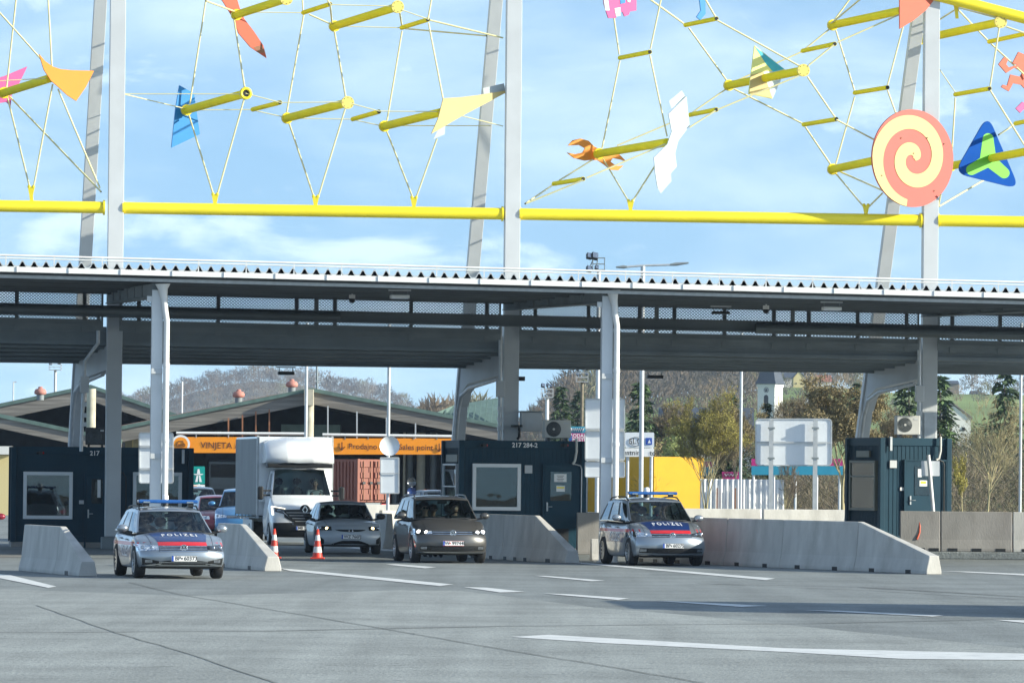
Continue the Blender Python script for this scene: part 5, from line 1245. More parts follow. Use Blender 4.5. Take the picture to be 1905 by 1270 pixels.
# ------------------------------------------------------------------ concrete barriers
PROF = [(0, 0), (0, .07), (.09, .30), (.19, 1.0), (.41, 1.0), (.51, .30), (.60, .07), (.60, 0)]
def barrier(label, A, B, h=1.15, ramp=False, ramp0=False, m='concrete', slots=2, group='concrete lane barriers', hb=.30, zb=0.0):
    A, B = V((A[0], A[1], zb)), V((B[0], B[1], zb)); d = (B - A).normalized(); L_ = (B - A).length
    nr = V((-d.y, d.x, 0))                      # towards the right of the visible face
    if nr.x < 0 and abs(nr.x) > .3: nr = -nr
    elif abs(nr.x) <= .3 and nr.y < 0: nr = -nr
    rz = math.atan2(d.y, d.x); o = thing('concrete_barrier', label, 'barrier', A, rz, group)
    def sec(p, cut):
        out = []
        for t, z in PROF:
            z *= h; t *= .64
            if z > cut:
                # cut the profile level at the ramp height
                f = (cut - .30 * h) / (.70 * h); f = max(0, f)
                tt = (.09 + .10 * f if t < .2 else .51 - .10 * f) * .64
                out.append(p + nr * tt + UP * cut)
            else: out.append(p + nr * t + UP * z)
        return out
    g = .012
    secs = [sec(A + d * g, hb if ramp0 else 9), sec(B - d * g, hb if ramp else 9)]
    b = MB(); n = len(PROF); vs = secs[0] + secs[1]
    flip = (d.cross(nr)).z < 0
    fs = [(i, i + 1, n + i + 1, n + i) for i in range(n - 1)] + [tuple(range(n))[::-1], tuple(range(n, 2 * n)), (n - 1, 0, n, 2 * n - 1)]
    if not flip: fs = [f[::-1] for f in fs]
    b.add(vs, fs); bo = b.build('concrete_body', MT[m], o, bevel=.018)
    for k in range(slots):
        p = A + d * L_ * (k + .5) / slots + nr * .022 + UP * .045
        b = MB(); b.box(p, (.26, .06, .09), Matrix.Rotation(rz, 3, 'Z')); b.build('lifting_slot', MT['black'], o)
    return o
pR = [(1180, 1044), (1232, 1046.5), (1345, 1051), (1449, 1056), (1588, 1062), (1724, 1068)]
LR = ['weathered concrete barrier hidden behind the right police car', 'long barrier segment just right of the right police car', 'second barrier segment right of the right police car', 'third barrier segment right of the right police car, before the ramped end']
for i in range(4): barrier(LR[i], G(*pR[i]), G(*pR[i + 1]))
barrier('sloping ramped end of the long barrier row at the right front', G(*pR[4]), G(*pR[5]), ramp=True, hb=.42)
pM = [(862, 1036), (930, 1040.5), (986, 1044), (1052, 1047)]
barrier('barrier segment right behind the dark grey people carrier', G(*pM[0]), G(*pM[1])); barrier('middle barrier segment before the ramp, in front of the middle cabin', G(*pM[1]), G(*pM[2]), slots=3)
barrier('ramped barrier end below the door of the middle cabin', G(*pM[2]), G(*pM[3]), ramp=True, slots=1, hb=.30)
barrier('stained barrier at the far left front, left of the left police car', G(34, 1061), G(100, 1067.5), slots=0, h=1.0); barrier('short ramped barrier end left of the left police car', G(100, 1067.5), G(147, 1071.5), ramp=True, slots=1, hb=.30, h=1.0)
barrier('barrier between the left police car and the first traffic cone', G(395, 1053.5), G(436, 1057), slots=1, h=1.0); barrier('ramped barrier end left of the first traffic cone', G(436, 1057), G(492, 1062), ramp=True, slots=1, hb=.32, h=1.0)
b = MB(); q = P(1660, 1020, 153.2); b.box(V((q.x + 6, 159, .098)), (12, 11.6, .2)); tag(b.build('traffic_island', MT['asphalt'], bevel=.03), kind='structure')  # assumed island; asphalt tone makes its kerb face read as a shadow strip
xs = [1702, 1750, 1884, 2040]
LF = ['leftmost far barrier segment with a red paint mark, below the small right cabin', 'far barrier segment right of the small right cabin', 'far barrier segment at the right picture edge']
for i in range(3):
    A, B = P(xs[i] if i else 1674, 1020, 153.5), P(xs[i + 1], 1020, 153.5); A.z = B.z = .2
    o = barrier(LF[i], A, B, m='concrete_b' if i < 2 else 'concrete', slots=3, h=1.08, zb=.2)
    if i == 0:
        p = A.lerp(B, .42); b = MB(); b.tube([p + V((.0, -.005 + .045, .32)), p + V((.07, .075, .5)), p + V((.08, .10, .66)), p + V((.07, .12, .78))], .028, 6); b.build('paint_mark', MT['kite_red'], o)
for i, (xa, xb, lab) in enumerate(((1255, 1420, 'low far barrier right of the yellow trailer'), (1422, 1582, 'low far barrier under the large white sign back'))):
    A, B = P(xa, 948, 178), P(xb, 948, 178); barrier(lab, (A.x, 178), (B.x, 178.8), h=1.15, slots=0)
A = G(1080, 1031); barrier('shaded brown barrier between the middle cabin and the right police car', (A.x - .1, A.y), (A.x + .9, A.y + .1), m='concrete_b', slots=0, h=1.15)
A = G(1100, 1042); barrier('small pale kerb block beside the right police car', (A.x, A.y), (A.x + .35, A.y + .05), slots=0, h=.55)
A, B = G(700, 1024), G(745, 1020); barrier('pale barrier end between the light grey hatchback and the dark grey people carrier', G(712, 1021.5), G(690, 1019.5), slots=1, h=1.02, ramp=False)
A, B = P(668, 940, 190), P(746, 940, 190); barrier('far barrier behind the light grey hatchback', (A.x, 190), (B.x, 190.5), slots=0, h=1.12)
A, B = P(744, 955, 172), P(700, 955, 172); barrier('shaded barrier left of the dark grey people carrier', (B.x, 172), (A.x, 172.6), slots=1, h=1.05)
# ------------------------------------------------------------------ cones, marker post
def cone(label, x, y):
    g = G(x, y); o = thing('traffic_cone', label, 'traffic cone', g, 0, 'traffic cones')
    b = MB(); b.box(g + UP * .02, (.36, .36, .04)); b.build('base', MT['cone'], o, bevel=.015)
    rr = lambda z: .135 - .105 * z / .74
    for z0, z1, m in ((.04, .16, 'cone'), (.16, .31, 'conew'), (.31, .46, 'cone'), (.46, .60, 'conew'), (.60, .75, 'cone')):
        b = MB(); b.lathe([(rr(z0), z0), (rr(z1), z1)] + ([(rr(z1) - .012, z1)] if z1 > .7 else []), 18, g); b.build('red_band' if m == 'cone' else 'white_band', MT[m], o)
cone('traffic cone in front of the box truck', 510, 1038); cone('traffic cone in front of the light grey hatchback', 590.5, 1039)
g = G(1073, 1024); o = thing('marker_post', 'thin white marker post beside the ramped end at the middle cabin', 'post', g)
b = MB(); b.tube([g, g + UP * .72], .045, 10); b.build('post', MT['white_paint'], o); b = MB(); b.tube([g + UP * .5, g + UP * .6], .047, 10); b.build('band', MT['grey_steel'], o)
# ------------------------------------------------------------------ lights and cameras under the canopy
def hang(label, x0, x1, y0, y1, ysus, v, m):
    a, c = PV(x0, y1, v), PV(x1, y0, v); R = Matrix.Rotation(PHI, 3, 'Z'); ctr = (a + c) / 2; zs = PV((x0 + x1) / 2, ysus, v).z
    o = thing('hanging_light', label, 'light', ctr, PHI, 'lights under the canopy and girder'); w_ = (c - a).dot(FU)
    b = MB(); b.box(ctr, (w_, .30, max(.05, abs(c.z - a.z))), R); b.build('housing', MT[m], o, bevel=.015)
    b = MB(); b.box(ctr - UP * (abs(c.z - a.z) / 2 + .004), (w_ * .85, .22, .006), R); b.build('diffuser', MT['lens'], o)
    for s in (-.42, .42):
        b = MB(); p = ctr + FU * s * w_; b.tube([p, p + UP * (zs - ctr.z)], .015, 6); b.build('hanger', MT['dark_steel'], o)
    b = MB(); p = V((ctr.x, ctr.y, zs)); b.bar(p - FU * w_ * .6, p + FU * w_ * .6, .04, .04); b.build('carrier', MT['galv'], o)
hang('black floodlight hanging left of centre under the girder', 517, 547, 691, 697, 683, 4.2, 'black'); hang('black floodlight hanging right of the front column under the girder', 1203, 1233, 698, 704, 690, 4.2, 'black')
hang('white lamp hanging under the canopy left of the middle pylon', 726, 761, 549, 555, 540, -15.5, 'white_paint'); hang('white lamp hanging under the canopy left of the right pylon', 1530, 1564, 571, 577, 562, -15.5, 'white_paint')
hang('black lamp in front of the mesh right of the second front column', 1325, 1357, 579, 584, 570, -8.5, 'black')
for x, y, lab in ((655, 556, 'white dome camera under the canopy between the left and middle pylons'), (1425, 576, 'white dome camera under the canopy between the middle and right pylons')):
    p = PV(x, y, -9); o = thing('camera', lab, 'camera', p, PHI, 'dome cameras'); b = MB(); b.box(p + UP * .06, (.16, .16, .1)); b.tube([p + UP * .1, p + UP * .4], .03, 6); b.build('mount', MT['white_paint'], o); b = MB(); b.ball(p - UP * .03, .085, 10); b.build('dome', MT['black'], o)
# ------------------------------------------------------------------ signs
def rrect(x0, y0, x1, y1, r, k=5):
    out = []
    for cx, cy, a0 in ((x1 - r, y1 - r, 0), (x0 + r, y1 - r, 90), (x0 + r, y0 + r, 180), (x1 - r, y0 + r, 270)):
        for i in range(k + 1):
            a = math.radians(a0 + 90 * i / k); out.append((cx + r * math.cos(a), cy + r * math.sin(a)))
    return out
def board(par, x0, y0, x1, y1, D, m, nm='panel', r=4, th=.03, rim=None):
    poly = rrect(x0, y0, x1, y1, r); b = MB(); b.prism([P(x, y, D) for x, y in poly], V((0, th, 0))); o = b.build(nm, MT[m], par)
    if rim:
        b = MB(); p2 = rrect(x0 + 2.2, y0 + 2.2, x1 - 2.2, y1 - 2.2, max(1, r - 2)); n = len(poly)
        vs = [P(x, y, D - .03) for x, y in poly] + [P(x, y, D - .03) for x, y in p2]; b.add(vs, [(i, (i + 1) % n, n + (i + 1) % n, n + i) for i in range(n)])
        b.add([P(x, y, D - .03) for x, y in poly] + [P(x, y, D) for x, y in poly], [(i, n + i, n + (i + 1) % n, (i + 1) % n) for i in range(n)])
        b.add([P(x, y, D - .03) for x, y in p2] + [P(x, y, D) for x, y in p2], [(i, (i + 1) % n, n + (i + 1) % n, n + i) for i in range(n)])
        b.build('rim', MT[rim], o)
    return o
def ptxt(par, x, y, D, hpx, txt, m, bold=0.0, align='CENTER', name='lettering', off=.02):
    p = P(x, y, D - off); s = D / FPX; b = MB(); b.text(txt, hpx * s, lambda a, c: p + V((a, 0, c - a * RO)), bold=bold, align=align); return b.build(name, MT[m], par)
def post(par, x, y0, D, r, y1=None, m='galv', nm='post'):
    p = P(x, y0, D); q = V((p.x, p.y, 0)) if y1 is None else P(x, y1, D)
    b = MB(); b.tube([q, V((q.x, q.y, p.z))], r, 10); return b.build(nm, MT[m], par)
o = thing('sign_back', 'grey back of a road sign behind the left front column', 'sign', P(290, 900, 144), 0); board(o, 258, 804, 323, 899, 144, 'signback', r=5, rim='galv')
for y in (830, 872):
    b = MB(); b.bar(P(260, y, 143.95), P(321, y, 143.95), .04, .05); b.build('stiffener', MT['galv'], o)
o = thing('sign_back', 'tall three-part sign back behind the second front column', 'sign', P(1125, 888, 144.5), 0)
for y0, y1 in ((741, 799.5), (800, 856.7), (857.2, 888)): board(o, 1088, y0, 1163, y1, 144.5, 'signback', r=4, rim='galv')
for y in (798, 854):
    b = MB(); b.bar(P(1090, y, 144.4), P(1161, y, 144.4), .04, .05); b.build('stiffener', MT['galv'], o)
o = thing('sign_back', 'large white sign back on two posts behind the low far barrier', 'sign', V((P(1476, 900, 184).x, 184, 0)), 0)
board(o, 1405, 778, 1548, 866, 184, 'signback', r=8, rim='galv')
b = MB(); b.bar(P(1408, 822, 183.95), P(1545, 823, 183.95), .03, .05); b.build('stiffener', MT['galv'], o)
for x in (1435, 1517):
    p = P(x, 780, 183.84); b = MB(); b.box(V((p.x, p.y, p.z / 2)), (.14, .12, p.z)); q = b.build('post', MT['galv'], o)
    for y in (796, 852):
        b = MB(); b.box(V((p.x, p.y - .02, P(x, y, 183.84).z)), (.22, .14, .06)); b.build('clamp', MT['dark_steel'], q)
o = thing('toll_sign', 'pale toll sign board with an oval country mark behind a lamp post', 'sign', V((P(1190, 900, 275).x, 275, 0)), 0)
board(o, 1163, 804, 1217, 832, 275, 'signback', r=2); board(o, 1163, 833, 1217, 849, 275, 'plate', r=2)
ptxt(o, 1183, 821, 275, 10.5, 'SLO', 'ink', .0)
p = P(1183, 821, 274.97); b = MB()
for k in range(28):
    a, c = 2 * PI * k / 28, 2 * PI * (k + 1) / 28; s = 275 / FPX; b.bar(p + V((12 * s * math.cos(a), 0, 8 * s * math.sin(a))), p + V((12 * s * math.cos(c), 0, 8 * s * math.sin(c))), .03, .02)
b.build('oval', MT['ink'], o); board(o, 1201, 814, 1213, 827, 274.96, 'ink_blue', 'flag', r=1); b = MB(); b.prism([P(1205, 824, 274.94), P(1208, 817, 274.94), P(1211, 824, 274.94)], V((0, .004, 0))); b.build('flag_mark', MT['signback'], o)
ptxt(o, 1188, 842, 275, 9.5, 'Cestnina   toll', 'ink', .01)
for x in (1168, 1212): post(o, x, 806, 275.2, .08)
o = thing('billboard', 'cyan and magenta sales board behind the middle cabin', 'billboard', V((P(1075, 850, 290).x, 290, 0)), 0)
board(o, 1058, 793, 1096, 805, 290, 'cyan', r=1); board(o, 1058, 805.5, 1096, 823, 290, 'magenta', r=1); ptxt(o, 1079, 810.5, 290, 6.5, 'PRODAJNO', 'ink_white', .02); ptxt(o, 1079, 818, 290, 6.5, 'MESTO', 'ink_white', .02)
b = MB(); pts = [P(1062 + 2 * i, 799 + 3 * (1 if i % 2 else -1), 289.97) for i in range(13)]; b.tube(pts, .03, 5); b.build('white_scrawl', MT['ink_white'], o)
board(o, 1058, 809, 1064, 820, 289.95, 'bluelight', 'emblem', r=2)
for x in (1062, 1092): post(o, x, 800, 290.2, .08)
o = thing('motorway_sign', 'green motorway symbol sign with a white panel below, right of the left cabin', 'sign', V((P(369, 900, 236).x, 236, 0)), 0)
board(o, 357, 867, 381, 900, 236, 'teal', r=2); board(o, 357, 901, 381, 919, 236, 'plate', r=1); board(o, 360, 903, 366, 909, 235.97, 'orange', 'orange_mark', r=1); board(o, 372, 904, 375, 909, 235.97, 'grey_steel', 'grey_mark', r=1)
for q in ([(363, 896), (367.8, 896), (368.8, 884), (366, 884)], [(375.5, 896), (370.8, 896), (369.9, 884), (372.6, 884)], [(366.4, 880.5), (372.3, 880.5), (371, 872), (367.8, 872)], [(360, 881), (378.5, 881), (376, 883), (362.5, 883)]):
    b = MB(); b.prism([P(x, y, 235.97) for x, y in q], V((0, .01, 0))); b.build('road_symbol', MT['ink_white'], o)
post(o, 369, 870, 236.2, .08)
o = thing('lamp_post', 'pale lamp post carrying a round sign back and a white panel', 'lamp post', V((P(725, 900, 186).x, 186, 0)), 0, 'lamp posts'); post(o, 724.5, 600, 186, .055, nm='pole')
p = P(725, 829, 185.9); b = MB(); b.lathe([(0, 0), (.32, 0), (.325, .02)], 32, p, Matrix.Rotation(PI / 2, 3, 'X')); b.build('round_sign', MT['signback'], o)
board(o, 707, 850, 743, 918, 185.9, 'signback', 'sign_panel', r=2, rim='galv')
b = MB(); b.bar(P(707, 880, 185.85), P(743, 880, 185.85), .03, .03); b.build('stiffener', MT['galv'], o)
for x, D, r, lab, yt in ((571, 240, .07, 'lamp post in front of the gable of the middle hall', 600), (1196, 215, .09, 'tall lamp post with two arms reaching above the canopy', 495), (1380, 230, .06, 'slim lamp post left of the large white sign back', 600), (1900, 225, .06, 'slim lamp post at the right picture edge', 600)):
    o = thing('lamp_post', lab, 'lamp post', V((P(x, 900, D).x, D, 0)), 0, 'lamp posts'); post(o, x, yt, D, r, nm='pole')
    if x == 1196:
        t = P(1196, 494, D)
        for s, ex, ey in ((-1, 1146, 497), (1, 1281, 489)):
            e_ = P(ex, ey, D); e2 = t.lerp(e_, .6); e2.z = (t.z + e_.z) / 2 - .02; b = MB(); b.tube([t, e2], .04, 8); a_ = b.build('arm', MT['galv'], o)
            b = MB(); b.tube([e2 - (e_ - e2) * .15, e2.lerp(e_, .3), e_], [.03, .065, .03], 8); b.build('lamp_head', MT['dark_steel'], a_)
    elif x != 571:
        pass
o = thing('road_sign', 'small dark round signs on a post left of the middle cabin', 'sign', V((P(766, 900, 238).x, 238, 0)), 0); post(o, 765.5, 888, 238.1, .04)
for y, r, m in ((896, 9, 'lamp_dark'), (914, 8.5, 'pol_blue')):
    b = MB(); b.lathe([(0, 0), (r * 238 / FPX, 0), (r * 238 / FPX, .02)], 20, P(766, y, 238), Matrix.Rotation(PI / 2, 3, 'X')); b.build('disc', MT[m], o)
o = thing('leaning_sign', 'small white sign back on a leaning post in front of the right cabin', 'sign', V((P(1737, 1020, 155.6).x, 155.6, 0)), 0)
p, q = P(1727, 846, 155.6), P(1736, 948, 155.6); q2 = p + (q - p) * (p.z / (p.z - q.z)); b = MB(); b.tube([q2, p], .05, 10); b.build('post', MT['conew'], o)
board(o, 1714, 857, 1748, 885, 155.68, 'signback', r=1)
for x in (397, 413):
    o = thing('keep_clear_sign', 'small red and white sign behind the dark red hatchback, %s of the pair' % ('left' if x < 400 else 'right'), 'sign', V((P(x, 930, 205).x, 205, 0)), 0, 'small red and white signs')
    b = MB(); b.lathe([(0, 0), (.10, 0), (.10, .02)], 16, P(x, 927, 205), Matrix.Rotation(PI / 2, 3, 'X')); b.build('disc', MT['plate'], o); b = MB(); b.lathe([(0, 0), (.06, 0), (.06, .02)], 3, P(x, 927, 204.97), Matrix.Rotation(PI / 2, 3, 'X')); b.build('red_mark', MT['tail'], o); post(o, x, 921, 205.05, .02)
# ------------------------------------------------------------------ floodlight masts
def mast(label, x, ytop, ybot, D, lamps, ph=22, m='galv', pm='galv'):
    o = thing('floodlight_mast', label, 'mast', V((P(x, 900, D).x, D, 0)), 0, 'floodlight masts'); s = D / FPX; t = P(x, ytop, D); post(o, x, ytop + ph, D, .10, m=pm, nm='pole')
    b = MB(); w_ = 11 * s; hh = ph * s
    for dx in (-1, 1):
        for dy in (-1, 1): b.bar(V((t.x + dx * w_, D + dy * w_, t.z - hh)), V((t.x + dx * w_, D + dy * w_, t.z - hh * .35)), .03, .03)
    for z in (1, .35, .68):
        for a, c in (((-1, -1), (1, -1)), ((1, -1), (1, 1)), ((1, 1), (-1, 1)), ((-1, 1), (-1, -1))): b.bar(V((t.x + a[0] * w_, D + a[1] * w_, t.z - hh * z)), V((t.x + c[0] * w_, D + c[1] * w_, t.z - hh * z)), .03, .03)
    b.box(V((t.x, D, t.z - hh)), (2 * w_, 2 * w_, .04)); b.build('platform', MT[m], o)
    for dx, dy, r in lamps:
        p = V((t.x + dx * s, D - w_ * .8, t.z - dy * s)); Rr = Matrix.Rotation(-.5, 3, 'X') @ Matrix.Rotation(.4 if dx < 0 else -.2, 3, 'Z')
        b = MB(); b.box(p, (r * s * 1.7, r * s * 1.3, r * s * 1.8), Rr); f = b.build('floodlight', MT['black'], o, bevel=.02); b = MB(); b.box(p + Rr @ V((0, -r * s * .67, 0)), (r * s * 1.5, .02, r * s * 1.6), Rr); b.build('lens', MT['bluelight'] if dx > 0 and D < 270 else MT['lens'], f); b = MB(); b.bar(p, V((p.x * .5 + t.x * .5, D, t.z - hh * .35)), .04, .04); b.build('bracket', MT['dark_steel'], f)
mast('floodlight mast with four lamps rising above the canopy right of the middle pylon', 1114, 468, 800, 262, [(-18, 9, 6), (-8, 9, 7), (-18, 33, 6), (-4, 30, 4)], 34, 'dark_steel')
mast('floodlight mast with a square lamp cage behind the second front column', 1083, 684, 800, 330, [(-9, 2, 3), (0, 1, 3), (9, 2, 3), (-9, 12, 3), (9, 12, 3)], 26, 'galv', 'bark')
mast('small floodlight mast between the middle pylon and the conifers', 1018, 715, 800, 300, [(-8, 2, 4), (0, 1, 3), (7, 3, 3)], 24, 'grey_steel', 'white_paint')
mast('floodlight mast far away above the left hall roof', 103, 672, 760, 400, [(-8, 4, 3), (8, 3, 3)], 16)
o = thing('thin_pole', 'thin distant pole at the far left above the hall roof', 'pole', V((P(25, 900, 420).x, 420, 0)), 0); post(o, 25, 710, 420, .05, nm='pole'); b = MB(); b.bar(P(25, 711, 420), P(31, 710, 420), .05, .08); b.build('lamp_head', MT['galv'], o)
o = thing('thin_pole', 'white pole in front of the wooded hill left of the middle hall', 'pole', V((P(339, 900, 380).x, 380, 0)), 0); post(o, 339, 710, 380, .06, m='white_paint', nm='pole')
# ------------------------------------------------------------------ halls
def hall(label, D, Lp, Pk, Rp, th, depth, loc_x, top='greenroof', rust=None):
    o = thing('customs_hall', label, 'hall', V((P(loc_x, 880, D).x, D, 0)), 0, 'gabled customs halls behind the lanes'); s = D / FPX; dv = V((-math.sin(.12), math.cos(.12), 0))
    def band(a, c, nm, m, off0, off1, y0, dep):
        b = MB(); b.prism([P(a[0], a[1] + off0, D + y0), P(c[0], c[1] + off0, D + y0), P(c[0], c[1] + off1, D + y0), P(a[0], a[1] + off1, D + y0)], V((0, dep, 0))); return b.build(nm, MT[m], o)
    for a, c in ((Lp, Pk), (Pk, Rp)):
        if a is None or c is None: continue
        band(a, c, 'fascia', 'wood', 7, th, 0, .25); band(a, c, 'roof_edge', top, 0, 7, -.12, .5)
        b = MB(); q = [P(a[0], a[1] + 2, D + .3), P(c[0], c[1] + 2, D + .3)]; b.add([q[0], q[1], q[1] + dv * depth, q[0] + dv * depth] + [p - UP * .25 for p in (q[0], q[1], q[1] + dv * depth, q[0] + dv * depth)], [(0, 1, 2, 3), (7, 6, 5, 4), (0, 4, 5, 1), (2, 6, 7, 3)]); b.build('roof', MT[rust if (rust and a is Lp) else top], o)
        b = MB(); q = [P(a[0], a[1] + th, D + depth - 1), P(c[0], c[1] + th, D + depth - 1)]; b.prism([q[0] + dv * 0, q[1], V((q[1].x, q[1].y, 0)), V((q[0].x, q[0].y, 0))], V((0, .2, 0))); b.build('shade_wall', MT['hall_dark'], o)  # dark sheet standing for the deep shade inside the hall
    for e in (Lp, Rp):
        if e is None: continue
        p = P(e[0], e[1] + 5, D + 4); q = p + dv * (depth - 5); b = MB(); b.prism([p, q, V((q.x, q.y, 0)), V((p.x, p.y, 0))], V((.2, 0, 0))); b.build('sun_block_wall', MT['hall_dark'], o)  # added dark walls on the open sides, keep the sun out
    return o
HA = hall('middle customs hall with a broad weathered gable behind the orange banners', 292, (205, 796), (578, 721), (952, 793), 30, 26, 578, rust='rustroof')
p = P(575, 721, 291.6); s = 291.6 / FPX
b = MB(); b.box(V((p.x, p.y, p.z - 18 * s)), (17 * s, .8, 30 * s)); b.build('pillar_head', MT['pillar'], HA); b = MB(); b.tube([V((p.x + .02, p.y + .1, 0)), V((p.x + .02, p.y + .1, p.z - 30 * s))], 8.5 * s, 16); b.build('pillar', MT['pillar'], HA)
for x, y in ((451, 775), (476, 768), (501, 764), (610, 758), (664, 768), (719, 779), (773, 790), (425, 780)):
    b = MB(); b.bar(P(x, y - 3, 291.9), P(x, 815, 291.9), .07, .07); b.build('hanger_post', MT['rustroof'] if x < 510 else MT['galv'], HA)
b = MB(); q0, q1 = P(523, 789, 296), P(632, 812, 296); b.prism([q0, V((q1.x, q1.y, q0.z)), q1, V((q0.x, q0.y, q1.z))], V((0, 2, 0))); b.build('plant_box', MT['greenroof'], HA)
for x, r, m in ((752, 2.5, 'pillar'), (783, 8, 'pillar'), (806, 6, 'duct'), (762, 6, 'duct'), (735, 6, 'duct'), (405, 6, 'duct'), (430, 5, 'duct')):
    p = P(x, 878, 300); b = MB(); b.tube([V((p.x, p.y, 0)), V((p.x, p.y, 4.3))], r * 300 / FPX, 12); b.build('pillar', MT[m], HA)
q = [P(222, 813, 293), P(320, 813, 293), P(320, 836, 293), P(222, 836, 293)]; b = MB(); b.prism(q, V((0, .1, 0))); gw = b.build('glazed_strip', MT['stone'], HA)
b = MB()
for x in (222, 247, 272, 297, 320): b.bar(P(x, 813, 292.9), P(x, 836, 292.9), .06, .06)
b.bar(P(222, 813, 292.88), P(320, 813, 292.88), .06, .06); b.build('glazing_bars', MT['kite_cream'], gw)
HB = hall('far left customs hall whose gable peaks beside the concrete pillar', 330, (-130, 777), (168, 715), (372, 784), 30, 26, 168)
HC = hall('nearest left customs hall with a descending weathered fascia behind the left cabin', 286, None, (-150, 738), (226, 817), 27, 30, 40)
p = P(170, 723, 291); o = thing('concrete_pillar', 'round pale concrete pillar standing beside the left pylon', 'pillar', V((p.x, p.y, 0))); b = MB(); b.tube([V((p.x, p.y, 0)), p], 8.6 * 291 / FPX, 18); b.build('shaft', MT['pillar'], o)
for x, y, D, lab in ((75, 736, 325, 'terracotta roof vent on the far left hall'), (444, 741, 296, 'terracotta roof vent on the left slope of the middle hall'), (543, 722, 296, 'terracotta roof vent near the peak of the middle hall')):
    p = P(x, y, D + 1.5); s = D / FPX; o = thing('roof_vent', lab, 'vent', p, 0, 'terracotta roof vents')
    b = MB(); b.lathe([(7 * s, -8 * s), (7 * s, 2 * s)], 16, p); b.build('neck', MT['dark_steel'], o); b = MB(); b.lathe([(8 * s, 2 * s), (11 * s, 3.5 * s), (11.5 * s, 8 * s), (9 * s, 12.5 * s), (4.5 * s, 13.5 * s), (4 * s, 17 * s), (0, 17.5 * s)], 20, p); b.build('cap', MT['pinkroof'], o)
p = P(590, 724, 300); o = thing('thin_pole', 'dark antenna pole on the ridge of the middle hall', 'antenna', p); b = MB(); b.tube([p, P(589, 640, 300)], .06, 6); b.build('pole', MT['dark_steel'], o); b = MB(); b.bar(P(585, 708, 300), P(596, 710, 300), .1, .08); b.build('crossarm', MT['galv'], o)
# small pale building at the left edge
o = thing('kiosk', 'pale yellow kiosk with a white awning at the left picture edge', 'kiosk', V((P(0, 900, 270).x, 270, 0)), 0)
a, c = P(-60, 846, 270), P(17, 846, 270); b = MB(); b.prism([V((a.x, 270, 0)), V((c.x, 270, 0)), V((c.x, 270, c.z)), V((a.x, 270, a.z))], V((0, 4, 0))); b.build('wall', MT['yellow_wall'], o)
a, c = P(-60, 829, 269), P(22, 845, 269); b = MB(); b.box(V(((a.x + c.x) / 2, 271, (a.z + c.z) / 2)), (c.x - a.x, 4.5, a.z - c.z)); b.build('awning', MT['white_wall'], o)
# banners
o = thing('orange_banner', 'left orange banner reading VINJETA with a round car picture', 'banner', P(440, 830, 287), 0, 'orange banners')
board(o, 330, 812.5, 565, 842, 287, 'orange', r=.5, th=.06); ptxt(o, 373, 828, 287, 11.5, 'VINJETA / V', 'brownink', .012, 'LEFT')
p = P(336, 826, 286.9); s = 287 / FPX; Rx = Matrix.Rotation(PI / 2, 3, 'X')
b = MB(); b.lathe([(13.5 * s, 0), (17.5 * s, 0)], 32, p, Rx); b.build('ring', MT['ink_white'], o); b = MB(); b.lathe([(0, 0), (13.5 * s, 0)], 32, p, Rx); b.build('disc', MT['orange'], o)
b = MB(); cp = [(-8, -4), (-8, 0), (-5.5, 2), (-4, 6), (4, 6), (5.5, 2), (8, 0), (8, -4), (-8, -4)]
for a, c in zip(cp, cp[1:]): b.bar(p + V((a[0] * s, -.02, a[1] * s)), p + V((c[0] * s, -.02, c[1] * s)), .03, .02)
b.bar(p + V((-8 * s, -.02, 0)), p + V((8 * s, -.02, 0)), .03, .02); b.bar(p + V((-4 * s, -.02, -2 * s)), p + V((4 * s, -.02, -2 * s)), .03, .02); b.build('car_symbol', MT['brownink'], o)
b = MB(); b.tube([P(328, 805, 287), P(567, 806.5, 287)], .07, 8); b.build('support_tube', MT['white_paint'], o)
for x in (365, 425, 500): 
    b = MB(); b.bar(P(x, 806, 287), P(x, 814, 287), .04, .04); b.build('hanger', MT['galv'], o)
o = thing('orange_banner', 'right orange banner reading Prodajno mesto and Sales point with two arrows', 'banner', P(720, 830, 287), 0, 'orange banners')
board(o, 600, 815, 850, 845, 287, 'orange', r=.5, th=.06); ptxt(o, 648, 830, 287, 10.5, 'Prodajno mesto', 'brownink', .012, 'LEFT'); ptxt(o, 742, 831.5, 287, 10.5, 'Sales point', 'brownink', .012, 'LEFT')
for x, y in ((636, 830), (817, 832.5)):
    b = MB(); s = 287 / FPX; p = P(x, y, 286.96); b.bar(p + V((0, 0, 8 * s)), p - UP * 6 * s, .055, .02)
    for k in (-1, 1): b.bar(p + V((k * 6.5 * s, 0, 0)), p - UP * 7.5 * s, .055, .02)
    b.build('arrow', MT['brownink'], o)
b = MB(); b.tube([P(600, 808, 287), P(860, 811.5, 287)], .07, 8); b.build('support_tube', MT['white_paint'], o)
for x in (602, 642, 685, 730, 770, 813):
    b = MB(); b.bar(P(x, 806, 287), P(x, 817, 287), .05, .05); b.build('hanger', MT['dark_steel'], o)
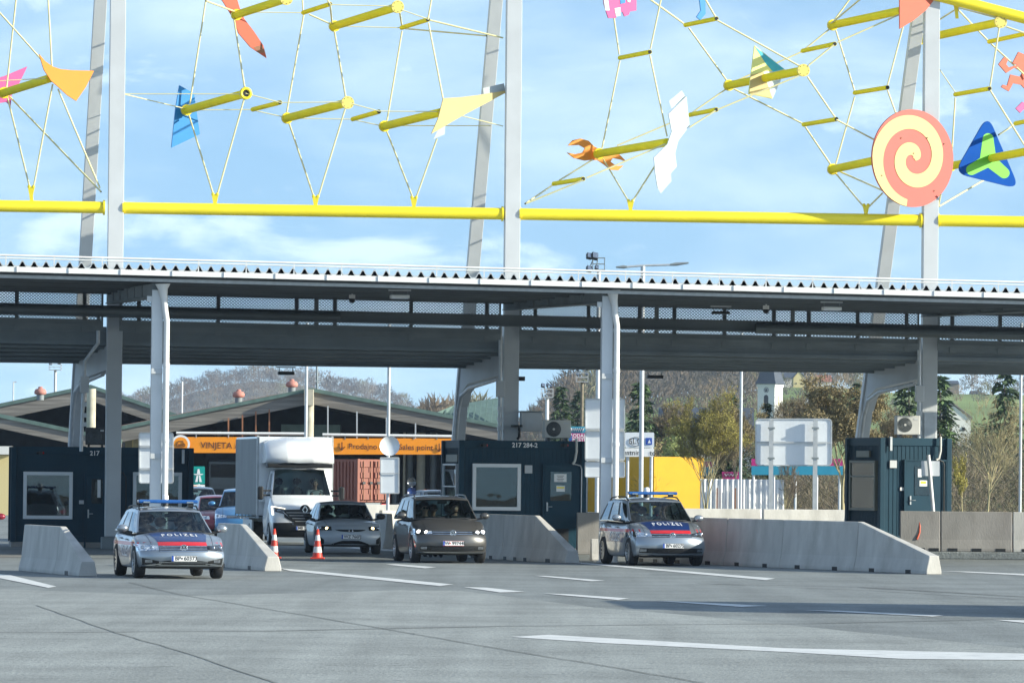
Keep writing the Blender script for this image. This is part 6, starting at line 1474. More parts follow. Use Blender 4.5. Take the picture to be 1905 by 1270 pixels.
# gantry posts that carry the banners
# ------------------------------------------------------------------ red container, yellow trailer
def boxthing(nm, label, cat, xl, xc, xr, ytop, ybot, D, rz, len_, m_side, m_end, wheels=True, ribs=True):
    A = P(xc, 880, D); e = V((math.cos(rz), math.sin(rz), 0)); d = V((-math.sin(rz), math.cos(rz), 0)); A.z = 0
    w_ = (onplane(xr, 880, A, -d) - A).dot(e); z1 = P(xc, ytop, D).z; z0 = P(xc, ybot, D).z; R = Matrix.Rotation(rz, 3, 'Z')
    o = thing(nm, label, cat, A + e * w_ / 2, rz); c = A + e * w_ / 2 + d * len_ / 2
    b = MB(); b.box(c + UP * (z0 + z1) / 2, (w_ - .06, len_ - .06, z1 - z0 - .04), R)
    b.build('box_body', MT[m_side], o)
    if ribs:
        b = MB(); n = int(len_ / .28)
        for s in (0, w_):
            b = MB()
            for i in range(n): b.box(A + e * s + d * (.2 + i * .28) + UP * (z0 + z1) / 2, (.07, .14, z1 - z0 - .3), R)
            b.build('side_corrugation', MT[m_side], o)
        for s in (0, 1):
            dc = A + e * w_ * (.26 + .48 * s); b = MB()
            b.box(dc + UP * (z0 + z1) / 2 - d * .0, (w_ * .44, .08, z1 - z0 - .2), R)
            for k in range(4): b.box(dc - d * .06 + UP * (z0 + (z1 - z0) * (k + .5) / 4), (w_ * .40, .06, .28), R)
            dd = b.build('door', MT[m_end], o, bevel=.01)
            for t in (-.12, .12):
                b = MB(); q = dc + e * w_ * t - d * .12; b.tube([q + UP * (z0 + .1), q + UP * (z1 - .1)], .025, 6); b.build('lock_bar', MT['conew'] if False else MT['rustroof'], dd)
                b = MB(); b.box(q - d * .03 + UP * (z0 + .95), (.16, .05, .12), R); b.build('latch', MT['black'], dd)
        b = MB(); b.box(A + e * w_ * .72 - d * .13 + UP * (z0 + (z1 - z0) * .68), (.16, .01, .16), R); b.build('label_plate', MT['ink_white'], o)
    else:
        b = MB(); b.box(A + e * w_ / 2 - d * .01 + UP * (z0 + z1) / 2, (w_, .05, z1 - z0), R); b.build('rear_tarpaulin', MT[m_end], o, bevel=.02)
        b = MB(); b.box(A + d * len_ / 2 - e * .01 + UP * (z0 + z1) / 2, (.05, len_, z1 - z0), R); b.build('side_tarpaulin', MT[m_end], o, bevel=.02)
    for a in (0, w_):
        for q in (0, len_):
            b = MB(); b.box(A + e * a + d * q + UP * (z0 + z1) / 2, (.14, .14, z1 - z0), R); b.build('corner_post', MT[m_side if ribs else m_end], o)
    b = MB(); b.box(c + UP * (z0 - .12), (w_ * .5, len_, .2), R); b.box(A + e * w_ / 2 + UP * (z0 - .25) + d * .1, (w_, .15, .15), R); b.build('chassis', MT['dark_steel'], o)
    for s in (.12, .88):
        b = MB(); b.box(A + e * w_ * s + UP * (z0 - .12), (.4, .1, .12), R); b.build('tail_lamp', MT['tail'], o)
        for q in (.8, 2.2):
            b = MB(); r = min(.48, max(.2, z0)); b.lathe([(0, -.15), (r * .95, -.15), (r, 0), (r * .95, .15), (0, .15)], 18, A + e * w_ * s + d * q + UP * r, R @ RYm); b.build('wheel', MT['rubber'], o)
    return o
boxthing('shipping_container', 'rust red shipping container with closed doors on a chassis behind the light grey hatchback', 'container', 620, 666, 722, 853, 934, 278, math.radians(38), 6.0, 'rustbox', 'rustbox')
boxthing('yellow_trailer', 'yellow tarpaulin trailer standing behind the right police car', 'trailer', 1098, 1218, 1306, 849, 955, 285, math.radians(22), 9.0, 'yellowtarp', 'yellowtarp', ribs=False)
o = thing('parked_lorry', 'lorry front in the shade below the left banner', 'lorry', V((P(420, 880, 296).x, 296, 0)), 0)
p = V((P(420, 880, 296).x, 296, 0)); b = MB(); b.box(p + V((0, 1.2, 1.7)), (1.9, 2.2, 2.2)); b.build('cab', MT['darkcar'], o, bevel=.15, bseg=3); b = MB(); b.box(p + V((0, .09, 2.2)), (1.6, .06, .7)); b.build('windscreen', MT['interior'], o, bevel=.02)  # blue cab coloured dark to stand for the shade on it
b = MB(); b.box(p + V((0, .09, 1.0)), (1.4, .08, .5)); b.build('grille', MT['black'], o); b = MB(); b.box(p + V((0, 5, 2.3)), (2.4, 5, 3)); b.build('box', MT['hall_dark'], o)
for s in (-.8, .8):
    b = MB(); b.lathe([(0, -.14), (.42, -.14), (.45, 0), (.42, .14), (0, .14)], 18, p + V((s, .9, .45)), RYm); b.build('wheel', MT['rubber'], o)
# ------------------------------------------------------------------ terrain beyond the border station
def crest(x): return ipol([(-400, 800), (900, 800), (970, 792), (1080, 772), (1200, 742), (1400, 734), (1450, 722), (1560, 722), (1650, 730), (1700, 730), (1905, 732), (2300, 735)], x)
TT = [(380, -.01), (420, 0), (700, .03), (1000, .12), (1060, .5), (1150, .93), (1300, 1.0), (1500, .9)]
def zcrest(x): return 2.2 + (880 - crest(x)) * 1300 / FPX
def tz(x, D): return max(-.04, zcrest(x) * ipol(TT, D))
b = MB(); xs = list(range(940, 2400, 40)); Ds = [380, 500, 700, 850, 1000, 1050, 1100, 1150, 1225, 1300, 1500]; vs = []
for D in Ds:
    for x in xs:
        f = min(1, max(0, (x - 940) / 120)); vs.append(V((P(x, 880, D).x, D, tz(x, D) * f - .05)))
n = len(xs); b.add(vs, [(j * n + i, j * n + i + 1, (j + 1) * n + i + 1, (j + 1) * n + i) for j in range(len(Ds) - 1) for i in range(n - 1)], 0, True)
tag(b.build('hillside', MT['grass']), kind='structure')
LH = [(100, 800), (200, 775), (300, 755), (370, 730), (430, 718), (480, 712), (560, 718), (620, 732), (700, 742), (740, 762), (790, 800), (830, 815)]
b = MB(); xs = list(range(60, 900, 30)); vs = []
DH = [2300, 2500, 2700, 2850, 3000, 3300]; TH_ = [0, .3, .62, .85, 1.0, .8]
def lz(x, D): return max(-1, (2.2 + (880 - ipol(LH, x)) * 3000 / FPX) * ipol(list(zip(DH, TH_)), D))
for D in DH:
    for x in xs: vs.append(V((P(x, 880, D).x, D, lz(x, D) - .2)))
n = len(xs); b.add(vs, [(j * n + i, j * n + i + 1, (j + 1) * n + i + 1, (j + 1) * n + i) for j in range(len(DH) - 1) for i in range(n - 1)], 0, True)
tag(b.build('wooded_hill', MT['hillm']), kind='structure')
# ------------------------------------------------------------------ woods that read as one mass
rnd = random.Random(5)
def fuzzy(b, base, h, w_, n, mat, rn):
    b.tube([base, base + V((rn.uniform(-.04, .04) * h, 0, h * .55))], [h * .016, h * .008], 3, False, mat)
    vs, fs = [], []
    for i in range(n):
        a = rn.uniform(0, 2 * PI); q = rn.random() ** .5; zz = rn.uniform(-1, 1)
        rr = math.sqrt(max(0, 1 - zz * zz)) * q
        p = base + V((math.cos(a) * rr * w_, math.sin(a) * rr * w_, h * (.62 + .38 * zz * (.6 + .4 * q))))
        d = V((math.cos(a) * rr * .7 + rn.uniform(-.5, .5), math.sin(a) * rr * .5, rn.uniform(.25, 1))).normalized(); l = h * rn.uniform(.06, .17)
        s = d.cross(V((rn.uniform(-.3, .3), 1, .2))).normalized() * h * rn.uniform(.006, .016)
        k = len(vs); vs += [p - s, p + s, p + d * l]; fs.append((k, k + 1, k + 2))
    b.add(vs, fs, mat)
twm = [M('wood_a', (.185, .14, .10), .9, var=.3, scale=.05), M('wood_b', (.235, .175, .115), .9, var=.3, scale=.05), M('wood_c', (.13, .115, .10), .9, var=.3, scale=.05), M('wood_d', (.22, .21, .12), .9, var=.3, scale=.05)]
b = MB()
for D, st in ((2350, 30), (2450, 26), (2550, 24), (2650, 22), (2750, 20), (2830, 18), (2900, 17), (2960, 15), (3010, 14)):
    x = 180
    while x < 780:
        xx = x + rnd.uniform(-7, 7); p = P(xx, 880, D + rnd.uniform(-30, 30)); p.z = lz(xx, D) - .5; h = rnd.uniform(7.5, 11.5)
        if p.z > .5: fuzzy(b, p, h, h * rnd.uniform(.36, .5), 210, rnd.choices([0, 1, 2, 3], [5, 3, 4, 1])[0], rnd)
        x += st
tag(b.build('far_wood', twm), 'brown leafless wood covering the far hill on the left', 'wood', kind='stuff')
b = MB()
for D, st in ((1080, 17), (1120, 16), (1160, 16), (1200, 14), (1240, 12), (1280, 11), (1305, 10)):
    x = 950
    while x < 1950:
        xx = x + rnd.uniform(-6, 6); dens = ipol([(950, 1), (1420, 1), (1470, .45), (1700, .4), (1760, .15), (1950, .3)], xx)
        if rnd.random() < dens:
            p = P(xx, 880, D + rnd.uniform(-15, 15)); p.z = tz(xx, D) * min(1, max(0, (xx - 940) / 120)) - .3; h = rnd.uniform(7, 11) if xx < 1430 else rnd.uniform(3.5, 6.5)
            fuzzy(b, p, h, h * rnd.uniform(.24, .36), 190, rnd.choices([0, 1, 2, 3], [3, 2, 5, 1])[0], rnd)
        x += st
tag(b.build('hillside_wood', twm), 'grey leafless wood on the hillside behind the church', 'wood', kind='stuff')
b = MB()
for x in (788, 806, 822, 838, 852, 868, 884, 900):
    p = P(x, 880, 900 + rnd.uniform(-30, 30)); p.z = 0; fuzzy(b, p, (12.5 if x < 800 else 13.5) + rnd.uniform(-1.5, 1), 3.0, 500, rnd.choice([1, 3]), rnd)
tag(b.build('distant_trees', twm), 'pale leafless trees beyond the right slope of the middle hall', 'wood', kind='stuff')
# ------------------------------------------------------------------ single trees
def leaf_tri(vs, fs, p, d, l, w_, rn):
    s = d.cross(V((rn.uniform(-1, 1), rn.uniform(-1, 1), rn.uniform(-1, 1)))).normalized() * w_; k = len(vs); vs += [p - s, p + s, p + d * l]; fs.append((k, k + 1, k + 2))
def bare_tree(label, x, ytop, D, spread, stems, seed, bark='bark', buds=None, nb=0, group='leafless trees beyond the lanes', low=.12, lean=0.0, first=.5, lv=5, droop=0.0, twigm='twig_b', bs=.05):
    rn = random.Random(seed); base = P(x, 880, D); base.z = max(0, tz(x, D)); ht = P(x, ytop, D).z - base.z; sp = spread * D / FPX
    o = thing('bare_tree', label, 'tree', base, rn.uniform(0, 3), group)
    tr, cr = MB(), MB(); tv, tf, bv, bf = [], [], [], []
    def branch(p, d, l, r, k):
        n = 4; pts = [p]; q = p; dd = d
        for i in range(n):
            dd = (dd + V((rn.uniform(-.16, .16), rn.uniform(-.16, .16), rn.uniform(-.06, .14) - droop * k * .05))).normalized(); q = q + dd * l / n; pts.append(q)
        rs = [r * (1 - .5 * i / n) for i in range(n + 1)]
        (tr if k < 2 else cr).tube(pts, rs, 6 if k < 2 else 3, False)
        if k >= lv - 2:
            for i in range(7 if nb else 5):
                t = pts[rn.randint(1, n)]; d2 = (dd + V((rn.uniform(-.9, .9), rn.uniform(-.9, .9), rn.uniform(-.3, .7) - droop))).normalized(); leaf_tri(tv, tf, t, d2, ht * rn.uniform(.03, .075), ht * .0016, rn)
                if buds:
                    for j in range(nb):
                        b0 = t + d2 * ht * rn.uniform(0, .07); leaf_tri(bv, bf, b0, V((rn.uniform(-1, 1), rn.uniform(-1, 1), rn.uniform(-.4, 1))).normalized(), bs * rn.uniform(1, 2.2), bs * rn.uniform(.5, 1), rn)
        if k >= lv: return
        m = rn.randint(3, 4) if k else 5
        for i in range(m):
            t = rn.uniform(.35 if first < .55 or k else .6, 1); j = min(n - 1, int(t * n)); s = pts[j].lerp(pts[j + 1], t * n - j)
            a = rn.uniform(0, 2 * PI); out = V((math.cos(a), math.sin(a), 0)); d2 = (dd * .75 + out * rn.uniform(.35, .75)).normalized()
            branch(s, d2, l * rn.uniform(.52, .74), r * .5, k + 1)
    for s in range(stems):
        a = 2 * PI * s / max(1, stems) + rn.uniform(-.5, .5); k = sp / ht * (1.0 if stems > 1 else .1) * rn.uniform(.4, 1.0)
        d = V((math.cos(a) * k + lean, math.sin(a) * k, 1)).normalized()
        p0 = base + UP * (ht * low if stems > 1 else 0); branch(p0, d, ht * first * rn.uniform(.92, 1.12), ht * .013 if stems > 1 else ht * .018, 0 if stems > 1 else 0)
    if stems > 1: tr.tube([base - UP * .1, base + UP * ht * low * .5 + V((.03, 0, 0)), base + UP * ht * low * 1.05], [ht * .024, ht * .02, ht * .016], 8)
    # keep the crown inside the measured height
    allv = tr.v + cr.v + tv + bv; zt = max(p.z for p in allv); f = ht / (zt - base.z)
    xs_ = sorted(abs(p.x - base.x) for p in tv); fx = sp / max(.1, xs_[int(len(xs_) * .93)])
    for L_ in (tr.v, cr.v, tv, bv):
        for p in L_:
            g = min(1, (p.z - base.z) / (ht * .25)) if p.z > base.z else 0; p.z = base.z + (p.z - base.z) * f; p.x = base.x + (p.x - base.x) * (1 + (fx - 1) * g); p.y = base.y + (p.y - base.y) * (1 + (fx - 1) * g)
    cr.add(tv, tf); tr.build('trunk', MT[bark], o); cr.build('crown', MT[twigm], o)
    if bv: q = MB(); q.add(bv, bf); q.build('buds', MT[buds], o)
    return o
bare_tree('multi-stemmed tree with yellow buds beside the yellow trailer', 1314, 708, 250, 50, 5, 3, 'bark_lit', 'bud', 2, bs=.05, first=.68, low=.10)
bare_tree('yellow and brown budding tree left of the large white sign back', 1372, 722, 268, 34, 4, 8, 'bark', 'bud_b', 2, bs=.055, first=.6)
bare_tree('tall tan drooping tree right of the large white sign back', 1568, 684, 216, 62, 2, 12, 'bark_lit', 'bud_b', 3, low=.22, droop=.3, bs=.055)
bare_tree('leafless tree with sunlit-toned bark near the right picture edge', 1838, 722, 226, 58, 3, 21, 'bark_lit', None, 0, low=.16, lv=4, twigm='bark_lit')
bare_tree('slim leafless tree under the large white sign back', 1461, 800, 205, 22, 1, 31, 'bark_lit', None, 0)
bare_tree('thin young tree right of the right cabin', 1791, 838, 230, 14, 1, 33, 'bark_lit', 'bud', 2, lv=4)
bare_tree('dense brown leafless tree left of the right pylon', 1662, 748, 262, 42, 5, 41, 'bark', 'bud_b', 1)
bare_tree('leafless tree growing behind the yellow trailer', 1240, 742, 380, 30, 4, 53, 'bark_dark', 'bud_b', 1)
bare_tree('brown leafless tree above the large white sign back', 1490, 715, 330, 42, 5, 57, 'bark', 'bud_b', 1)
bare_tree('brown leafless tree between the church and the tan drooping tree', 1530, 735, 300, 34, 4, 59, 'bark', None, 0)
def conifer(label, x, ytop, D, hw, seed, light=.3):
    rn = random.Random(seed); base = P(x, 880, D); base.z = max(0, tz(x, D)); H = P(x, ytop, D).z - base.z; W = hw * D / FPX
    o = thing('conifer', label, 'tree', base, 0, 'conifers beyond the lanes')
    b = MB(); b.tube([base - UP * .1, base + UP * H * .97], [H * .016, .02], 7); b.build('trunk', MT['bark_dark'], o)
    b = MB(); A, B_ = ([], []), ([], [])
    nl = 34
    for i in range(nl):
        t = (i + rn.uniform(-.3, .3)) / nl; t = max(0, t); z = H * (.06 + .93 * t); R_ = W * (1 - t) ** .55 * rn.uniform(.72, 1.12) + .1
        for k in range(max(5, int(12 * (1 - t)) + 3)):
            a = rn.uniform(0, 2 * PI); l = R_ * rn.uniform(.6, 1.12); dr = rn.uniform(.12, .45)
            o_ = V((math.cos(a), math.sin(a), 0)); p0 = base + UP * z
            T_ = A if rn.random() > light else B_
            m = 9
            for j in range(m):
                f = (j + 1) / m; p = p0 + o_ * l * f - UP * l * dr * f * f + V((rn.uniform(-.08, .08), rn.uniform(-.08, .08), rn.uniform(-.06, .06))) * W * .5
                d = (o_ * rn.uniform(.2, 1) + V((-o_.y, o_.x, 0)) * rn.uniform(-.9, .9) - UP * rn.uniform(.0, .7)).normalized()
                leaf_tri(T_[0], T_[1], p, d, H * rn.uniform(.03, .065), H * rn.uniform(.007, .015), rn)
    b.add(*A, 0); b.add(*B_, 1); b.build('crown', [MT['needle'], MT['needle_l']], o)
for a in (('dark conifer right of the second front column', 1190, 704, 340, 44, 1, .35), ('distant conifer behind the small floodlight mast', 1043, 712, 420, 30, 2, .1), ('distant conifer behind the mast with the lamp cage', 1074, 722, 430, 27, 3, .1), ('tall conifer near the right picture edge', 1868, 686, 330, 66, 4, .35),
          ('light green conifer right of the right pylon', 1748, 690, 318, 46, 5, .55), ('broad conifer left of the right pylon', 1690, 690, 326, 58, 6, .3), ('dark conifer behind the yellow budding trees', 1360, 724, 305, 30, 7, .25), ('small conifer in front of the church tower', 1424, 742, 330, 16, 8, .2), ('conifer behind the tan drooping tree', 1590, 706, 330, 20, 9, .2)):
    conifer(*a)
def bush(label, x, ytop, D, hw, seed, m, n=2600, name='bush'):
    rn = random.Random(seed); base = P(x, 880, D); base.z = max(0, tz(x, D)); H = P(x, ytop, D).z - base.z; W = hw * D / FPX
    o = thing(name, label, 'bush', base, 0); b = MB(); vs, fs = [], []
    for k in range(9):
        a = rn.uniform(0, 2 * PI); b.tube([base, base + V((math.cos(a) * W * .25, math.sin(a) * W * .25, H * .4)), base + V((math.cos(a) * W * .6, math.sin(a) * W * .6, H * .75))], [.05, .03, .01], 4, False)
    b.build('stems', MT['bark'], o)
    for i in range(n):
        a = rn.uniform(0, 2 * PI); zz = rn.uniform(-1, 1); q = rn.random() ** .4; c = 1 + .25 * math.sin(a * 3 + seed) * math.cos(zz * 4); rr = math.sqrt(1 - zz * zz) * q * c
        p = base + V((math.cos(a) * rr * W, math.sin(a) * rr * W, H * (.5 + .5 * zz * q * min(1, c)))); leaf_tri(vs, fs, p, V((rn.uniform(-1, 1), rn.uniform(-1, 1), rn.uniform(0, 1))).normalized(), H * rn.uniform(.03, .07), H * rn.uniform(.004, .011), rn)
    b = MB(); b.add(vs, fs); b.build('foliage', MT[m], o)
bush('pale green bush above the yellow trailer', 1262, 790, 330, 34, 3, 'willow', 3600); bush('tan bush left of the pale green bush', 1228, 812, 335, 22, 5, 'bud_b', 1800)
for a in (('dark leafless shrub below the white gabled house', 1765, 778, 400, 40, 11, 'scrub', 2400), ('dark shrub left of the tall conifer', 1825, 785, 410, 42, 12, 'scrub', 2400), ('dark shrub at the foot of the tall conifer', 1890, 806, 400, 36, 13, 'scrub', 2000), ('dark shrub behind the large white sign back', 1485, 782, 390, 45, 14, 'scrub', 2200), ('olive shrub behind the corrugated fence', 1405, 800, 380, 36, 15, 'scrub', 2200), ('dark shrub between the yellow budding trees', 1345, 800, 372, 30, 16, 'scrub', 1800)): bush(*a)
# scrub belt
MT['scrub_tan'] = M('dry_grass', (.15, .125, .07), .9, var=.3)
rn = random.Random(9); b = MB(); V3, F3 = [[], [], []], [[], [], []]
for i in range(260):
    x = rn.uniform(1200, 2020); D = rn.uniform(262, 330) if x > 1455 else rn.uniform(285, 330)
    top = ipol([(1200, 872), (1300, 876), (1440, 884), (1500, 862), (1600, 866), (1700, 830), (1760, 808), (2020, 806)], x) + rn.uniform(-8, 22); p = P(x, 880, D); H = max(.6, P(x, top, D).z); W = H * rn.uniform(.35, .6); k = rn.randint(0, 2)
    for j in range(190):
        a = rn.uniform(0, 2 * PI); q = rn.random() ** .6; zz = rn.random(); pt = V((p.x + math.cos(a) * q * W, p.y + math.sin(a) * q * W, H * zz * (1 - .3 * q)))
        leaf_tri(V3[k], F3[k], pt, V((math.cos(a) * .5 + rn.uniform(-.5, .5), rn.uniform(-.5, .5), rn.uniform(.1, 1))).normalized(), rn.uniform(.25, .8), rn.uniform(.006, .018), rn)
for k in range(3): b.add(V3[k], F3[k], k)
tag(b.build('scrub', [MT['scrub'], MT['twig_b'], MT['scrub_tan']]), 'tangled brown and olive scrub behind the far barriers', 'scrub', kind='stuff')
# ------------------------------------------------------------------ fence, church, houses, stalls
o = thing('corrugated_fence', 'white corrugated sheet fence right of the yellow trailer', 'fence', V((P(1380, 880, 262).x, 262, 0)), 0)
xa, xb, zt = P(1303, 890, 262).x, P(1459, 890, 262).x, P(1380, 891, 262).z; b = MB(); n = 15; vs = []; wv = (xb - xa) / n
for i in range(n * 8 + 1):
    x = xa + wv * i / 8; y = 262 + .05 * math.sin(2 * PI * i / 8); vs += [V((x, y, 0)), V((x, y, zt)), V((x, y + .02, zt)), V((x, y + .02, 0))]
b.add(vs, [(4 * i + a, 4 * i + 4 + a, 4 * i + 4 + c, 4 * i + c) for i in range(n * 8) for a, c in ((0, 1), (1, 2), (2, 3))], 0, True); b.build('sheet', MT['white_wall'], o)
for x in (1334, 1368): 
    q = P(x, 880, 262); b = MB(); b.bar(V((q.x, 261.85, 0)), V((q.x, 261.85, zt * .8)), .06, .06); b.build('post', MT['rustroof'], o)
def house(label, x0, x1, yp, ye, D, wall, roof, kind='gable', zb=None, depth=8, split_=.5, nm='house', windows=2):
    a, c = P(x0, ye, D), P(x1, ye, D); zb = max(0, tz((x0 + x1) / 2, D)) - 1 if zb is None else zb; o = thing(nm, label, 'house', V(((a.x + c.x) / 2, D + depth / 2, zb)), 0)
    ze = (a.z + c.z) / 2; zp = P((x0 + x1) / 2, yp, D).z; xm = a.x + (c.x - a.x) * split_; dv = V((0, depth, 0)); w_ = c.x - a.x
    if kind == 'gable':
        b = MB(); b.prism([V((a.x, D, zb)), V((c.x, D, zb)), V((c.x, D, ze)), V((xm, D, zp)), V((a.x, D, ze))], dv); b.build('wall', MT[wall], o)
        b = MB(); t = w_ * .04
        for e in (a.x - w_ * .06, c.x + w_ * .06):
            q = [V((xm, D - w_ * .05, zp + t)), V((e, D - w_ * .05, ze - w_ * .02)), V((e, D - w_ * .05, ze + t)), V((xm, D - w_ * .05, zp + 2.4 * t))]; b.prism(q, dv + V((0, w_ * .1, 0)))
        b.build('roof', MT[roof], o)
    else:
        b = MB(); b.box(V(((a.x + c.x) / 2, D + depth / 2, (zb + ze) / 2)), (w_, depth, ze - zb)); b.build('wall', MT[wall], o)
        b = MB(); e = w_ * .04; b.prism([V((a.x - e, D - .4, ze - .1)), V((a.x - e, D + depth / 2, zp)), V((a.x - e, D + depth + .4, ze - .1))], V((w_ + 2 * e, 0, 0))); b.build('roof', MT[roof], o)
    for k in range(windows):
        x = a.x + w_ * (k + .5) / windows; b = MB(); b.box(V((x, D - .02, ze - (zp - ze) * .35 - .6)), (w_ * .10, .08, w_ * .13)); f = b.build('window', MT['interior'], o)
    return o
house('yellow gabled house on the hill right of the church', 1476, 1497, 690, 703, 1150, 'yellow_wall', 'slate'); house('long dark-roofed house beside the yellow gabled house', 1448, 1478, 692, 701, 1160, 'white_wall', 'slate', 'side', windows=0)
house('white house with a red roof at the top of the hill', 1520, 1547, 697, 709, 1150, 'white_wall', 'redroof', 'side'); house('small white house halfway up the hill among trees', 1500, 1518, 738, 746, 800, 'white_wall', 'greyroof', windows=1)
house('dark house on the skyline right of the right pylon', 1760, 1784, 707, 713, 1270, 'greyroof', 'slate', 'side', windows=0); house('white gabled house with a grey tiled roof behind the conifers', 1752, 1806, 752, 778, 600, 'white_wall', 'greyroof', windows=2, split_=.35)
house('house with a bright red roof near the tall conifer', 1820, 1842, 732, 745, 1180, 'white_wall', 'redroof', windows=1); house('house with a dark blue roof beside the bright red roof', 1808, 1828, 726, 736, 1200, 'greyroof', 'slate', 'side', windows=0)
house('small cream building behind the multi-stemmed tree', 1296, 1326, 796, 806, 380, 'white_wall', 'white_wall', 'side', zb=0, depth=5, windows=1)
D = 1000; ch = thing('church', 'white church with a clock tower, flared roof and dark slate nave', 'church', V((P(1430, 880, D).x, D, tz(1430, D))), 0)
# tower turned so that two sides show
A = P(1440, 880, D); ang = math.radians(28); e = V((-math.cos(ang), math.sin(ang), 0)); f_ = V((math.sin(ang), math.cos(ang), 0)); s = D / FPX
wl_ = 34 * s / math.cos(ang); wr_ = 15 * s / math.sin(ang); wl_ = (wl_ + wr_) / 2; zr = P(1430, 714, D).z; z0 = tz(1430, D) - 1
def TP(i, j, z): q = A + e * i * wl_ + f_ * j * wl_; return V((q.x, q.y, z))
b = MB(); b.prism([TP(0, 0, z0), TP(1, 0, z0), TP(1, 1, z0), TP(0, 1, z0)], UP * (zr - z0)); b.build('tower', MT['white_wall'], ch)
b = MB(); b.prism([TP(-.04, -.04, zr - .5), TP(1.04, -.04, zr - .5), TP(1.04, 1.04, zr - .5), TP(-.04, 1.04, zr - .5)], UP * .5); b.build('cornice', MT['white_wall'], ch)
b = MB(); prof = [(.62, 0), (.52, .7), (.40, 2.2), (.36, 3.4), (.30, 4.6), (.12, 6.5), (.03, 8)]; vs = []
for r, z in prof:
    for i, j in ((-r, -r), (r, -r), (r, r), (-r, r)): vs.append(TP(.5 + i, .5 + j, zr + z))
b.add(vs, [(4 * k + i, 4 * k + i2, 4 * k + 4 + i2, 4 * k + 4 + i) for k in range(len(prof) - 1) for i, i2 in ((0, 1), (1, 2), (2, 3), (3, 0))]); b.build('spire', MT['slate'], ch)
nl = -f_; p = TP(.5, 0, P(1424, 725, D).z) + nl * .05; Rc = Matrix((e, UP, nl)).transposed()
b = MB(); b.lathe([(0, 0), (.46, 0), (.5, -.05)], 20, p, Rc); ck = b.build('clock_face', MT['interior'], ch); b = MB(); b.lathe([(.33, .02), (.4, .02)], 20, p, Rc); b.bar(p + nl * .03, p + nl * .03 + UP * .28, .06, .03); b.bar(p + nl * .03, p + nl * .03 + e * .2, .06, .03); b.build('clock_hands', MT['ink_white'], ck)
def arch(c_, ax, w_, h, nr): 
    pts = [c_ - ax * w_ / 2 - UP * h / 2, c_ + ax * w_ / 2 - UP * h / 2] + [c_ + ax * w_ / 2 * math.cos(PI * k / 8) + UP * (h / 2 - w_ / 2 + w_ / 2 * math.sin(PI * k / 8)) for k in range(9)]
    b = MB(); b.prism([q + nr * .03 for q in pts], -nr * .1); return b
arch(TP(.5, 0, P(1424, 744, D).z), e, .85, 1.9, nl).build('belfry_window', MT['interior'], ch); nr2 = -e; arch(TP(0, .5, P(1447, 744, D).z), f_, .5, 1.9, nr2).build('belfry_window', MT['yellow_wall'], ch)
a0, c0 = P(1226, 800, D + 4), P(1404, 800, D + 4); zp = P(1300, 757, D + 4).z; b = MB(); b.prism([V((a0.x, D + 4, a0.z)), V((a0.x, D + 9, zp)), V((a0.x, D + 14, a0.z))], V((c0.x - a0.x, 0, 0))); b.build('nave_roof', MT['slate'], ch)
b = MB(); b.box(V(((a0.x + c0.x) / 2, D + 9, (a0.z + z0) / 2)), (c0.x - a0.x - 1, 9, a0.z - z0)); b.build('nave_wall', MT['white_wall'], ch)
# stalls and hoardings behind the fence
o = thing('market_stall', 'small stall in pink and cyan with a pale green roof beside the yellow trailer', 'stall', V((P(1316, 880, 305).x, 305, 0)), 0)
for y0, y1, m, nm, ex in ((852, 858, 'limeb', 'roof', 5), (858, 868, 'magenta', 'upper_panel', 0), (868, 885, 'cyan', 'lower_panel', 0)):
    a, c = P(1305 - 0, y1, 305), P(1326 + ex, y0, 305); b = MB(); b.box(V(((a.x + c.x) / 2, 306, (a.z + c.z) / 2)), (c.x - a.x, 2, c.z - a.z)); b.build(nm, MT[m], o)
a = P(1316, 885, 305); b = MB(); b.box(V((a.x, 306, a.z / 2)), (.5, 1.6, a.z)); b.build('counter', MT['hall_dark'], o)
o = thing('hoarding', 'magenta hoarding board with white scribble behind the corrugated fence', 'hoarding', V((P(1360, 880, 300).x, 300, 0)), 0); board(o, 1343, 877, 1376, 893, 300, 'magenta', r=1); b = MB(); b.tube([P(1348 + 3 * i, 883 + (2 if i % 2 else -2), 299.96) for i in range(9)], .03, 5); b.build('scribble', MT['ink_white'], o)
for x in (1348, 1372): post(o, x, 880, 300.1, .05)
o = thing('hoarding', 'long magenta and cyan hoarding behind the large white sign back', 'hoarding', V((P(1480, 880, 258).x, 258, 0)), 0); board(o, 1398, 853, 1568, 866, 258, 'magenta', r=1); board(o, 1398, 866.5, 1568, 883, 258, 'cyan', r=1)
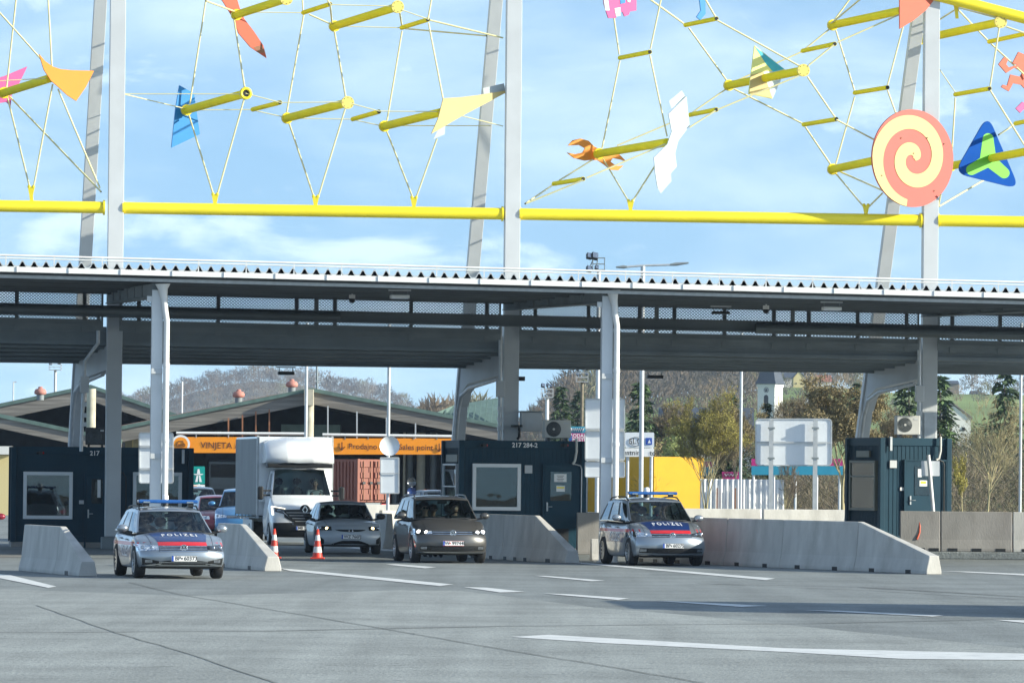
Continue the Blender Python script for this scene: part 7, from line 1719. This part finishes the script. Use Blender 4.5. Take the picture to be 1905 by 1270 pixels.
for x in (1402, 1440, 1480, 1520, 1562): post(o, x, 856, 258.1, .06)
# green-roofed hall behind the middle hall
o = thing('green_hall', 'ribbed dark green roof of a hall right of the middle hall', 'hall', V((P(870, 880, 345).x, 345, 0)), 0)
q = [P(800, 772, 345), P(846, 753, 350), P(935, 738, 352), P(950, 800, 345), P(800, 800, 345)]; b = MB(); b.add(q, [(0, 1, 2, 3, 4)]); 
for i in range(12):
    x = 812 + 11 * i; b.bar(P(x, 800, 344.9), P(x + 6, max(744, 768 - (x - 800) * .22), 348), .08, .08)
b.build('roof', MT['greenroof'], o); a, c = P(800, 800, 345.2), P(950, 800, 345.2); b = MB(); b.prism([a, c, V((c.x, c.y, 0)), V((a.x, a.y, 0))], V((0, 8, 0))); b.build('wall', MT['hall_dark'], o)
p = P(372, 880, 345); o = thing('stone_wall', 'yellowish stone wall behind the green motorway sign', 'wall', V((p.x, 345, 0)), 0)
a, c = P(345, 836, 345), P(404, 836, 345); b = MB(); b.box(V(((a.x + c.x) / 2, 345, a.z / 2)), (c.x - a.x, .6, a.z)); b.build('blocks', MT['stone'], o)
b = MB(); b.box(V(((a.x + c.x) / 2, 344.66, P(370, 854, 345).z)), (c.x - a.x, .05, .08))
for x in (372, 388): q = P(x, 846, 345); b.box(V((q.x, 344.66, q.z)), (.06, .05, .6))
b.build('joints', MT['ink'], o)
HAZE = .0001
if HAZE:
    b = MB(); b.box((0, 1790, 55), (2600, 3620, 120)); hz = b.build('haze', []); m = bpy.data.materials.new('haze_air'); m.use_nodes = True; nt = m.node_tree; nt.nodes.remove(nt.nodes['Principled BSDF'])
    pv = nt.nodes.new('ShaderNodeVolumePrincipled'); pv.inputs['Density'].default_value = HAZE; pv.inputs['Color'].default_value = (.62, .78, 1, 1); pv.inputs['Anisotropy'].default_value = .2; nt.links.new(pv.outputs[0], nt.nodes['Material Output'].inputs['Volume'])
    hz.data.materials.append(m); tag(hz, kind='stuff'); tag(hz, 'thin blue haze over the whole scene', 'haze')
